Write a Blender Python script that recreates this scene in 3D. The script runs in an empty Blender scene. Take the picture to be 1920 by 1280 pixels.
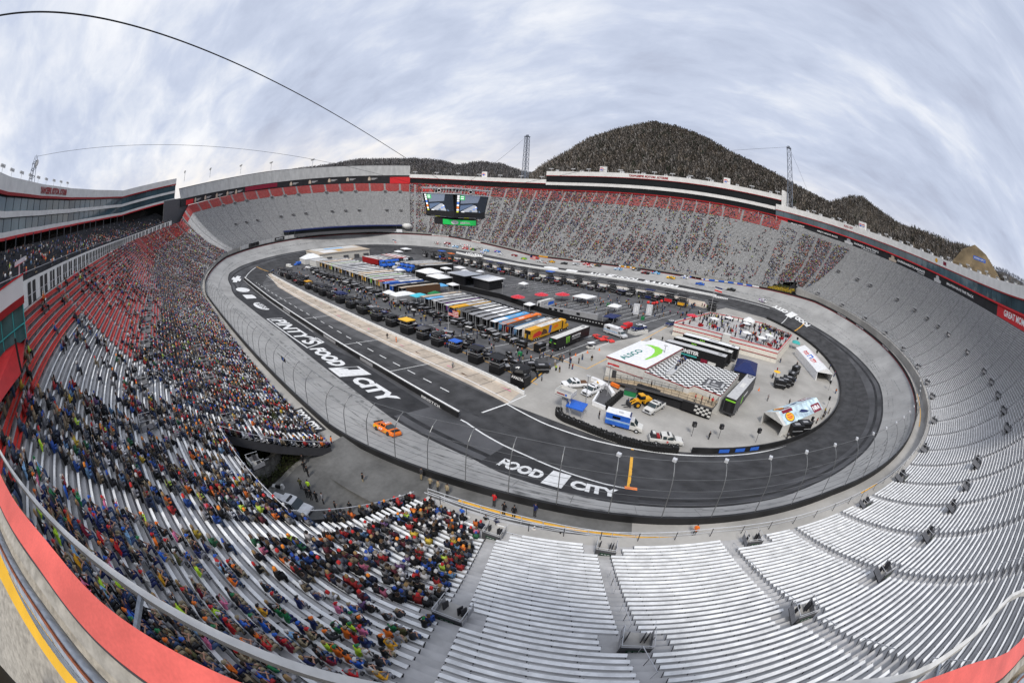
import bpy, math, random
import numpy as np
from mathutils import Vector, Matrix
random.seed(11)
rng = np.random.default_rng(11)
sc = bpy.context.scene
COL = sc.collection
PI = math.pi
R_ = math.radians

# ------------------------------------------------------------------ helpers
MATS = {}
def mat(name, col, rough=.7, var=.12, scale=.6, metal=0., spec=.3, emit=0., streak=None, attr=None, var2=0., scale2=8.):
    if name in MATS: return MATS[name]
    m = bpy.data.materials.new(name); m.use_nodes = True
    nt = m.node_tree; b = nt.nodes['Principled BSDF']
    b.inputs['Roughness'].default_value = rough
    b.inputs['Metallic'].default_value = metal
    b.inputs['Specular IOR Level'].default_value = spec
    c = (*col, 1)
    if attr:
        a = nt.nodes.new('ShaderNodeAttribute'); a.attribute_name = attr
        nt.links.new(a.outputs['Color'], b.inputs['Base Color'])
    elif var > 0:
        tc = nt.nodes.new('ShaderNodeTexCoord')
        n = nt.nodes.new('ShaderNodeTexNoise'); n.inputs['Scale'].default_value = scale; n.inputs['Detail'].default_value = 6
        src = tc.outputs['Object']
        if streak:
            mp = nt.nodes.new('ShaderNodeMapping'); mp.inputs['Scale'].default_value = streak
            nt.links.new(src, mp.inputs['Vector']); src = mp.outputs['Vector']
        nt.links.new(src, n.inputs['Vector'])
        mx = nt.nodes.new('ShaderNodeMix'); mx.data_type = 'RGBA'
        mx.inputs['A'].default_value = (*[max(0, x * (1 - var * 1.6)) for x in col], 1)
        mx.inputs['B'].default_value = (*[min(1, x * (1 + var * 1.6)) for x in col], 1)
        rp = nt.nodes.new('ShaderNodeMapRange'); rp.inputs[1].default_value = .3; rp.inputs[2].default_value = .7
        nt.links.new(n.outputs['Fac'], rp.inputs[0])
        fac = rp.outputs[0]
        if var2 > 0:
            n2 = nt.nodes.new('ShaderNodeTexNoise'); n2.inputs['Scale'].default_value = scale2; n2.inputs['Detail'].default_value = 4
            nt.links.new(tc.outputs['Object'], n2.inputs['Vector'])
            ad = nt.nodes.new('ShaderNodeMath'); ad.operation = 'MULTIPLY_ADD'
            nt.links.new(n2.outputs['Fac'], ad.inputs[0]); ad.inputs[1].default_value = var2
            nt.links.new(rp.outputs[0], ad.inputs[2])
            sb = nt.nodes.new('ShaderNodeMath'); sb.operation = 'SUBTRACT'; sb.use_clamp = True
            nt.links.new(ad.outputs[0], sb.inputs[0]); sb.inputs[1].default_value = var2 * .5
            fac = sb.outputs[0]
        nt.links.new(fac, mx.inputs['Factor'])
        nt.links.new(mx.outputs['Result'], b.inputs['Base Color'])
    else:
        b.inputs['Base Color'].default_value = c
    if emit:
        b.inputs['Emission Strength'].default_value = emit
        b.inputs['Emission Color'].default_value = c
    MATS[name] = m
    return m

P = dict(
 black=((.012,.012,.013),.5), dblack=((.02,.02,.022),.8), white=((.78,.78,.78),.5), offwhite=((.62,.61,.58),.6), cream=((.72,.68,.6),.6),
 grey=((.30,.30,.31),.6), lgrey=((.48,.48,.48),.6), dgrey=((.09,.09,.095),.7), red=((.55,.02,.025),.5), dred=((.30,.012,.014),.55),
 orange=((.85,.19,.02),.5), yellow=((.85,.48,.03),.5), blue=((.03,.13,.55),.5), navy=((.012,.022,.10),.45), sky=((.13,.42,.75),.5),
 green=((.02,.20,.07),.6), lime=((.25,.62,.05),.5), teal=((.05,.38,.36),.6), cyan=((.08,.5,.62),.6), tan=((.48,.40,.31),.8),
 brown=((.12,.06,.03),.8), purple=((.20,.05,.30),.5), pink=((.75,.20,.35),.6), maroon=((.2,.01,.03),.6), silver=((.55,.56,.58),.3),
 glass=((.035,.05,.055),.08), dglass=((.008,.009,.01),.12), rubber=((.015,.015,.015),.9), skin=((.45,.25,.17),.7), olive=((.10,.10,.04),.8),
 khaki=((.33,.27,.17),.8), denim=((.06,.10,.20),.8), char=((.05,.05,.055),.8), heather=((.27,.27,.29),.9), hivis=((.55,.85,.05),.6),
 hairb=((.03,.018,.01),.7), blond=((.42,.27,.11),.7), gold=((.72,.36,.02),.5), lblue=((.25,.45,.68),.7), bred=((.62,.045,.04),.55))
def M(n):
    if n in MATS: return MATS[n]
    c, r = P[n]
    return mat(n, c, r, var=.07 if n not in ('black', 'glass', 'dglass') else 0, scale=1.5, spec=.5 if r < .3 else .3)

def newobj(name, data, parent=None, loc=(0, 0, 0), rz=0):
    o = bpy.data.objects.new(name, data); COL.objects.link(o)
    o.location = loc; o.rotation_euler = (0, 0, rz)
    if parent: o.parent = parent
    return o
def tag(o, label=None, cat=None, group=None, kind=None):
    if label: o['label'] = label
    if cat: o['category'] = cat
    if group: o['group'] = group
    if kind: o['kind'] = kind
    return o
def thing(name, label, cat, loc=(0, 0, 0), rz=0, group=None):
    return tag(newobj(name, None, None, loc, rz), label, cat, group)

class MB:
    def __init__(s): s.v = []; s.f = []; s.m = []; s.names = []; s.sm = []
    def mi(s, m):
        if m not in s.names: s.names.append(m)
        return s.names.index(m)
    def add(s, vs, fs, m, smooth=False):
        o = len(s.v); s.v.extend([tuple(map(float, p)) for p in vs]); k = s.mi(m)
        for f in fs: s.f.append([i + o for i in f]); s.m.append(k); s.sm.append(smooth)
        return s
    def bx(s, x0, x1, y0, y1, z0, z1, m, top=None, rz=0, c=None):
        vs = [(x0,y0,z0),(x1,y0,z0),(x1,y1,z0),(x0,y1,z0),(x0,y0,z1),(x1,y0,z1),(x1,y1,z1),(x0,y1,z1)]
        if rz:
            cx, cy = c or ((x0+x1)/2, (y0+y1)/2); ca, sa = math.cos(rz), math.sin(rz)
            vs = [(cx+(x-cx)*ca-(y-cy)*sa, cy+(x-cx)*sa+(y-cy)*ca, z) for x, y, z in vs]
        s.add(vs, [(0,3,2,1),(0,1,5,4),(1,2,6,5),(2,3,7,6),(3,0,4,7)], m)
        s.add(vs[4:], [(0,1,2,3)], top or m); return s
    def poly(s, pts, m): return s.add(pts, [tuple(range(len(pts)))], m)
    def prism(s, p2, z0, z1, m, top=None):
        n = len(p2); a = sum(p2[i][0]*p2[(i+1)%n][1]-p2[(i+1)%n][0]*p2[i][1] for i in range(n))
        if a < 0: p2 = p2[::-1]
        z0f = z0 if callable(z0) else (lambda x, y: z0); z1f = z1 if callable(z1) else (lambda x, y: z1)
        lo = [(x, y, z0f(x, y)) for x, y in p2]; hi = [(x, y, z1f(x, y)) for x, y in p2]
        s.add(lo + hi, [(i, (i+1)%n, n+(i+1)%n, n+i) for i in range(n)], m)
        s.poly(hi, top or m); s.poly(lo[::-1], m); return s
    def tube(s, a, b, r, m, n=6, r2=None, cap=True):
        a = Vector(a); b = Vector(b); d = (b - a)
        if d.length < 1e-6: return s
        d.normalize(); u = d.orthogonal().normalized(); w = d.cross(u); r2 = r if r2 is None else r2
        vs = [tuple(a + (u*math.cos(t)+w*math.sin(t))*r) for t in [2*PI*i/n for i in range(n)]] + [tuple(b + (u*math.cos(t)+w*math.sin(t))*r2) for t in [2*PI*i/n for i in range(n)]]
        s.add(vs, [(i, (i+1)%n, n+(i+1)%n, n+i) for i in range(n)], m, n > 5)
        if cap: s.add(vs, [tuple(range(n))[::-1], tuple(range(n, 2*n))], m)
        return s
    def path(s, pts, r, m, n=5):
        for a, b in zip(pts[:-1], pts[1:]): s.tube(a, b, r, m, n, cap=False)
        return s
    def loft(s, rings, m, cap=True, smooth=True, close=True):
        n = len(rings[0]); o = []
        for r in rings: o.extend(r)
        fs = []
        for k in range(len(rings)-1):
            for i in range(n if close else n-1): fs.append((k*n+i, k*n+(i+1)%n, (k+1)*n+(i+1)%n, (k+1)*n+i))
        s.add(o, fs, m, smooth)
        if cap and close: s.add(o, [tuple(range(n))[::-1], tuple(range(len(o)-n, len(o)))], m)
        return s
    def wheel(s, c, r, w, m='rubber', ax='y', rim='silver'):
        d = Vector((0, w/2, 0)) if ax == 'y' else Vector((w/2, 0, 0)); c = Vector(c)
        s.tube(c-d, c+d, r, m, 12); s.tube(c-d*1.06, c+d*1.06, r*.55, rim, 8); return s
    def mesh(s, name):
        me = bpy.data.meshes.new(name); me.from_pydata(s.v, [], s.f)
        for n in s.names: me.materials.append(n if not isinstance(n, str) else M(n))
        me.polygons.foreach_set('material_index', s.m); me.polygons.foreach_set('use_smooth', s.sm); me.update(); return me
    def build(s, name, parent=None, loc=(0, 0, 0), rz=0): return newobj(name, s.mesh(name), parent, loc, rz)

def dup(root, loc, rz, label=None, group=None, swap=None):
    r = root.copy(); COL.objects.link(r); r.location = loc; r.rotation_euler = (0, 0, rz)
    if label: r['label'] = label
    if group: r['group'] = group
    def kids(src, dst):
        for ch in list(src.children):
            c = ch.copy(); COL.objects.link(c); c.parent = dst
            reskin(c, swap); kids(ch, c)
    reskin(r, swap); kids(root, r); return r
def reskin(o, swap):
    if not swap or o.type != 'MESH': return
    for sl in o.material_slots:
        n = sl.material.name
        if n in swap: sl.link = 'OBJECT'; sl.material = M(swap[n])

_tc = {}
def text_geo(s, off=.03):
    if (s, off) in _tc: return _tc[(s, off)]
    cu = bpy.data.curves.new('t', 'FONT'); cu.body = s; cu.offset = off; cu.resolution_u = 3; cu.fill_mode = 'FRONT'
    o = bpy.data.objects.new('t', cu); COL.objects.link(o)
    dg = bpy.context.evaluated_depsgraph_get(); dg.update(); me = bpy.data.meshes.new_from_object(o.evaluated_get(dg))
    v = np.array([p.co[:2] for p in me.vertices]); f = [tuple(p.vertices) for p in me.polygons]
    bpy.data.objects.remove(o); bpy.data.curves.remove(cu); bpy.data.meshes.remove(me)
    v -= v.min(0); v /= max(v[:, 1].max(), 1e-6)          # height 1
    _tc[(s, off)] = (v, f, v[:, 0].max()); return _tc[(s, off)]
def text(mb, s, fn, m, w=None, off=.03):
    """fn maps (x in 0..1, y in 0..1) of the text box to a point"""
    v, f, W = text_geo(s, off)
    mb.add([fn(x / W, y) for x, y in v], f, m)
def text_plane(mb, s, o, ex, ey, m, off=.03, keep=True):
    """text with its lower left at o, width vector ex, height vector ey"""
    o, ex, ey = Vector(o), Vector(ex), Vector(ey)
    text(mb, s, lambda x, y: tuple(o + ex * x + ey * y), m, off=off)

# ------------------------------------------------------------------ the oval: u runs along the wall, d is the offset from the spine
L, R0 = 61.3, 106.4
TL, SL = PI * R0, 2 * L
PU = 2 * TL + 2 * SL
uN = lambda a: (a + 90) / 180 * TL
uB = lambda x: TL + L - x
uF = lambda a: TL + SL + (a + 90) / 180 * TL
uS = lambda x: 2 * TL + SL + x + L
def XY(u, d):
    u = u % PU
    if u < TL: a = u / R0 - PI / 2; return (L + d * math.cos(a), d * math.sin(a))
    if u < TL + SL: return (L - (u - TL), d)
    if u < 2 * TL + SL: a = (u - TL - SL) / R0 - PI / 2; return (-L - d * math.cos(a), -d * math.sin(a))
    return (-L + (u - 2 * TL - SL), -d)
def turn(u):
    u = u % PU
    if u < TL: return min(1, abs(math.cos(u / R0 - PI / 2)) * 1.6)
    if TL + SL <= u < 2 * TL + SL: return min(1, abs(math.cos((u - TL - SL) / R0 - PI / 2)) * 1.6)
    return 0.
zedge = lambda u: 4.5 + 6.8 * turn(u)
def tz(u, d):
    c = turn(u); di = 83 - 4.6 * c; t = min(1, max(0, (d - di) / (R0 - di))); k = .85 - .45 * c
    return (4.5 + 6.8 * c) * (k * t + (1 - k) * t * t)
def UD(x, y):
    if x > L: return (math.degrees(math.atan2(y, x - L)) + 90) / 180 * TL, math.hypot(x - L, y)
    if x < -L: return uF(math.degrees(math.atan2(-y, -(x + L)))), math.hypot(x + L, y)
    return (uB(x) if y > 0 else uS(x)), abs(y)
def TP(u, d, dz=0.):
    x, y = XY(u, d); return (x, y, tz(u, d) + dz)
# stands: u, d front, z front, d top, z top
ST = np.array([(0,109.5,6,150,36.3),(uN(-73),112,8.7,151,36.8),(uN(-70),112,9.7,151,37.5),(uN(-62),112,12.5,152,39),(uN(-50),112,13.8,153,42),(uN(-40),112,14.3,155,45),(uN(-20),112,14.3,155,46.6),(uN(60),112,14.3,155,46.6),
 (uN(66),110,10.5,155,47),(uN(78),109,7.5,155,49.5),(uN(90),109,6.7,156,50.5),(uB(0),109,4.8,156,50.5),(uB(-61),109,6.5,156,50.5),(uF(-60),109,11.1,155,50.5),(uF(-37),109,13.5,155,50.3),(uF(0),109,13,155,50.3),(uF(20),109,12.5,155,50.3),(uF(44),109,14.5,155,48),(uF(50),109,13.5,150,38),(uF(70),109,9,150,36.6),(uF(90),109,6.5,150,36.3),(uS(30),109,5.5,150,36.3),(PU,109.5,6,150,36.3)])
def prof(u):
    u = u % PU; return [float(np.interp(u, ST[:, 0], ST[:, k])) for k in (1, 2, 3, 4)]
def SP(u, t, dz=0.):
    d0, z0, d1, z1 = prof(u); d = d0 + (d1 - d0) * t
    x, y = XY(u, d); return (x, y, z0 + (z1 - z0) * (.57 * t + .43 * t * t) + dz)
def frange(a, b, step):
    n = max(1, int(math.ceil((b - a) / step))); return [a + (b - a) * i / n for i in range(n + 1)]
CAM = Vector((113.304, -128.578, 38.1165))
YAW, PITCH, ROLL, FPX, KK = 2.2436, -.34064, -.058387, 781.083, 1.43
def camaxes():
    f = Vector((math.cos(YAW)*math.cos(PITCH), math.sin(YAW)*math.cos(PITCH), math.sin(PITCH)))
    r = f.cross(Vector((0, 0, 1))).normalized(); d = f.cross(r)
    c, s = math.cos(ROLL), math.sin(ROLL)
    return c*r + s*d, -s*r + c*d, f
AX = camaxes()
def inview(p, margin=0):
    q = Vector(p) - CAM; x, y, z = q.dot(AX[0]), q.dot(AX[1]), q.dot(AX[2]); rho = math.hypot(x, y)
    r = 2*FPX/KK*math.sin(min(PI/2, math.atan2(rho, z)*KK/2))
    X, Y = 960 + x/rho*r, 640 + y/rho*r
    return -margin < X < 1920+margin and -margin < Y < 1280+margin
def offs(pts, o):
    res = []
    for i, (x, y) in enumerate(pts):
        a = Vector(pts[max(0, i-1)]); c_ = Vector(pts[min(len(pts)-1, i+1)]); d = (c_-a).normalized(); res.append((x + d.y*o, y - d.x*o))   # o>0 towards the camera side
    return res
def sub(pts, n=4):
    out = []
    P_ = [Vector(p) for p in pts]
    for i in range(len(P_)-1):
        p0, p1, p2, p3 = P_[max(0,i-1)], P_[i], P_[i+1], P_[min(len(P_)-1,i+2)]
        for k in range(n):
            t = k/n; out.append(tuple(.5*((2*p1) + (p2-p0)*t + (2*p0-5*p1+4*p2-p3)*t*t + (3*p1-p0-3*p2+p3)*t**3)))
    return out + [tuple(P_[-1])]
# ------------------------------------------------------------------ ground, track, paint
ASPH = mat('asphalt_dark', (.052,.052,.054), .85, .24, .35, var2=.5, scale2=6)
ASPH2 = mat('asphalt_paddock', (.095,.095,.098), .9, .22, .2, var2=.5, scale2=5)
GROOVE = mat('asphalt_groove', (.074,.074,.078), .75, .28, .12, var2=.4, scale2=3)
RUBBER = mat('rubbered_asphalt', (.022,.022,.023), .6, .35, .5)
TRKC = mat('track_concrete', (.335,.33,.32), .85, .12, .10, var2=.45, scale2=1.2)
CONC = mat('concrete', (.36,.345,.32), .9, .14, .12, var2=.5, scale2=2)
TANC = mat('pit_concrete', (.47,.40,.325), .9, .16, .2, var2=.7, scale2=1.6)
WPAINT = mat('white_paint', (.76,.76,.75), .7, .08, 1.2, var2=.9, scale2=2.2)
YPAINT = mat('yellow_paint', (.80,.42,.05), .6, .10, 1.2)
OPAINT = mat('orange_paint', (.80,.22,.05), .6, .10, 1.2)
BLKP = mat('black_paint', (.034,.034,.036), .75, .25, .4, var2=.5, scale2=4)
def struct(mb, name, kind='structure'): return tag(mb.build(name), kind=kind)

g = MB(); n = 72
g.add([(0, 0, -.4)] + [(9000*math.cos(2*PI*i/n), 9000*math.sin(2*PI*i/n), -.4) for i in range(n)], [(0, i+1, (i+1) % n + 1) for i in range(n)], mat('far_ground', (.10,.095,.06), .95, .4, .01))
struct(g, 'ground')

us = frange(0, PU, 2.0)[:-1]
inf = [XY(u, 77.5) for u in us]
g = MB(); g.poly([(x, y, 0) for x, y in inf], ASPH2); struct(g, 'infield_ground')
# banked racing surface: dark pit lane, dark lower groove, pale concrete upper groove
BD = [(uN(-90),95.6),(uN(-83),96.7),(uN(-78),97.8),(uN(-75),99.2),(uN(-68),100.3),(uN(-60),100.1),(uN(-53),99.8),(uN(-48),98),(uN(-40),96.6),(uN(-32),96),(uN(-23),95.2),(uN(-12),94.7),(uN(0),95),(uN(16),93.5),(uN(29),92.5),(uN(43),91.9),(uN(62),91.6),(uN(75),90.9),(uN(86),92),(uB(55),92.9),(uB(40),92),(uB(14),91.7),(uF(-90),91.7),(uF(-60),92.5),(uF(-25),93.9),(uF(-10),94.4),(uF(7),93.7),(uF(24),94.5),(uF(37),95.3),(uF(62),97.2),(uF(68),95.6),(uF(76),92.4),(uS(-50),91.6),(uS(1),91.4),(uS(17),92.6),(uS(42),94.1),(PU,95.6)]
BDu, BDd = zip(*BD)
dB = lambda u: float(np.interp(u % PU, BDu, BDd))
# outer white line of the pit lane (also the foot of the pit walls)
AL = [(0,86),(uN(-84),87.1),(uN(-80.7),88.8),(uN(-77.6),90.2),(uN(-75),91.1),(uN(-71),92.9),(uN(-67),94.3),(uN(-65),94.4),(uN(-30),91),(uN(0),88.5),(uN(30),88.5),(uN(60),90),(uN(75),88.5),(uN(87),85.6),(uB(42),85.3),(uB(0),85.2),(uF(-84),85.4),(uF(-68),86.9),(uF(-54),89.5),(uF(-20),90.5),(uF(20),90.5),(uF(45),90),(uF(64),87),(uF(70),84),(uF(80),81.5),(uS(-47),79.7),(uS(0),81.2),(uS(37),83.7),(PU,86)]
ALu, ALd = zip(*AL)
dA = lambda u: float(np.interp(u % PU, ALu, ALd))
def band(mb, u0, u1, fa, fb, m, n=3, dz=0., step=2.0):
    uu = frange(u0, u1, step)
    for a, b in zip(uu[:-1], uu[1:]):
        for k in range(n):
            q = [TP(a, fa(a)+(fb(a)-fa(a))*k/n, dz), TP(a, fa(a)+(fb(a)-fa(a))*(k+1)/n, dz), TP(b, fa(b)+(fb(b)-fa(b))*(k+1)/n, dz), TP(b, fa(b)+(fb(b)-fa(b))*k/n, dz)]
            mb.add(q, [(0, 1, 2, 3)], m, True)
K = lambda c: (lambda u: c)
t = MB()
band(t, 0, PU, K(75.5), dA, ASPH, 6, .006)
band(t, 0, PU, dA, lambda u: dB(u) - 3.2, GROOVE, 3, .006)
band(t, 0, PU, lambda u: dB(u) - 3.2, lambda u: dB(u) - 2.2, RUBBER, 1, .006)
band(t, 0, PU, lambda u: dB(u) - 2.2, lambda u: dB(u) - .7, GROOVE, 1, .006)
band(t, 0, PU, lambda u: dB(u) - .7, dB, RUBBER, 1, .006)
band(t, 0, PU, dB, K(R0 + .05), TRKC, 6, .006)
struct(t, 'track')
SEAM = mat('track_seam', (.20,.195,.19), .9, .2, .4); SKID = mat('tyre_mark', (.26,.26,.255), .8, .35, .8); SKD = mat('tyre_mark_dark', (.034,.034,.036), .8, .4, .8)
t = MB(); rk = random.Random(4)
for i in range(120):
    u = i * PU / 120; pr = [(dB(u) + .3 + (R0 - .4 - dB(u))*k/5) for k in range(6)]
    for a_, c_ in zip(pr[:-1], pr[1:]): t.add([TP(u, a_, .012), TP(u, c_, .012), TP(u+.09, c_, .012), TP(u+.09, a_, .012)], [(0, 3, 2, 1)], SEAM)
for i in range(150):
    u = rk.uniform(0, PU); d_ = dB(u) + rk.uniform(.5, 8); ln_ = rk.uniform(8, 40); dd = rk.uniform(-1.2, 1.2); w_ = rk.uniform(.12, .5); n_ = 8
    for j in range(n_):
        ua, ub = u + ln_*j/n_, u + ln_*(j+1)/n_; da, db_ = d_ + dd*j/n_, d_ + dd*(j+1)/n_
        if max(da, db_) + w_ > R0 - .3 or min(da, db_) < dB(ua) + .1: continue
        t.add([TP(ua, da, .016 + .0002*i), TP(ub, db_, .016 + .0002*i), TP(ub, db_+w_, .016 + .0002*i), TP(ua, da+w_, .016 + .0002*i)], [(0, 1, 2, 3)], SKID)
for i in range(90):
    u = rk.uniform(0, PU); d_ = rk.uniform(79, 90); ln_ = rk.uniform(6, 30); dd = rk.uniform(-2, 2); w_ = rk.uniform(.15, .35); n_ = 8
    for j in range(n_):
        ua, ub = u + ln_*j/n_, u + ln_*(j+1)/n_; da, db_ = d_ + dd*j/n_, d_ + dd*(j+1)/n_
        if max(da, db_) + w_ > dB(ua) - .2: continue
        t.add([TP(ua, da, .010 + .0001*i), TP(ub, db_, .010 + .0001*i), TP(ub, db_+w_, .010 + .0001*i), TP(ua, da+w_, .010 + .0001*i)], [(0, 1, 2, 3)], SKD)
struct(t, 'tyre_marks')
# walkway behind the wall, rising to the first row
t = MB()
def wz(u): return zedge(u) + .25
for a, b in zip(frange(0, PU, 3)[:-1], frange(0, PU, 3)[1:]):
    for m, d0_, d1_ in ((CONC, R0 + .3, 113.5),):
        if uN(-87) < a < uN(-66): m = mat('gate_asphalt', (.125,.123,.118), .9, .2, .25, var2=.5, scale2=2)
        q = [(*XY(a, d0_), wz(a)), (*XY(a, d1_), wz(a)), (*XY(b, d1_), wz(b)), (*XY(b, d0_), wz(b))]
        t.add(q, [(0, 1, 2, 3)], m)
struct(t, 'walkway')
t = MB()
ROADG = mat('gate_asphalt', (.125,.123,.118), .9, .2, .25, var2=.5, scale2=2)
gate = [(*XY(uN(a), d), wz(uN(-84)) + .01) for a, d in ((-87.4,106.9),(-87,113),(-86.0,118.5),(-85.2,123),(-84.6,150),(-74,150),(-76,122),(-77,113.2),(-76,106.9),(-79,106.9),(-82,106.9),(-85,106.9))]
t.poly(gate[::-1], ROADG); struct(t, 'gate_road')
# infield concrete and the two rows of pit stalls
def flat(pts, z, m, name):
    b = MB(); a = sum(pts[i][0]*pts[(i+1)%len(pts)][1]-pts[(i+1)%len(pts)][0]*pts[i][1] for i in range(len(pts)))
    b.poly([(x, y, z) for x, y in (pts if a > 0 else pts[::-1])], m); return struct(b, name)
near_arc = [XY(uN(a), 77.6) for a in range(-62, 62, 4)]
flat([(70.5,-75.2),(66,-48),(66,-26),(71,-10),(72.5,20),(79,49),(83,66)] + near_arc[::-1] + [(92,-71.5)], .03, CONC, 'infield_concrete')
flat([(-127,-58),(-72,-67.9),(-31,-70.1),(-4,-71.5),(20,-72.4),(55,-74.6),(70.5,-75.4),(70.5,-69.8),(47,-68.2),(10,-66.2),(-45,-64.1),(-104,-60.5),(-124,-55)], .015, TANC, 'pit_stalls')
flat([(-100,70),(-60,69),(0,67.8),(50,68),(72,68.6),(79,53),(48,62),(0,61.5),(-60,62.6),(-100,64)], .015, TANC, 'pit_stalls')

ln = MB()
def line_uv(u0, u1, fd, w, m, dz=.022): band(ln, u0, u1, lambda u: fd(u) - w/2, lambda u: fd(u) + w/2, m, 1, dz)
def seg(p, q, w, m, z=.045):
    p = Vector((*p, 0)); q = Vector((*q, 0)); d = (q - p).normalized(); s = Vector((-d.y, d.x, 0)) * w / 2
    ln.add([(v.x, v.y, z) for v in (p - s, q - s, q + s, p + s)], [(0, 1, 2, 3)], m)
def segt(u0, d0_, u1, d1_, w, m, n=10, dz=.03):
    pr = [(u0 + (u1-u0)*i/n, d0_ + (d1_-d0_)*i/n) for i in range(n+1)]
    for (ua, da), (ub, db) in zip(pr[:-1], pr[1:]):
        a = Vector(TP(ua, da, dz)); b_ = Vector(TP(ub, db, dz)); s = (b_ - a).cross(Vector((0, 0, 1))).normalized() * w / 2
        ln.add([a + s, b_ + s, b_ - s, a - s], [(0, 1, 2, 3)], m)
line_uv(uN(-83), uN(62), lambda u: float(np.interp(u, [uN(-83), uN(-76), uN(-70)], [76.0, 77.9, 78.5])), .32, WPAINT)
line_uv(uN(-85), uN(-65.4), dA, .38, WPAINT)
line_uv(uN(62), uN(87), dA, .3, WPAINT); line_uv(uF(46), uF(66), dA, .35, WPAINT)
segt(uN(-64.6), 78.6, uN(-65.6), 94.2, .45, YPAINT); segt(uN(-65.9), 94.6, uN(-64.9), 94.6, 1.0, OPAINT, 2)
segt(uN(44), 79, uN(46.5), 90, .45, YPAINT); segt(uN(51), 79, uN(54), 90.1, .3, WPAINT); segt(uF(47), 78.5, uF(45), 90, .4, YPAINT)
seg((67.8,-86.8), (70.6,-75.3), .35, WPAINT); seg((70.6,-75.3), (71.2,-69.6), .25, WPAINT)
pin = [(-118,-61.5),(-72,-66.6),(-31,-68.8),(-4,-70.2),(18,-71.2),(55,-73.2),(70.5,-74.3)]
for a, b in zip(pin[:-1], pin[1:]): seg(a, b, .22, WPAINT)
def pitx(x): return float(np.interp(x, [p[0] for p in pin], [p[1] for p in pin]))
for i in range(34): x = 66 - i*5.4; seg((x, pitx(x)), (x + .9, pitx(x) + 5.0), .16, M('dgrey'))
for i in range(30):
    x = 58 - i*6.2; y = float(np.interp(x, [-100, 0, 67], [-73.2, -76.2, -80.6])); seg((x, y), (x - 3, y + .15), .22, WPAINT)
for x in (40, 17, -14, -48, -80): seg((x, float(np.interp(x, [-100, 67], [-77, -85.4]))), (x + 3, pitx(x+3) - .6), .2, WPAINT)
for i in range(22): x = 74 - i*7; seg((x, 74.6), (x - 3.2, 74.6), .22, WPAINT)
for a, b in (((-110,64.3),(60,64.6)),): seg(a, b, .2, WPAINT)
# paddock bays and yellow lane lines
for i in range(12): x = 26 + i*3.6; seg((x, 5), (x + 4.5, 33), .16, WPAINT)
for i in range(9): x = -14 + i*4.0; seg((x, 22), (x + 3, 42), .16, WPAINT)
for i in range(8): x = 60 - i*3.55; seg((x + 6, -46.5), (x + 7.5, -20), .16, WPAINT)
seg((64.5,-59.5), (-40,-53.2), .2, YPAINT); seg((73,-46.2), (4,-44.2), .2, YPAINT); seg((73,-46.2), (73.5,20), .2, YPAINT); seg((40,-62), (70,-63.6), .2, YPAINT); seg((69,-68), (66,-52), .3, YPAINT)
for i in range(5): x = 58 - i*14; seg((x, -58.8), (x + 3.5, -45.6), .18, WPAINT)
struct(ln, 'painted_lines')
yl = MB(); ly = ln; ln = yl
for a, b in ((uN(-75.5), uN(-60)), (uN(-25), uN(-10)), (uN(-48), uN(-45)), (uS(-56), uS(54))):
    uu = frange(a, b, 2)
    for p, q in zip(uu[:-1], uu[1:]): yl.add([(*XY(p, 108.5), wz(p)+.03), (*XY(p, 108.8), wz(p)+.03), (*XY(q, 108.8), wz(q)+.03), (*XY(q, 108.5), wz(q)+.03)], [(0, 1, 2, 3)], YPAINT)
struct(yl, 'painted_lines')

# sponsor lettering on the racing surface
def pad(mb, u0, u1, f0, f1, m=BLKP, dz=.014): band(mb, u0, u1, f0, f1, m, 3, dz)
def track_text(mb, s, u0, u1, db, h, m=WPAINT, off=.055, dz=.026):
    f = db if callable(db) else K(db)
    text(mb, s, lambda x, y: TP(u0 + (u1-u0)*x, f(u0 + (u1-u0)*x) - h*y, dz), m, off=off)
def track_poly(mb, pts, m, dz=.024): mb.add([TP(u, d, dz) for u, d in pts], [tuple(range(len(pts)))], m)
def fc(mb, u0, u1, db, h, sgn=1):
    f = db if callable(db) else K(db); w = u1 - u0
    track_text(mb, 'FOOD', u0, u0 + w*.40, f, h*.86); track_text(mb, 'CITY', u0 + w*.63, u1, f, h*.86)
    a, b = u0 + w*.43, u0 + w*.60
    q = lambda x, y, dz=.026: TP(a + (b-a)*x, f(a + (b-a)*x) - (h*(-.28 + 1.5*y)), dz)
    mb.add([q(-.05,0), q(.9,0), q(1.05,1), q(.1,1)], [(0,1,2,3)], WPAINT)
    mb.add([q(.02,.34,.034), q(.12,.92,.034), q(.42,.92,.034), q(.30,.30,.034), q(.1,.2,.034)], [(0,1,2,3,4)], BLKP)
    text(mb, 'C', lambda x, y: q(.42 + .42*x, .16 + .58*y, .034), BLKP, off=.08)
pt = MB()
pad(pt, uS(-72), uS(61), lambda u: max(dA(u) + 1.2, 80.5), lambda u: dB(u))
fc(pt, uS(17.5), uS(55), lambda u: float(np.interp(u, [uS(17), uS(55)], [90.6, 93.2])), 4.6)
for a, b in ((0, .02), (.98, 1)): pass
q = [(-18.5, 90.7), (17, 90.9), (12.8, 84.1), (-18.8, 83.6)]
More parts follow.
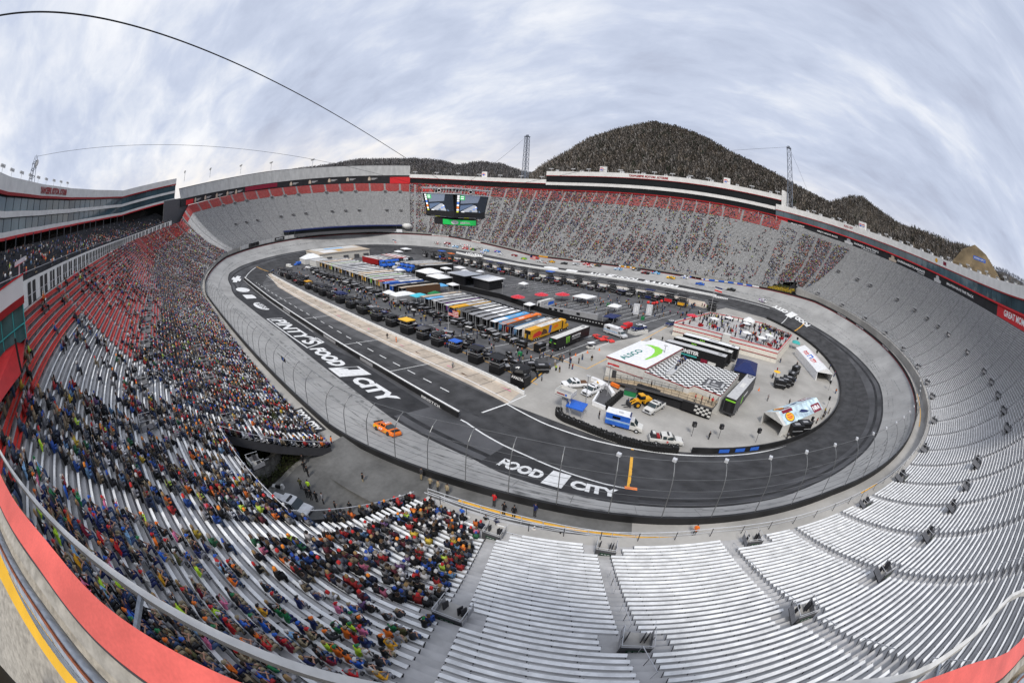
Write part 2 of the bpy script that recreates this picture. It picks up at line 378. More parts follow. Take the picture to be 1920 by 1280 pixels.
def frame(mb, q, w):
    c = [sum(p[0] for p in q)/4, sum(p[1] for p in q)/4]
    for i in range(4):
        a, b = q[i], q[(i+1) % 4]; k = .5 * w
        n = 8
        for j in range(n):
            pa = [a[0]+(b[0]-a[0])*j/n, a[1]+(b[1]-a[1])*j/n]; pb = [a[0]+(b[0]-a[0])*(j+1)/n, a[1]+(b[1]-a[1])*(j+1)/n]
            s = lambda p: (p[0] + (c[0]-p[0])*w/12, p[1] + (c[1]-p[1])*w/3.4)
            ia, ib = s(pa), s(pb)
            mb.add([TP(uS(p[0]), p[1], .026) for p in (pa, pb, ib, ia)], [(0,1,2,3)], WPAINT)
frame(pt, q, .42)
track_text(pt, "PINTY'S", uS(-16.5), uS(13.5), 89.8, 5.2, off=.03)
def blob(mb, uc, dc, ru, rd, m=WPAINT, dz=.022, n=28): mb.add([TP(uc + ru*math.cos(2*PI*i/n), dc + rd*math.sin(2*PI*i/n), dz) for i in range(n)], [tuple(range(n))[::-1]], m)
blob(pt, uS(-40.5), 85.8, 7.4, 2.9); track_text(pt, "BUSH'S", uS(-46), uS(-35), 87, 2.6, BLKP, .03, .034)
def tq(mb, x0, x1, d0_, d1_, m, dz=.024): track_poly(mb, [(x0, d1_), (x1, d1_), (x1, d0_), (x0, d0_)], m, dz)
tq(pt, uS(-67), uS(-57), 82.3, 88, WPAINT); track_text(pt, 'NRA', uS(-65.8), uS(-58.2), 87.2, 4.0, BLKP, .03, .034)
blob(pt, uF(79.5), 86.3, 6, 3.6); blob(pt, uF(79.5), 86.3, 4.6, 2.4, M('lgrey'), .03)
bow = [(-6,-.9),(-2,-.9),(-2.8,-2),(2.2,-2),(2.6,-.9),(6.4,-.9),(5.6,.9),(2,.9),(2.8,2),(-2.2,2),(-2.6,.9),(-6.6,.9)]
pt.add([TP(uF(66) + x*1.3, 91.2 - y*1.25, .024) for x, y in bow], [tuple(range(12))], WPAINT)
pad(pt, uN(-77.5), uN(-65), lambda u: dA(u) + .25, lambda u: dB(u) + .1)
fc(pt, uN(-76.2), uN(-66.4), lambda u: float(np.interp(u, [uN(-76.2), uN(-66.4)], [97.3, 98.5])), 3.5)
fc(pt, uN(44.2), uN(62.3), lambda u: float(np.interp(u, [uN(44), uN(62)], [91.2, 94.8])), 3.3)
pad(pt, uN(84), uB(-62), lambda u: dA(u) + 2.3, lambda u: dB(u))
fc(pt, uB(29), uB(-2), 91.6, 4.0); track_text(pt, "PINTY'S", uB(52), uB(33), 91.6, 3.8)
track_text(pt, 'FOOD CITY', uF(-71), uF(-62), 91.2, 3.6)
blob(pt, uB(-30), 89.7, 6, 1.9); tq(pt, uB(-10), uB(-18), 88.2, 91.2, WPAINT)
struct(pt, 'painted_lettering')
# lettering on the walkway behind the wall
wk = MB(); a, b = uS(52), uS(61.2)
wk.add([(*XY(a, 107), wz(a)+.02), (*XY(b, 107), wz(b)+.02), (*XY(b, 109.3), wz(b)+.02), (*XY(a, 109.3), wz(a)+.02)], [(0, 3, 2, 1)], BLKP)
text(wk, 'FOOD CITY', lambda x, y: (*XY(a + .6 + 8*x, 109.0 - 1.6*y), wz(a)+.035), WPAINT, off=.05); struct(wk, 'painted_lettering')

# ------------------------------------------------------------------ walls and the catch fence
WALLB = mat('wall_black', (.02,.02,.021), .6, .3, .3)
def wallseg(mb, u0, u1, d, z0, z1, m, th=.3, step=2.5, off=0.):
    uu = frange(u0, u1, step)
    rings = []
    for u in uu:
        zb = zedge(u) + off
        rings.append([(*XY(u, d), zb+z0), (*XY(u, d), zb+z1), (*XY(u, d+th), zb+z1), (*XY(u, d+th), zb+z0)])
    mb.loft(rings, m, True, False)
tw = thing('track_wall', 'low black concrete retaining wall curving all round the outside of the race track', 'wall')
w = MB(); wallseg(w, 0, PU, R0, -1.2, 1.15, WALLB); w.build('wall', tw)
w = MB(); wallseg(w, 0, uN(80), R0 - .06, .05, .28, M('dred'), .05); wallseg(w, uN(88), PU - 150, R0 - .06, .02, .25, M('dred'), .05); w.build('red_stripe', tw)
def banner(u0, u1, m, s=None, sm='white', z0=.32, z1=1.1, nm='banner'):
    w = MB(); wallseg(w, u0, u1, R0 - .05, z0, z1, m, .045)
    if s:
        uu = (u1 - u0); text(w, s, lambda x, y: (*XY(u0 + uu*(.1 + .8*x), R0 - .075), zedge(u0 + uu*(.1+.8*x)) + z0 + (z1-z0)*(.2 + .6*y)), sm, off=.02)
    return w.build(nm, tw)
for i in range(7): banner(uN(74.5) + i*5.6, uN(74.5) + i*5.6 + 3.4, M('blue'), None); banner(uN(74.5) + i*5.6 + 3.4, uN(74.5) + i*5.6 + 5.5, M('offwhite'), None)
banner(uN(72), uN(74.3), M('white')); banner(uB(62), uB(54), M('offwhite')); banner(uB(52), uB(49.5), M('white'))
for x in (20, 16.4, 12.8): banner(uB(x), uB(x - 2), M('gold')); banner(uB(x - 2.2), uB(x - 3.4), M('white'))
for a, s in ((28, 'BRISTOL'), (37, 'FOOD CITY'), (13, 'FOOD CITY')): banner(uN(a), uN(a) + 9, M('black'), s, 'white', .1, 1.1)
banner(uN(-84.5), uN(-80), M('black'), 'BRISTOL', 'white', .1, 1.1); banner(uB(-45), uB(-53), M('gold')); banner(uB(-18), uB(-24), M('white'))
banner(uF(-52), uF(-45), M('offwhite'), 'FOOD CITY', 'black'); banner(uF(-66), uF(-62), M('offwhite'))
POLE = mat('fence_steel', (.20,.205,.21), .45, .1, 1, metal=.4)
cf = thing('catch_fence', 'tall steel debris fence with posts curving in over the track wall', 'fence')
def post(mb, u, cam):
    zb = zedge(u) + 1.1; d0_ = R0 + .15
    pr = [(d0_, 0), (d0_, 1.6), (d0_, 3.2), (d0_-.12, 4.1), (d0_-.42, 4.9), (d0_-.95, 5.5), (d0_-1.6, 5.9)]
    mb.path([(*XY(u, d), zb+z) for d, z in pr], .055, POLE, 5)
    if cam:
        x, y = XY(u, d0_-1.6); mb.bx(x-.2, x+.2, y-.2, y+.2, zb+5.85, zb+6.15, M('silver'))
pu = [i*5.3 for i in range(int(PU/5.3))]
pu.sort(key=lambda u: (Vector((*XY(u, R0), 10)) - CAM).length)
for i, u in enumerate(pu[:100]):
    b = MB(); post(b, u, i % 2 == 0); b.build('post', cf)
b = MB()
for i, u in enumerate(pu[100:]): post(b, u, False)
tag(b.build('posts', cf), kind='stuff')
b = MB()
for dz_, dd in ((.8, .15), (1.7, .15), (2.6, .15), (3.4, .1), (4.6, -.15), (5.9, -1.45)):
    uu = frange(0, PU, 5.3); b.path([(*XY(u, R0 + dd), zedge(u) + 1.1 + dz_) for u in uu], .018 if dz_ < 5 else .03, POLE, 4)
b.build('cable', cf)
# pit walls
def polywall(mb, pts, z0, z1, th, m, cap=None):
    for (a, b) in zip(pts[:-1], pts[1:]):
        p = Vector((a[0], a[1], 0)); q = Vector((b[0], b[1], 0)); d = (q-p).normalized(); s = Vector((-d.y, d.x, 0))*th/2
        za, zb = (a[2] if len(a) > 2 else 0), (b[2] if len(b) > 2 else 0)
        v = [(p-s), (q-s), (q+s), (p+s)]; zz = [za, zb, zb, za]
        vs = [(c.x, c.y, z0+h) for c, h in zip(v, zz)] + [(c.x, c.y, z1+h) for c, h in zip(v, zz)]
        mb.add(vs, [(0,1,5,4),(1,2,6,5),(2,3,7,6),(3,0,4,7)], m); mb.add(vs[4:], [(0,1,2,3)], cap or m)
pw = thing('pit_wall', 'long black pit wall with a white top beside the front straight', 'wall')
pwl = [(67.8,-86.3),(59.4,-85.5),(37.6,-83.6),(19.3,-82.5),(-6.8,-81.1),(-47.3,-79.5),(-99.3,-78.4)]
pwl = [(x, y, tz(*UD(x, y))) for x, y in pwl]
b = MB(); polywall(b, pwl, -.3, 1.05, .35, WALLB); b.build('wall', pw)
b = MB(); polywall(b, [(x, y+.22, z) for x, y, z in pwl], 1.06, 1.16, .32, WPAINT); b.build('cap', pw)
b = MB(); polywall(b, [(x, y-.9, z) for x, y, z in pwl], .03, .06, .14, WPAINT); b.build('stripe', pw)
b = MB(); x0, y0 = 56.0, -85.45
text_plane(b, 'BRISTOL', (56.2,-85.52,.35), (6.8,-.62,.12), (0,0,.6), 'white', .03); b.build('lettering', pw)
for x0, x1 in ((30, 36), (8, 16), (-30, -22)):
    f = lambda x: float(np.interp(x, [-99.3,-47.3,-6.8,19.3,37.6,59.4,67.8], [-78.4,-79.5,-81.1,-82.5,-83.6,-85.5,-86.3])); b = MB(); polywall(b, [(x0, f(x0)-.2), (x1, f(x1)-.2)], .15, .95, .04, M('grey')); b.build('banner', pw)
b = MB(); b.bx(-100.4,-99.3,-78.9,-77.9,0,1.0,M('yellow')); b.build('end_cushion', pw)
pw = thing('pit_wall', 'pit wall painted broad white along the back straight', 'wall')
pl = [(uN(81.5), 85.9), (uN(87), 85.7), (uB(42), 85.5), (uB(0), 85.5), (uF(-84), 84.6), (uF(-70), 85.4), (uF(-58), 87.6)]
pl = [(*XY(u, d), tz(u, d)) for u, d in pl]
b = MB(); polywall(b, pl, -.3, 1.0, .9, WPAINT); b.build('wall', pw)
b = MB()
for i in range(9): x = 77.5 - i*.9; b.tube((x+2.6, 83.6-.1*i*0, .5), (x+2.6, 83.6, 1.4), .42, 'white', 8)
b.build('cushion', pw)
# inner black wall round the near end of the infield
bw = thing('infield_wall', 'black wall edging the rounded end of the infield', 'wall')
iw = [XY(uN(a), 77.6) for a in range(-57, 58, 3)]
b = MB(); polywall(b, [(x, y) for x, y in iw], 0, 1.05, .3, WALLB); b.build('wall', bw)
for k, a in enumerate((-53.2, -50.6, -48)):
    b = MB(); x, y = XY(uN(a), 77.9); x2, y2 = XY(uN(a+1.6), 77.9); polywall(b, [(x, y), (x2, y2)], .25, .95, .04, M('blue')); b.build('sign', bw)
for nm, pts, lb in (('pit_stall_wall', [(-104,-60.6),(-45.2,-64.0),(-9,-65.2),(10,-66.2),(46.9,-68.2),(60.1,-69.1),(70.8,-69.8)], 'low white stall wall behind the near pit boxes'), ('pit_stall_wall', [(-100,63.6),(-60,62.4),(0,61.3),(48,61.6),(70,54)], 'low white stall wall along the far pit road')):
    o = MB(); polywall(o, pts, 0, .85, .25, WPAINT); tag(o.build(nm), lb, 'wall')
# ------------------------------------------------------------------ grandstands
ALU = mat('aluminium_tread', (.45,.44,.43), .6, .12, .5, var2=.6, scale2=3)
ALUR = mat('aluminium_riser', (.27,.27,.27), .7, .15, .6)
SEAT = mat('aluminium_seat', (.78,.78,.77), .4, .12, .9, var2=.7, scale2=5)
REDS = mat('red_seat', (.55,.045,.035), .5, .14, 1.2, var2=.3, scale2=6)
NR = 60
NAISLE = [-72.4,-67.3,-61.6,-57.4,-53.4,-49.4,-45.4,-41,-36.4,-31.2,-26,-20.6,-15.4,-10,-5,.4,5.6,11,16.4,22,27.2,32.6,38,43,48,53,58.6]
aisles = [uN(a) for a in NAISLE] + [uN(64), uN(69.5), uN(75), uN(80.5), uN(86)] + [uB(L - 3 - i*9.8) for i in range(13)] + [uF(a) for a in (-88,-83,-78,-73,-68,-63,-58,-53,-48,-43,-38)] \
 + [uF(-38 + 4.85*i) for i in range(1, 17)] + [uF(a) for a in (46,52,58,64,70,76,82,88)] + [uS(-58 + 9.8*i) for i in range(13)] + [uN(a) for a in (-88,-82.6,-77)]
aisles = sorted(a % PU for a in aisles)
def skew(a, t):
    d_ = (a - PU if a > PU/2 else a) / TL * 180 - 90
    return float(np.interp(d_, [-79, -72.4, -67.3, -61.6], [0, 4.6, 2.8, 0])) * t * TL / 180 if -79 < d_ < -61 else 0.
def cut(u, t):
    """openings in the seating: the two track gates"""
    a = u % PU
    if uN(-86.2) < a < uN(-77.6) and t < .37: return True
    if uN(61) < a < uN(70.5) and t < .16 * min(1, (uN(70.5) - a) / 8): return True
    return False
# entry portals (u, t, width)
VOMS = [(uN(a), .40) for a in (-70.6,-66.2,-61.6,-57.6,-53.6,-50,-46.6,-42.4)] + [(uN(a), .56) for a in (-37,-31.5,-26,-20.6,-15.4,-5,5.6,11,16.4,22.2,30,41,46,53)] \
 + [(uN(a), .035) for a in (-72.2,-67.1,-60.3,-51,-44.7,-36.4,-26,-15.2,-8.2,.4,11,22,32.6,43,53)]
UP = [(uF(-38 + 4.85*i), t) for i in (1,2,4,5,6,8,9,10,12,13,14) for t in (.50, .86)]
LV = [(u, t) for u in (uN(-82.6),uN(-88),uS(50),uS(41),uS(31),uS(21),uS(11),uS(-9),uS(-28),uF(82),uF(70),uF(58)) for t in (.33, .62)]
VALL = VOMS + LV + UP
def near_vom(u, t):
    for (uv, tv) in VALL:
        du = abs((u - uv + PU/2) % PU - PU/2)
        if tv < .1:
            if du < 1.3 and t < tv + .022: return True
        elif du < 1.25 and -.034 < t - tv < .018: return True
    return False
def redtest(u, t, who):
    if who == 'left':
        x, y = XY(u, 130); lim = float(np.interp(x, [-160,-110,-60,0,40,65,82,90], [.80,.74,.62,.52,.57,.70,.80,.95]))
        if u % PU < TL: lim = float(np.interp(u % PU, [0, uN(-84.2), uN(-82.4), uN(-81), uN(-79.6), uN(-78.7), uN(-77)], [.66, .68, .75, .82, .88, .93, 1.2]))
        return t > lim
    if who == 'back': return t > .872 and u > uN(76)
    if who == 'far': return t > .87
    return False
NRS = {'left': 50, 'near': 60, 'back': 60, 'far': 60, 'right': 60}
def stand(label, u0, u1, who, solo):
    NR = NRS[who]
    root = thing('grandstand', label, 'grandstand')
    b = MB(); uu = frange(u0, u1, 2.2)
    for i in range(NR):
        t0_, t1_ = i/NR, (i+1)/NR
        for a, c in zip(uu[:-1], uu[1:]):
            if cut((a+c)/2, (i+.5)/NR): continue
            p, q = SP(a, t0_), SP(c, t0_); p1, q1 = SP(a, t1_), SP(c, t1_)
            pt_, qt = (p1[0], p1[1], p[2]), (q1[0], q1[1], q[2])
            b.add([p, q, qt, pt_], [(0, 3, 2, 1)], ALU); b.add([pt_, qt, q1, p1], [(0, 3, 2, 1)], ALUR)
            if i == 0: b.add([(p[0], p[1], p[2]-3), (q[0], q[1], q[2]-3), q, p], [(0, 3, 2, 1)], CONC)
            if i == NR-1: b.add([p1, q1, (q1[0]*1.03, q1[1]*1.03, 0), (p1[0]*1.03, p1[1]*1.03, 0)], [(0, 3, 2, 1)], M('dgrey'))
    b.build('terrace', root)
    # end walls
    for u in (u0, u1):
        b = MB(); pr = [SP(u, t/12) for t in range(13)]
        b.add([(x, y, z-.02) for x, y, z in pr] + [(x, y, 2) for x, y, z in pr[::-1]], [tuple(range(26))], M('dgrey')); b.build('end_wall', root)
    # benches between the aisles
    br = [a for a in aisles if u0 + 1 < a < u1 - 1]; edges = [u0] + br + [u1]
    pieces = []
    for a, c in zip(edges[:-1], edges[1:]):
        for i in range(NR):
            t = (i + .60)/NR; a2, c2 = a + .52 + skew(a, t), c - .52 + skew(c, t)
            run = []; runs = []
            st = frange(a2, c2, 1.1)
            for u in st:
                if cut(u, t) or near_vom(u, t):
                    if len(run) > 1: runs.append(run)
                    run = []
                else: run.append(u)
            if len(run) > 1: runs.append(run)
            for r in runs: pieces.append((i, t, r))
    def bench(mb, i, t, r, fine):
        m = REDS if redtest(r[len(r)//2], t, who) else SEAT
        base = i/NR; red = m is REDS
        r = r if fine else ([r[0]] + r[3:-2:4] + [r[-1]])
        rings = []
        w = .125 if not red else .22
        for u in r:
            d0_, z0_, d1_, z1_ = prof(u); dd = d0_ + (d1_-d0_)*t; zz = SP(u, base)[2] + .43
            x0_, y0_ = XY(u, dd - w); x1_, y1_ = XY(u, dd + w)
            if fine: rings.append([(x0_, y0_, zz-.06), (x0_, y0_, zz), (x1_, y1_, zz), (x1_, y1_, zz-.06)])
            else: rings.append([(x0_, y0_, zz-.06), (x0_, y0_, zz), (x1_, y1_, zz)])
        mb.loft(rings, m, fine, False, close=fine)
        if red:
            rr = [[(*XY(u, prof(u)[0] + (prof(u)[2]-prof(u)[0])*t + w), SP(u, base)[2] + h) for h in (.5, .82)] for u in r]
            mb.loft(rr, m, False, False, close=False)
        if fine:
            for u in r[1:-1:2] + [r[0], r[-1]]:
                d0_, z0_, d1_, z1_ = prof(u); dd = d0_ + (d1_-d0_)*t; z = SP(u, base)[2]
                mb.tube((*XY(u, dd-.18), z+.37), (*XY(u, dd+.15), z+.01), .035, 'char', 4)
    pieces.sort(key=lambda p: (Vector(SP(p[2][len(p[2])//2], p[1])) - CAM).length if inview(SP(p[2][len(p[2])//2], p[1]), 60) else 1e6)
    rest = MB()
    for k, (i, t, r) in enumerate(pieces):
        if k < solo: b = MB(); bench(b, i, t, r, True); b.build('bench', root)
        else:
            near = k < 1400 and solo
            bench(rest, i, t, r, bool(near and (Vector(SP(r[0], t)) - CAM).length < 75))
    o = rest.build('benches', root); tag(o, kind='stuff')
    # aisle rails
    hr = []
    for u in br:
        if (Vector(SP(u, .3)) - CAM).length > 130: continue
        for i in range(3, NR-2, 2):
            t = i/NR
            if i % 8 >= 5 or cut(u, t) or near_vom(u, t): continue
            hr.append(((Vector(SP(u, t)) - CAM).length, u, i))
    hr.sort(); b = MB()
    for k, (_, u, i) in enumerate(hr):
        if k < 90: b = MB()
        elif k == 90: b = MB()
        x, y, z = SP(u + skew(u, i/NR), i/NR); q = SP(u + skew(u, (i+2)/NR), (i+2)/NR)
        b.path([(x, y, z), (x, y, z+.9), (q[0], q[1], q[2]+.9), (q[0], q[1], q[2])], .025, 'silver', 4)
        if k < 90: b.build('handrail', root)
    if len(hr) > 90: tag(b.build('handrails', root), kind='stuff')
    return root
stand('grandstand of bare silver benches wrapping round the near turn', uN(-72.4), uN(63), 'near', 100)
stand('long grandstand dotted with a thin crowd behind the back straight', uN(63), uF(-36.5), 'back', 0)
stand('empty pale grandstand with red top rows at the far turn', uF(-36.4), uF(48.2), 'far', 0)
stand('packed grandstand with red upper benches under the glass suites', uF(48.4), PU + uN(-72.4), 'left', 100)
# front fence of the stands with see-through panels
ff = thing('front_railing', 'metal railing along the front row of the near stands', 'railing')
b = MB(); c = MB()
for a, e in ((uN(-76), uN(60)),):
    uu = frange(a, e, 3.2)
    top = [(*XY(u, prof(u)[0] - .9), prof(u)[1] + .95) for u in uu]
    b.path(top, .04, 'silver', 5); b.path([(x, y, z - .45) for x, y, z in top], .025, 'silver', 4)
    for x, y, z in top: b.tube((x, y, z), (x, y, z-1.6), .045, 'char', 5)
    c.loft([[(*XY(u, prof(u)[0] - 1.3), prof(u)[1] - 3.4), (*XY(u, prof(u)[0] - 1.3), prof(u)[1] - .1), (*XY(u, prof(u)[0] + .1), prof(u)[1] - .1)] for u in uu], CONC, False, False, close=False)
b.build('rail', ff); c.build('kerb', ff)
BF = [(0,3,2,1),(0,1,5,4),(1,2,6,5),(2,3,7,6),(3,0,4,7),(4,5,6,7)]
# entry portals: dark well, rails, gate panels and a green sign
def portal():
    r = thing('entry_portal', 'x', 'stairwell')
    b = MB(); b.bx(-1.5,1.5,-1.9,1.0,-.1,.12,'dblack', CONC); b.bx(-1.5,1.5,.9,1.0,0,1.5,'dgrey'); b.build('stairwell', r)
    for x in (-1.55, 1.55): b = MB(); b.bx(x-.03,x+.03,-1.9,.9,.1,1.0,'grey'); b.build('side_panel', r)
    for x in (-1.1,-.7,.9): b = MB(); b.add([(x-.05,-1.3,.15),(x+.05,-1.3,.15),(x+.25,-.5,.15),(x+.15,-.5,.15),(x-.05,-1.3,1.3),(x+.05,-1.3,1.3),(x+.25,-.5,1.6),(x+.15,-.5,1.6)], BF, 'char'); b.build('gate_panel', r)
    b = MB()
    for x in (-1.55, 1.55):
        for y in (-1.9, -.5, .9): b.tube((x, y, 0), (x, y, 1.55), .04, 'char', 5)
        b.path([(x,-1.9,1.55),(x,.9,1.9)], .04, 'silver', 5)
    b.path([(-1.55,.9,1.9),(1.55,.9,1.9)], .04, 'silver'); b.path([(-1.55,.9,1.5),(1.55,.9,1.5)], .03, 'silver'); b.path([(-1.55,-1.9,1.2),(-1.55,-3,1.1)], .03, 'silver')
    b.build('railing', r)
    b = MB(); b.bx(-.85,.85,1.02,1.06,.45,1.0,mat('sign_green', (.01,.05,.025), .6, 0)); 
    for x in (-.7,-.2,.3): b.bx(x,x+.35,1.061,1.07,.66,.8,'lgrey')
    b.build('sign', r)
    return r
pp = None; cnt = {}
for k, (u, t) in enumerate(VALL):
    x, y, z = SP(u, t); x2, y2 = XY(u, 200)
    rz = math.atan2(y2 - y, x2 - x) - PI/2
    dist = (Vector((x, y, z)) - CAM).length; ps_ = .55 if dist < 60 else .75
    far = (u, t) in UP
    if far: lb, gp = 'small dark stair portal on an aisle of the empty far stand', 'stair portals in the far stand'
    elif (u, t) in LV: lb, gp = 'stair portal with rails among the crowd in the packed stand', 'stair portals among the crowd'
    elif t < .1: lb, gp = 'stair portal with dark rails at the foot of the bare benches', 'stair portals at the foot of the bare stand'
    else: lb, gp = 'stair portal with dark rails halfway up the bare benches', 'stair portals halfway up the bare stand'
    if pp is None: pp = portal(); r = pp; r.location = (x, y, z); r.rotation_euler = (0, 0, rz); r['label'] = lb; r['group'] = gp
    else: r = dup(pp, (x, y, z), rz, lb, gp)
    r.scale = (ps_,)*3
    if abs((u - uN(-66.2))) < .1: r['label'] = 'stair portal with tall dark panels in the aisle beside the seated crowd, centre bottom'
    if abs((u - uN(-70.6))) < .1: r['label'] = 'stair portal at the right edge of the seated crowd, green sign facing up'
    if dist > 170:
        for ch in list(r.children):
            if ch.name.split('.')[0] in ('sign', 'side_panel', 'gate_panel'): bpy.data.objects.remove(ch)

# ------------------------------------------------------------------ crowd
SH = np.array([(.010,.010,.011)]*13 + [(.035,.035,.04)]*7 + [(.02,.025,.05)]*6 + [(.07,.085,.12)]*4 + [(.17,.17,.18)]*6 + [(.34,.33,.34)]*5 + [(.62,.61,.62)]*4 + [(.36,.03,.03)]*4 + [(.62,.15,.03)]*2 + [(.03,.08,.30)]*3 + [(.12,.22,.36)]*2 + [(.03,.12,.06)] + [(.5,.14,.22)] + [(.5,.36,.05)] + [(.22,.17,.11)]*3 + [(.10,.02,.03)]*2 + [(.16,.09,.2)] + [(.45,.6,.08)]*1)
HAIR = np.array([(.02,.012,.008)]*6 + [(.10,.06,.03)]*3 + [(.30,.19,.08)]*2 + [(.012,.012,.014)]*5 + [(.5,.03,.03)]*2 + [(.6,.6,.6)]*3 + [(.03,.08,.35)]*2 + [(.8,.25,.03)] + [(.25,.22,.18)]*2)
PANT = np.array([(.02,.025,.045)]*5 + [(.05,.08,.16)]*4 + [(.015,.015,.016)]*4 + [(.25,.2,.13)]*2 + [(.12,.12,.12)]*2)
SKIN = np.array([(.34,.23,.18),(.30,.20,.15),(.38,.26,.21),(.14,.08,.05)])
def taper(x0, x1, y0, y1, z0, z1, k=.8, ky=None):
    ky = k if ky is None else ky; cx, cy = (x0+x1)/2, (y0+y1)/2
    hi = [(cx+(x-cx)*k, cy+(y-cy)*ky, z1) for x, y in ((x0,y0),(x1,y0),(x1,y1),(x0,y1))]
    return [(x0,y0,z0),(x1,y0,z0),(x1,y1,z0),(x0,y1,z0)] + hi
BF = [(0,3,2,1),(0,1,5,4),(1,2,6,5),(2,3,7,6),(3,0,4,7),(4,5,6,7)]
def figure(detail, stand_=False):
    """(verts, faces, part): part 0 shirt 1 trousers 2 skin 3 hair; +y is where the person faces"""
    v, f, p = [], [], []
    def put(vs, fs, part): o = len(v); v.extend(vs); f.extend([tuple(i+o for i in q) for q in fs]); p.extend([part]*len(fs))
    h = .86 if stand_ else 0
    put(taper(-.20,.20,-.12,.12,h,h+.34,1.12,1.0), BF[:5], 0); put(taper(-.225,.225,-.12,.12,h+.34,h+.56,.42,.7), BF[1:], 0)
    put(taper(-.075,.075,-.09,.10,h+.56,h+.76,1.1), BF[1:], 2); put(taper(-.10,.10,-.125,.085,h+.66,h+.83,.75), BF[1:], 3)
    if stand_:
        for x in (-.1, .1): put(taper(x-.085,x+.085,-.1,.1,0,h,1.1), BF[1:5], 1)
    else:
        put(taper(-.2,.2,-.1,.45,-.02,.13,.95), BF, 1)
        if detail: put(taper(-.18,.18,.33,.47,-.45,.05,1.1), BF[:5], 1)
    if detail:
        for x in (-1, 1):
            a, b = sorted((x*.2, x*.31))
            put([(a,-.07,h+.16),(b,-.07,h+.16),(b,.05,h+.16),(a,.05,h+.16),(x*.15 if x<0 else .15-.0,-.06,h+.52),(b*.8,-.06,h+.52),(b*.8,.05,h+.52),(a*.9,.05,h+.52)] if 0 else taper(a,b,-.06,.08,h+.14,h+.52,.7), BF[:5], 0)
            if stand_: put(taper(a,b,-.04,.08,h-.12,h+.15,.9), BF[:5], 2)
            else: put(taper(min(x*.10,x*.24),max(x*.10,x*.24),.05,.36,.13,.20,.9), BF, 0)
    return np.array(v, float), f, np.array(p)
CM = mat('crowd_clothes', (.5,.5,.5), .85, attr='col')
def crowd(name, label, cat, pos, ang, fig, sc_=1.):
    v, f, part = fig; n = len(pos)
    v = v * sc_
    if n == 0: return
    pos = np.array(pos); ang = np.array(ang); s = rng.uniform(.92, 1.08, n)
    ca, sa = np.cos(ang), np.sin(ang)
    lean = rng.uniform(-.12, .12, n)
    V = v[None] * s[:, None, None]
    y = V[..., 1] + V[..., 2] * lean[:, None]
    X = pos[:, 0, None] + V[..., 0]*ca[:, None] - y*sa[:, None]
    Y = pos[:, 1, None] + V[..., 0]*sa[:, None] + y*ca[:, None]
    Z = pos[:, 2, None] + V[..., 2]
    co = np.stack([X, Y, Z], -1).reshape(-1, 3)
    nf, q = len(f), 4; F = np.array(f)
    idx = (F[None] + (np.arange(n) * len(v))[:, None, None]).reshape(-1)
    me = bpy.data.meshes.new(name)
    me.vertices.add(len(co)); me.vertices.foreach_set('co', co.ravel())
    me.loops.add(len(idx)); me.loops.foreach_set('vertex_index', idx.astype(np.int32))
    me.polygons.add(n*nf); me.polygons.foreach_set('loop_start', np.arange(0, n*nf*4, 4, dtype=np.int32))
    me.update(calc_edges=True)
    cols = np.stack([SH[rng.integers(0, len(SH), n)], PANT[rng.integers(0, len(PANT), n)], SKIN[rng.integers(0, len(SKIN), n)], HAIR[rng.integers(0, len(HAIR), n)]], 1)
    fc_ = cols[:, part, :].reshape(-1, 3) * rng.uniform(.75, 1.15, (n*nf, 1))
    at = me.attributes.new('col', 'FLOAT_COLOR', 'FACE')
    at.data.foreach_set('color', np.concatenate([fc_, np.ones((len(fc_), 1))], 1).astype(np.float32).ravel())
    me.materials.append(CM); me.validate()
    return tag(newobj(name, me), label, cat, kind='stuff')
def gauss(n): return rng.normal(size=n)
# smooth random field used for the patchiness of the crowd
ph = rng.uniform(0, 6.28, (14, 3)); fr = rng.uniform(-1, 1, (14, 2)) * np.array([.16, 14.])
def patch(u, t): return float(np.sin(fr[:, 0]*u + fr[:, 1]*t + ph[:, 0]).sum() / 14)
def density(u, t, who):
    u = u % PU; p = patch(u, t)
    if who == 'left':
        red = redtest(u, t, 'left'); base = .72 + .35*p
        if redtest(u, t + .12, 'left'): base = .58 + .55*p
        if red: base = .11 + .45*p + (.14 if uF(48) < u < uS(-20) else 0)
        if uN(-88) < u or u < uN(-70): base = min(base, .62 + .6*p)
        if (u > PU - 10 or u < uN(-72.4)) and t > .5 and not red: base = .34 + .75*p
        if u < uN(-78) and t < .5: base = max(base, .50 + .4*p)
        return base
    if who == 'back':
        if u < uN(80): return .18 + .4*p
        b = float(np.interp(u, [uN(80), uB(50), uB(0), uB(-61), uF(-60), uF(-37)], [.17, .22, .33, .44, .46, .42])) + .75*p
        if t > .87: b = b*1.0
        if t < .2: b *= .75
        return b
    if who == 'right':   # one busy block beside the bare benches
        a = u / TL * 180 - 90
        if not 58 - 5*t < a < 72.5 + 4*t or t > .93: return 0
        if a > 68: return .30 + .3*p
        return .66 + .25*p if t > .03 else 0
    return 0
seated = []
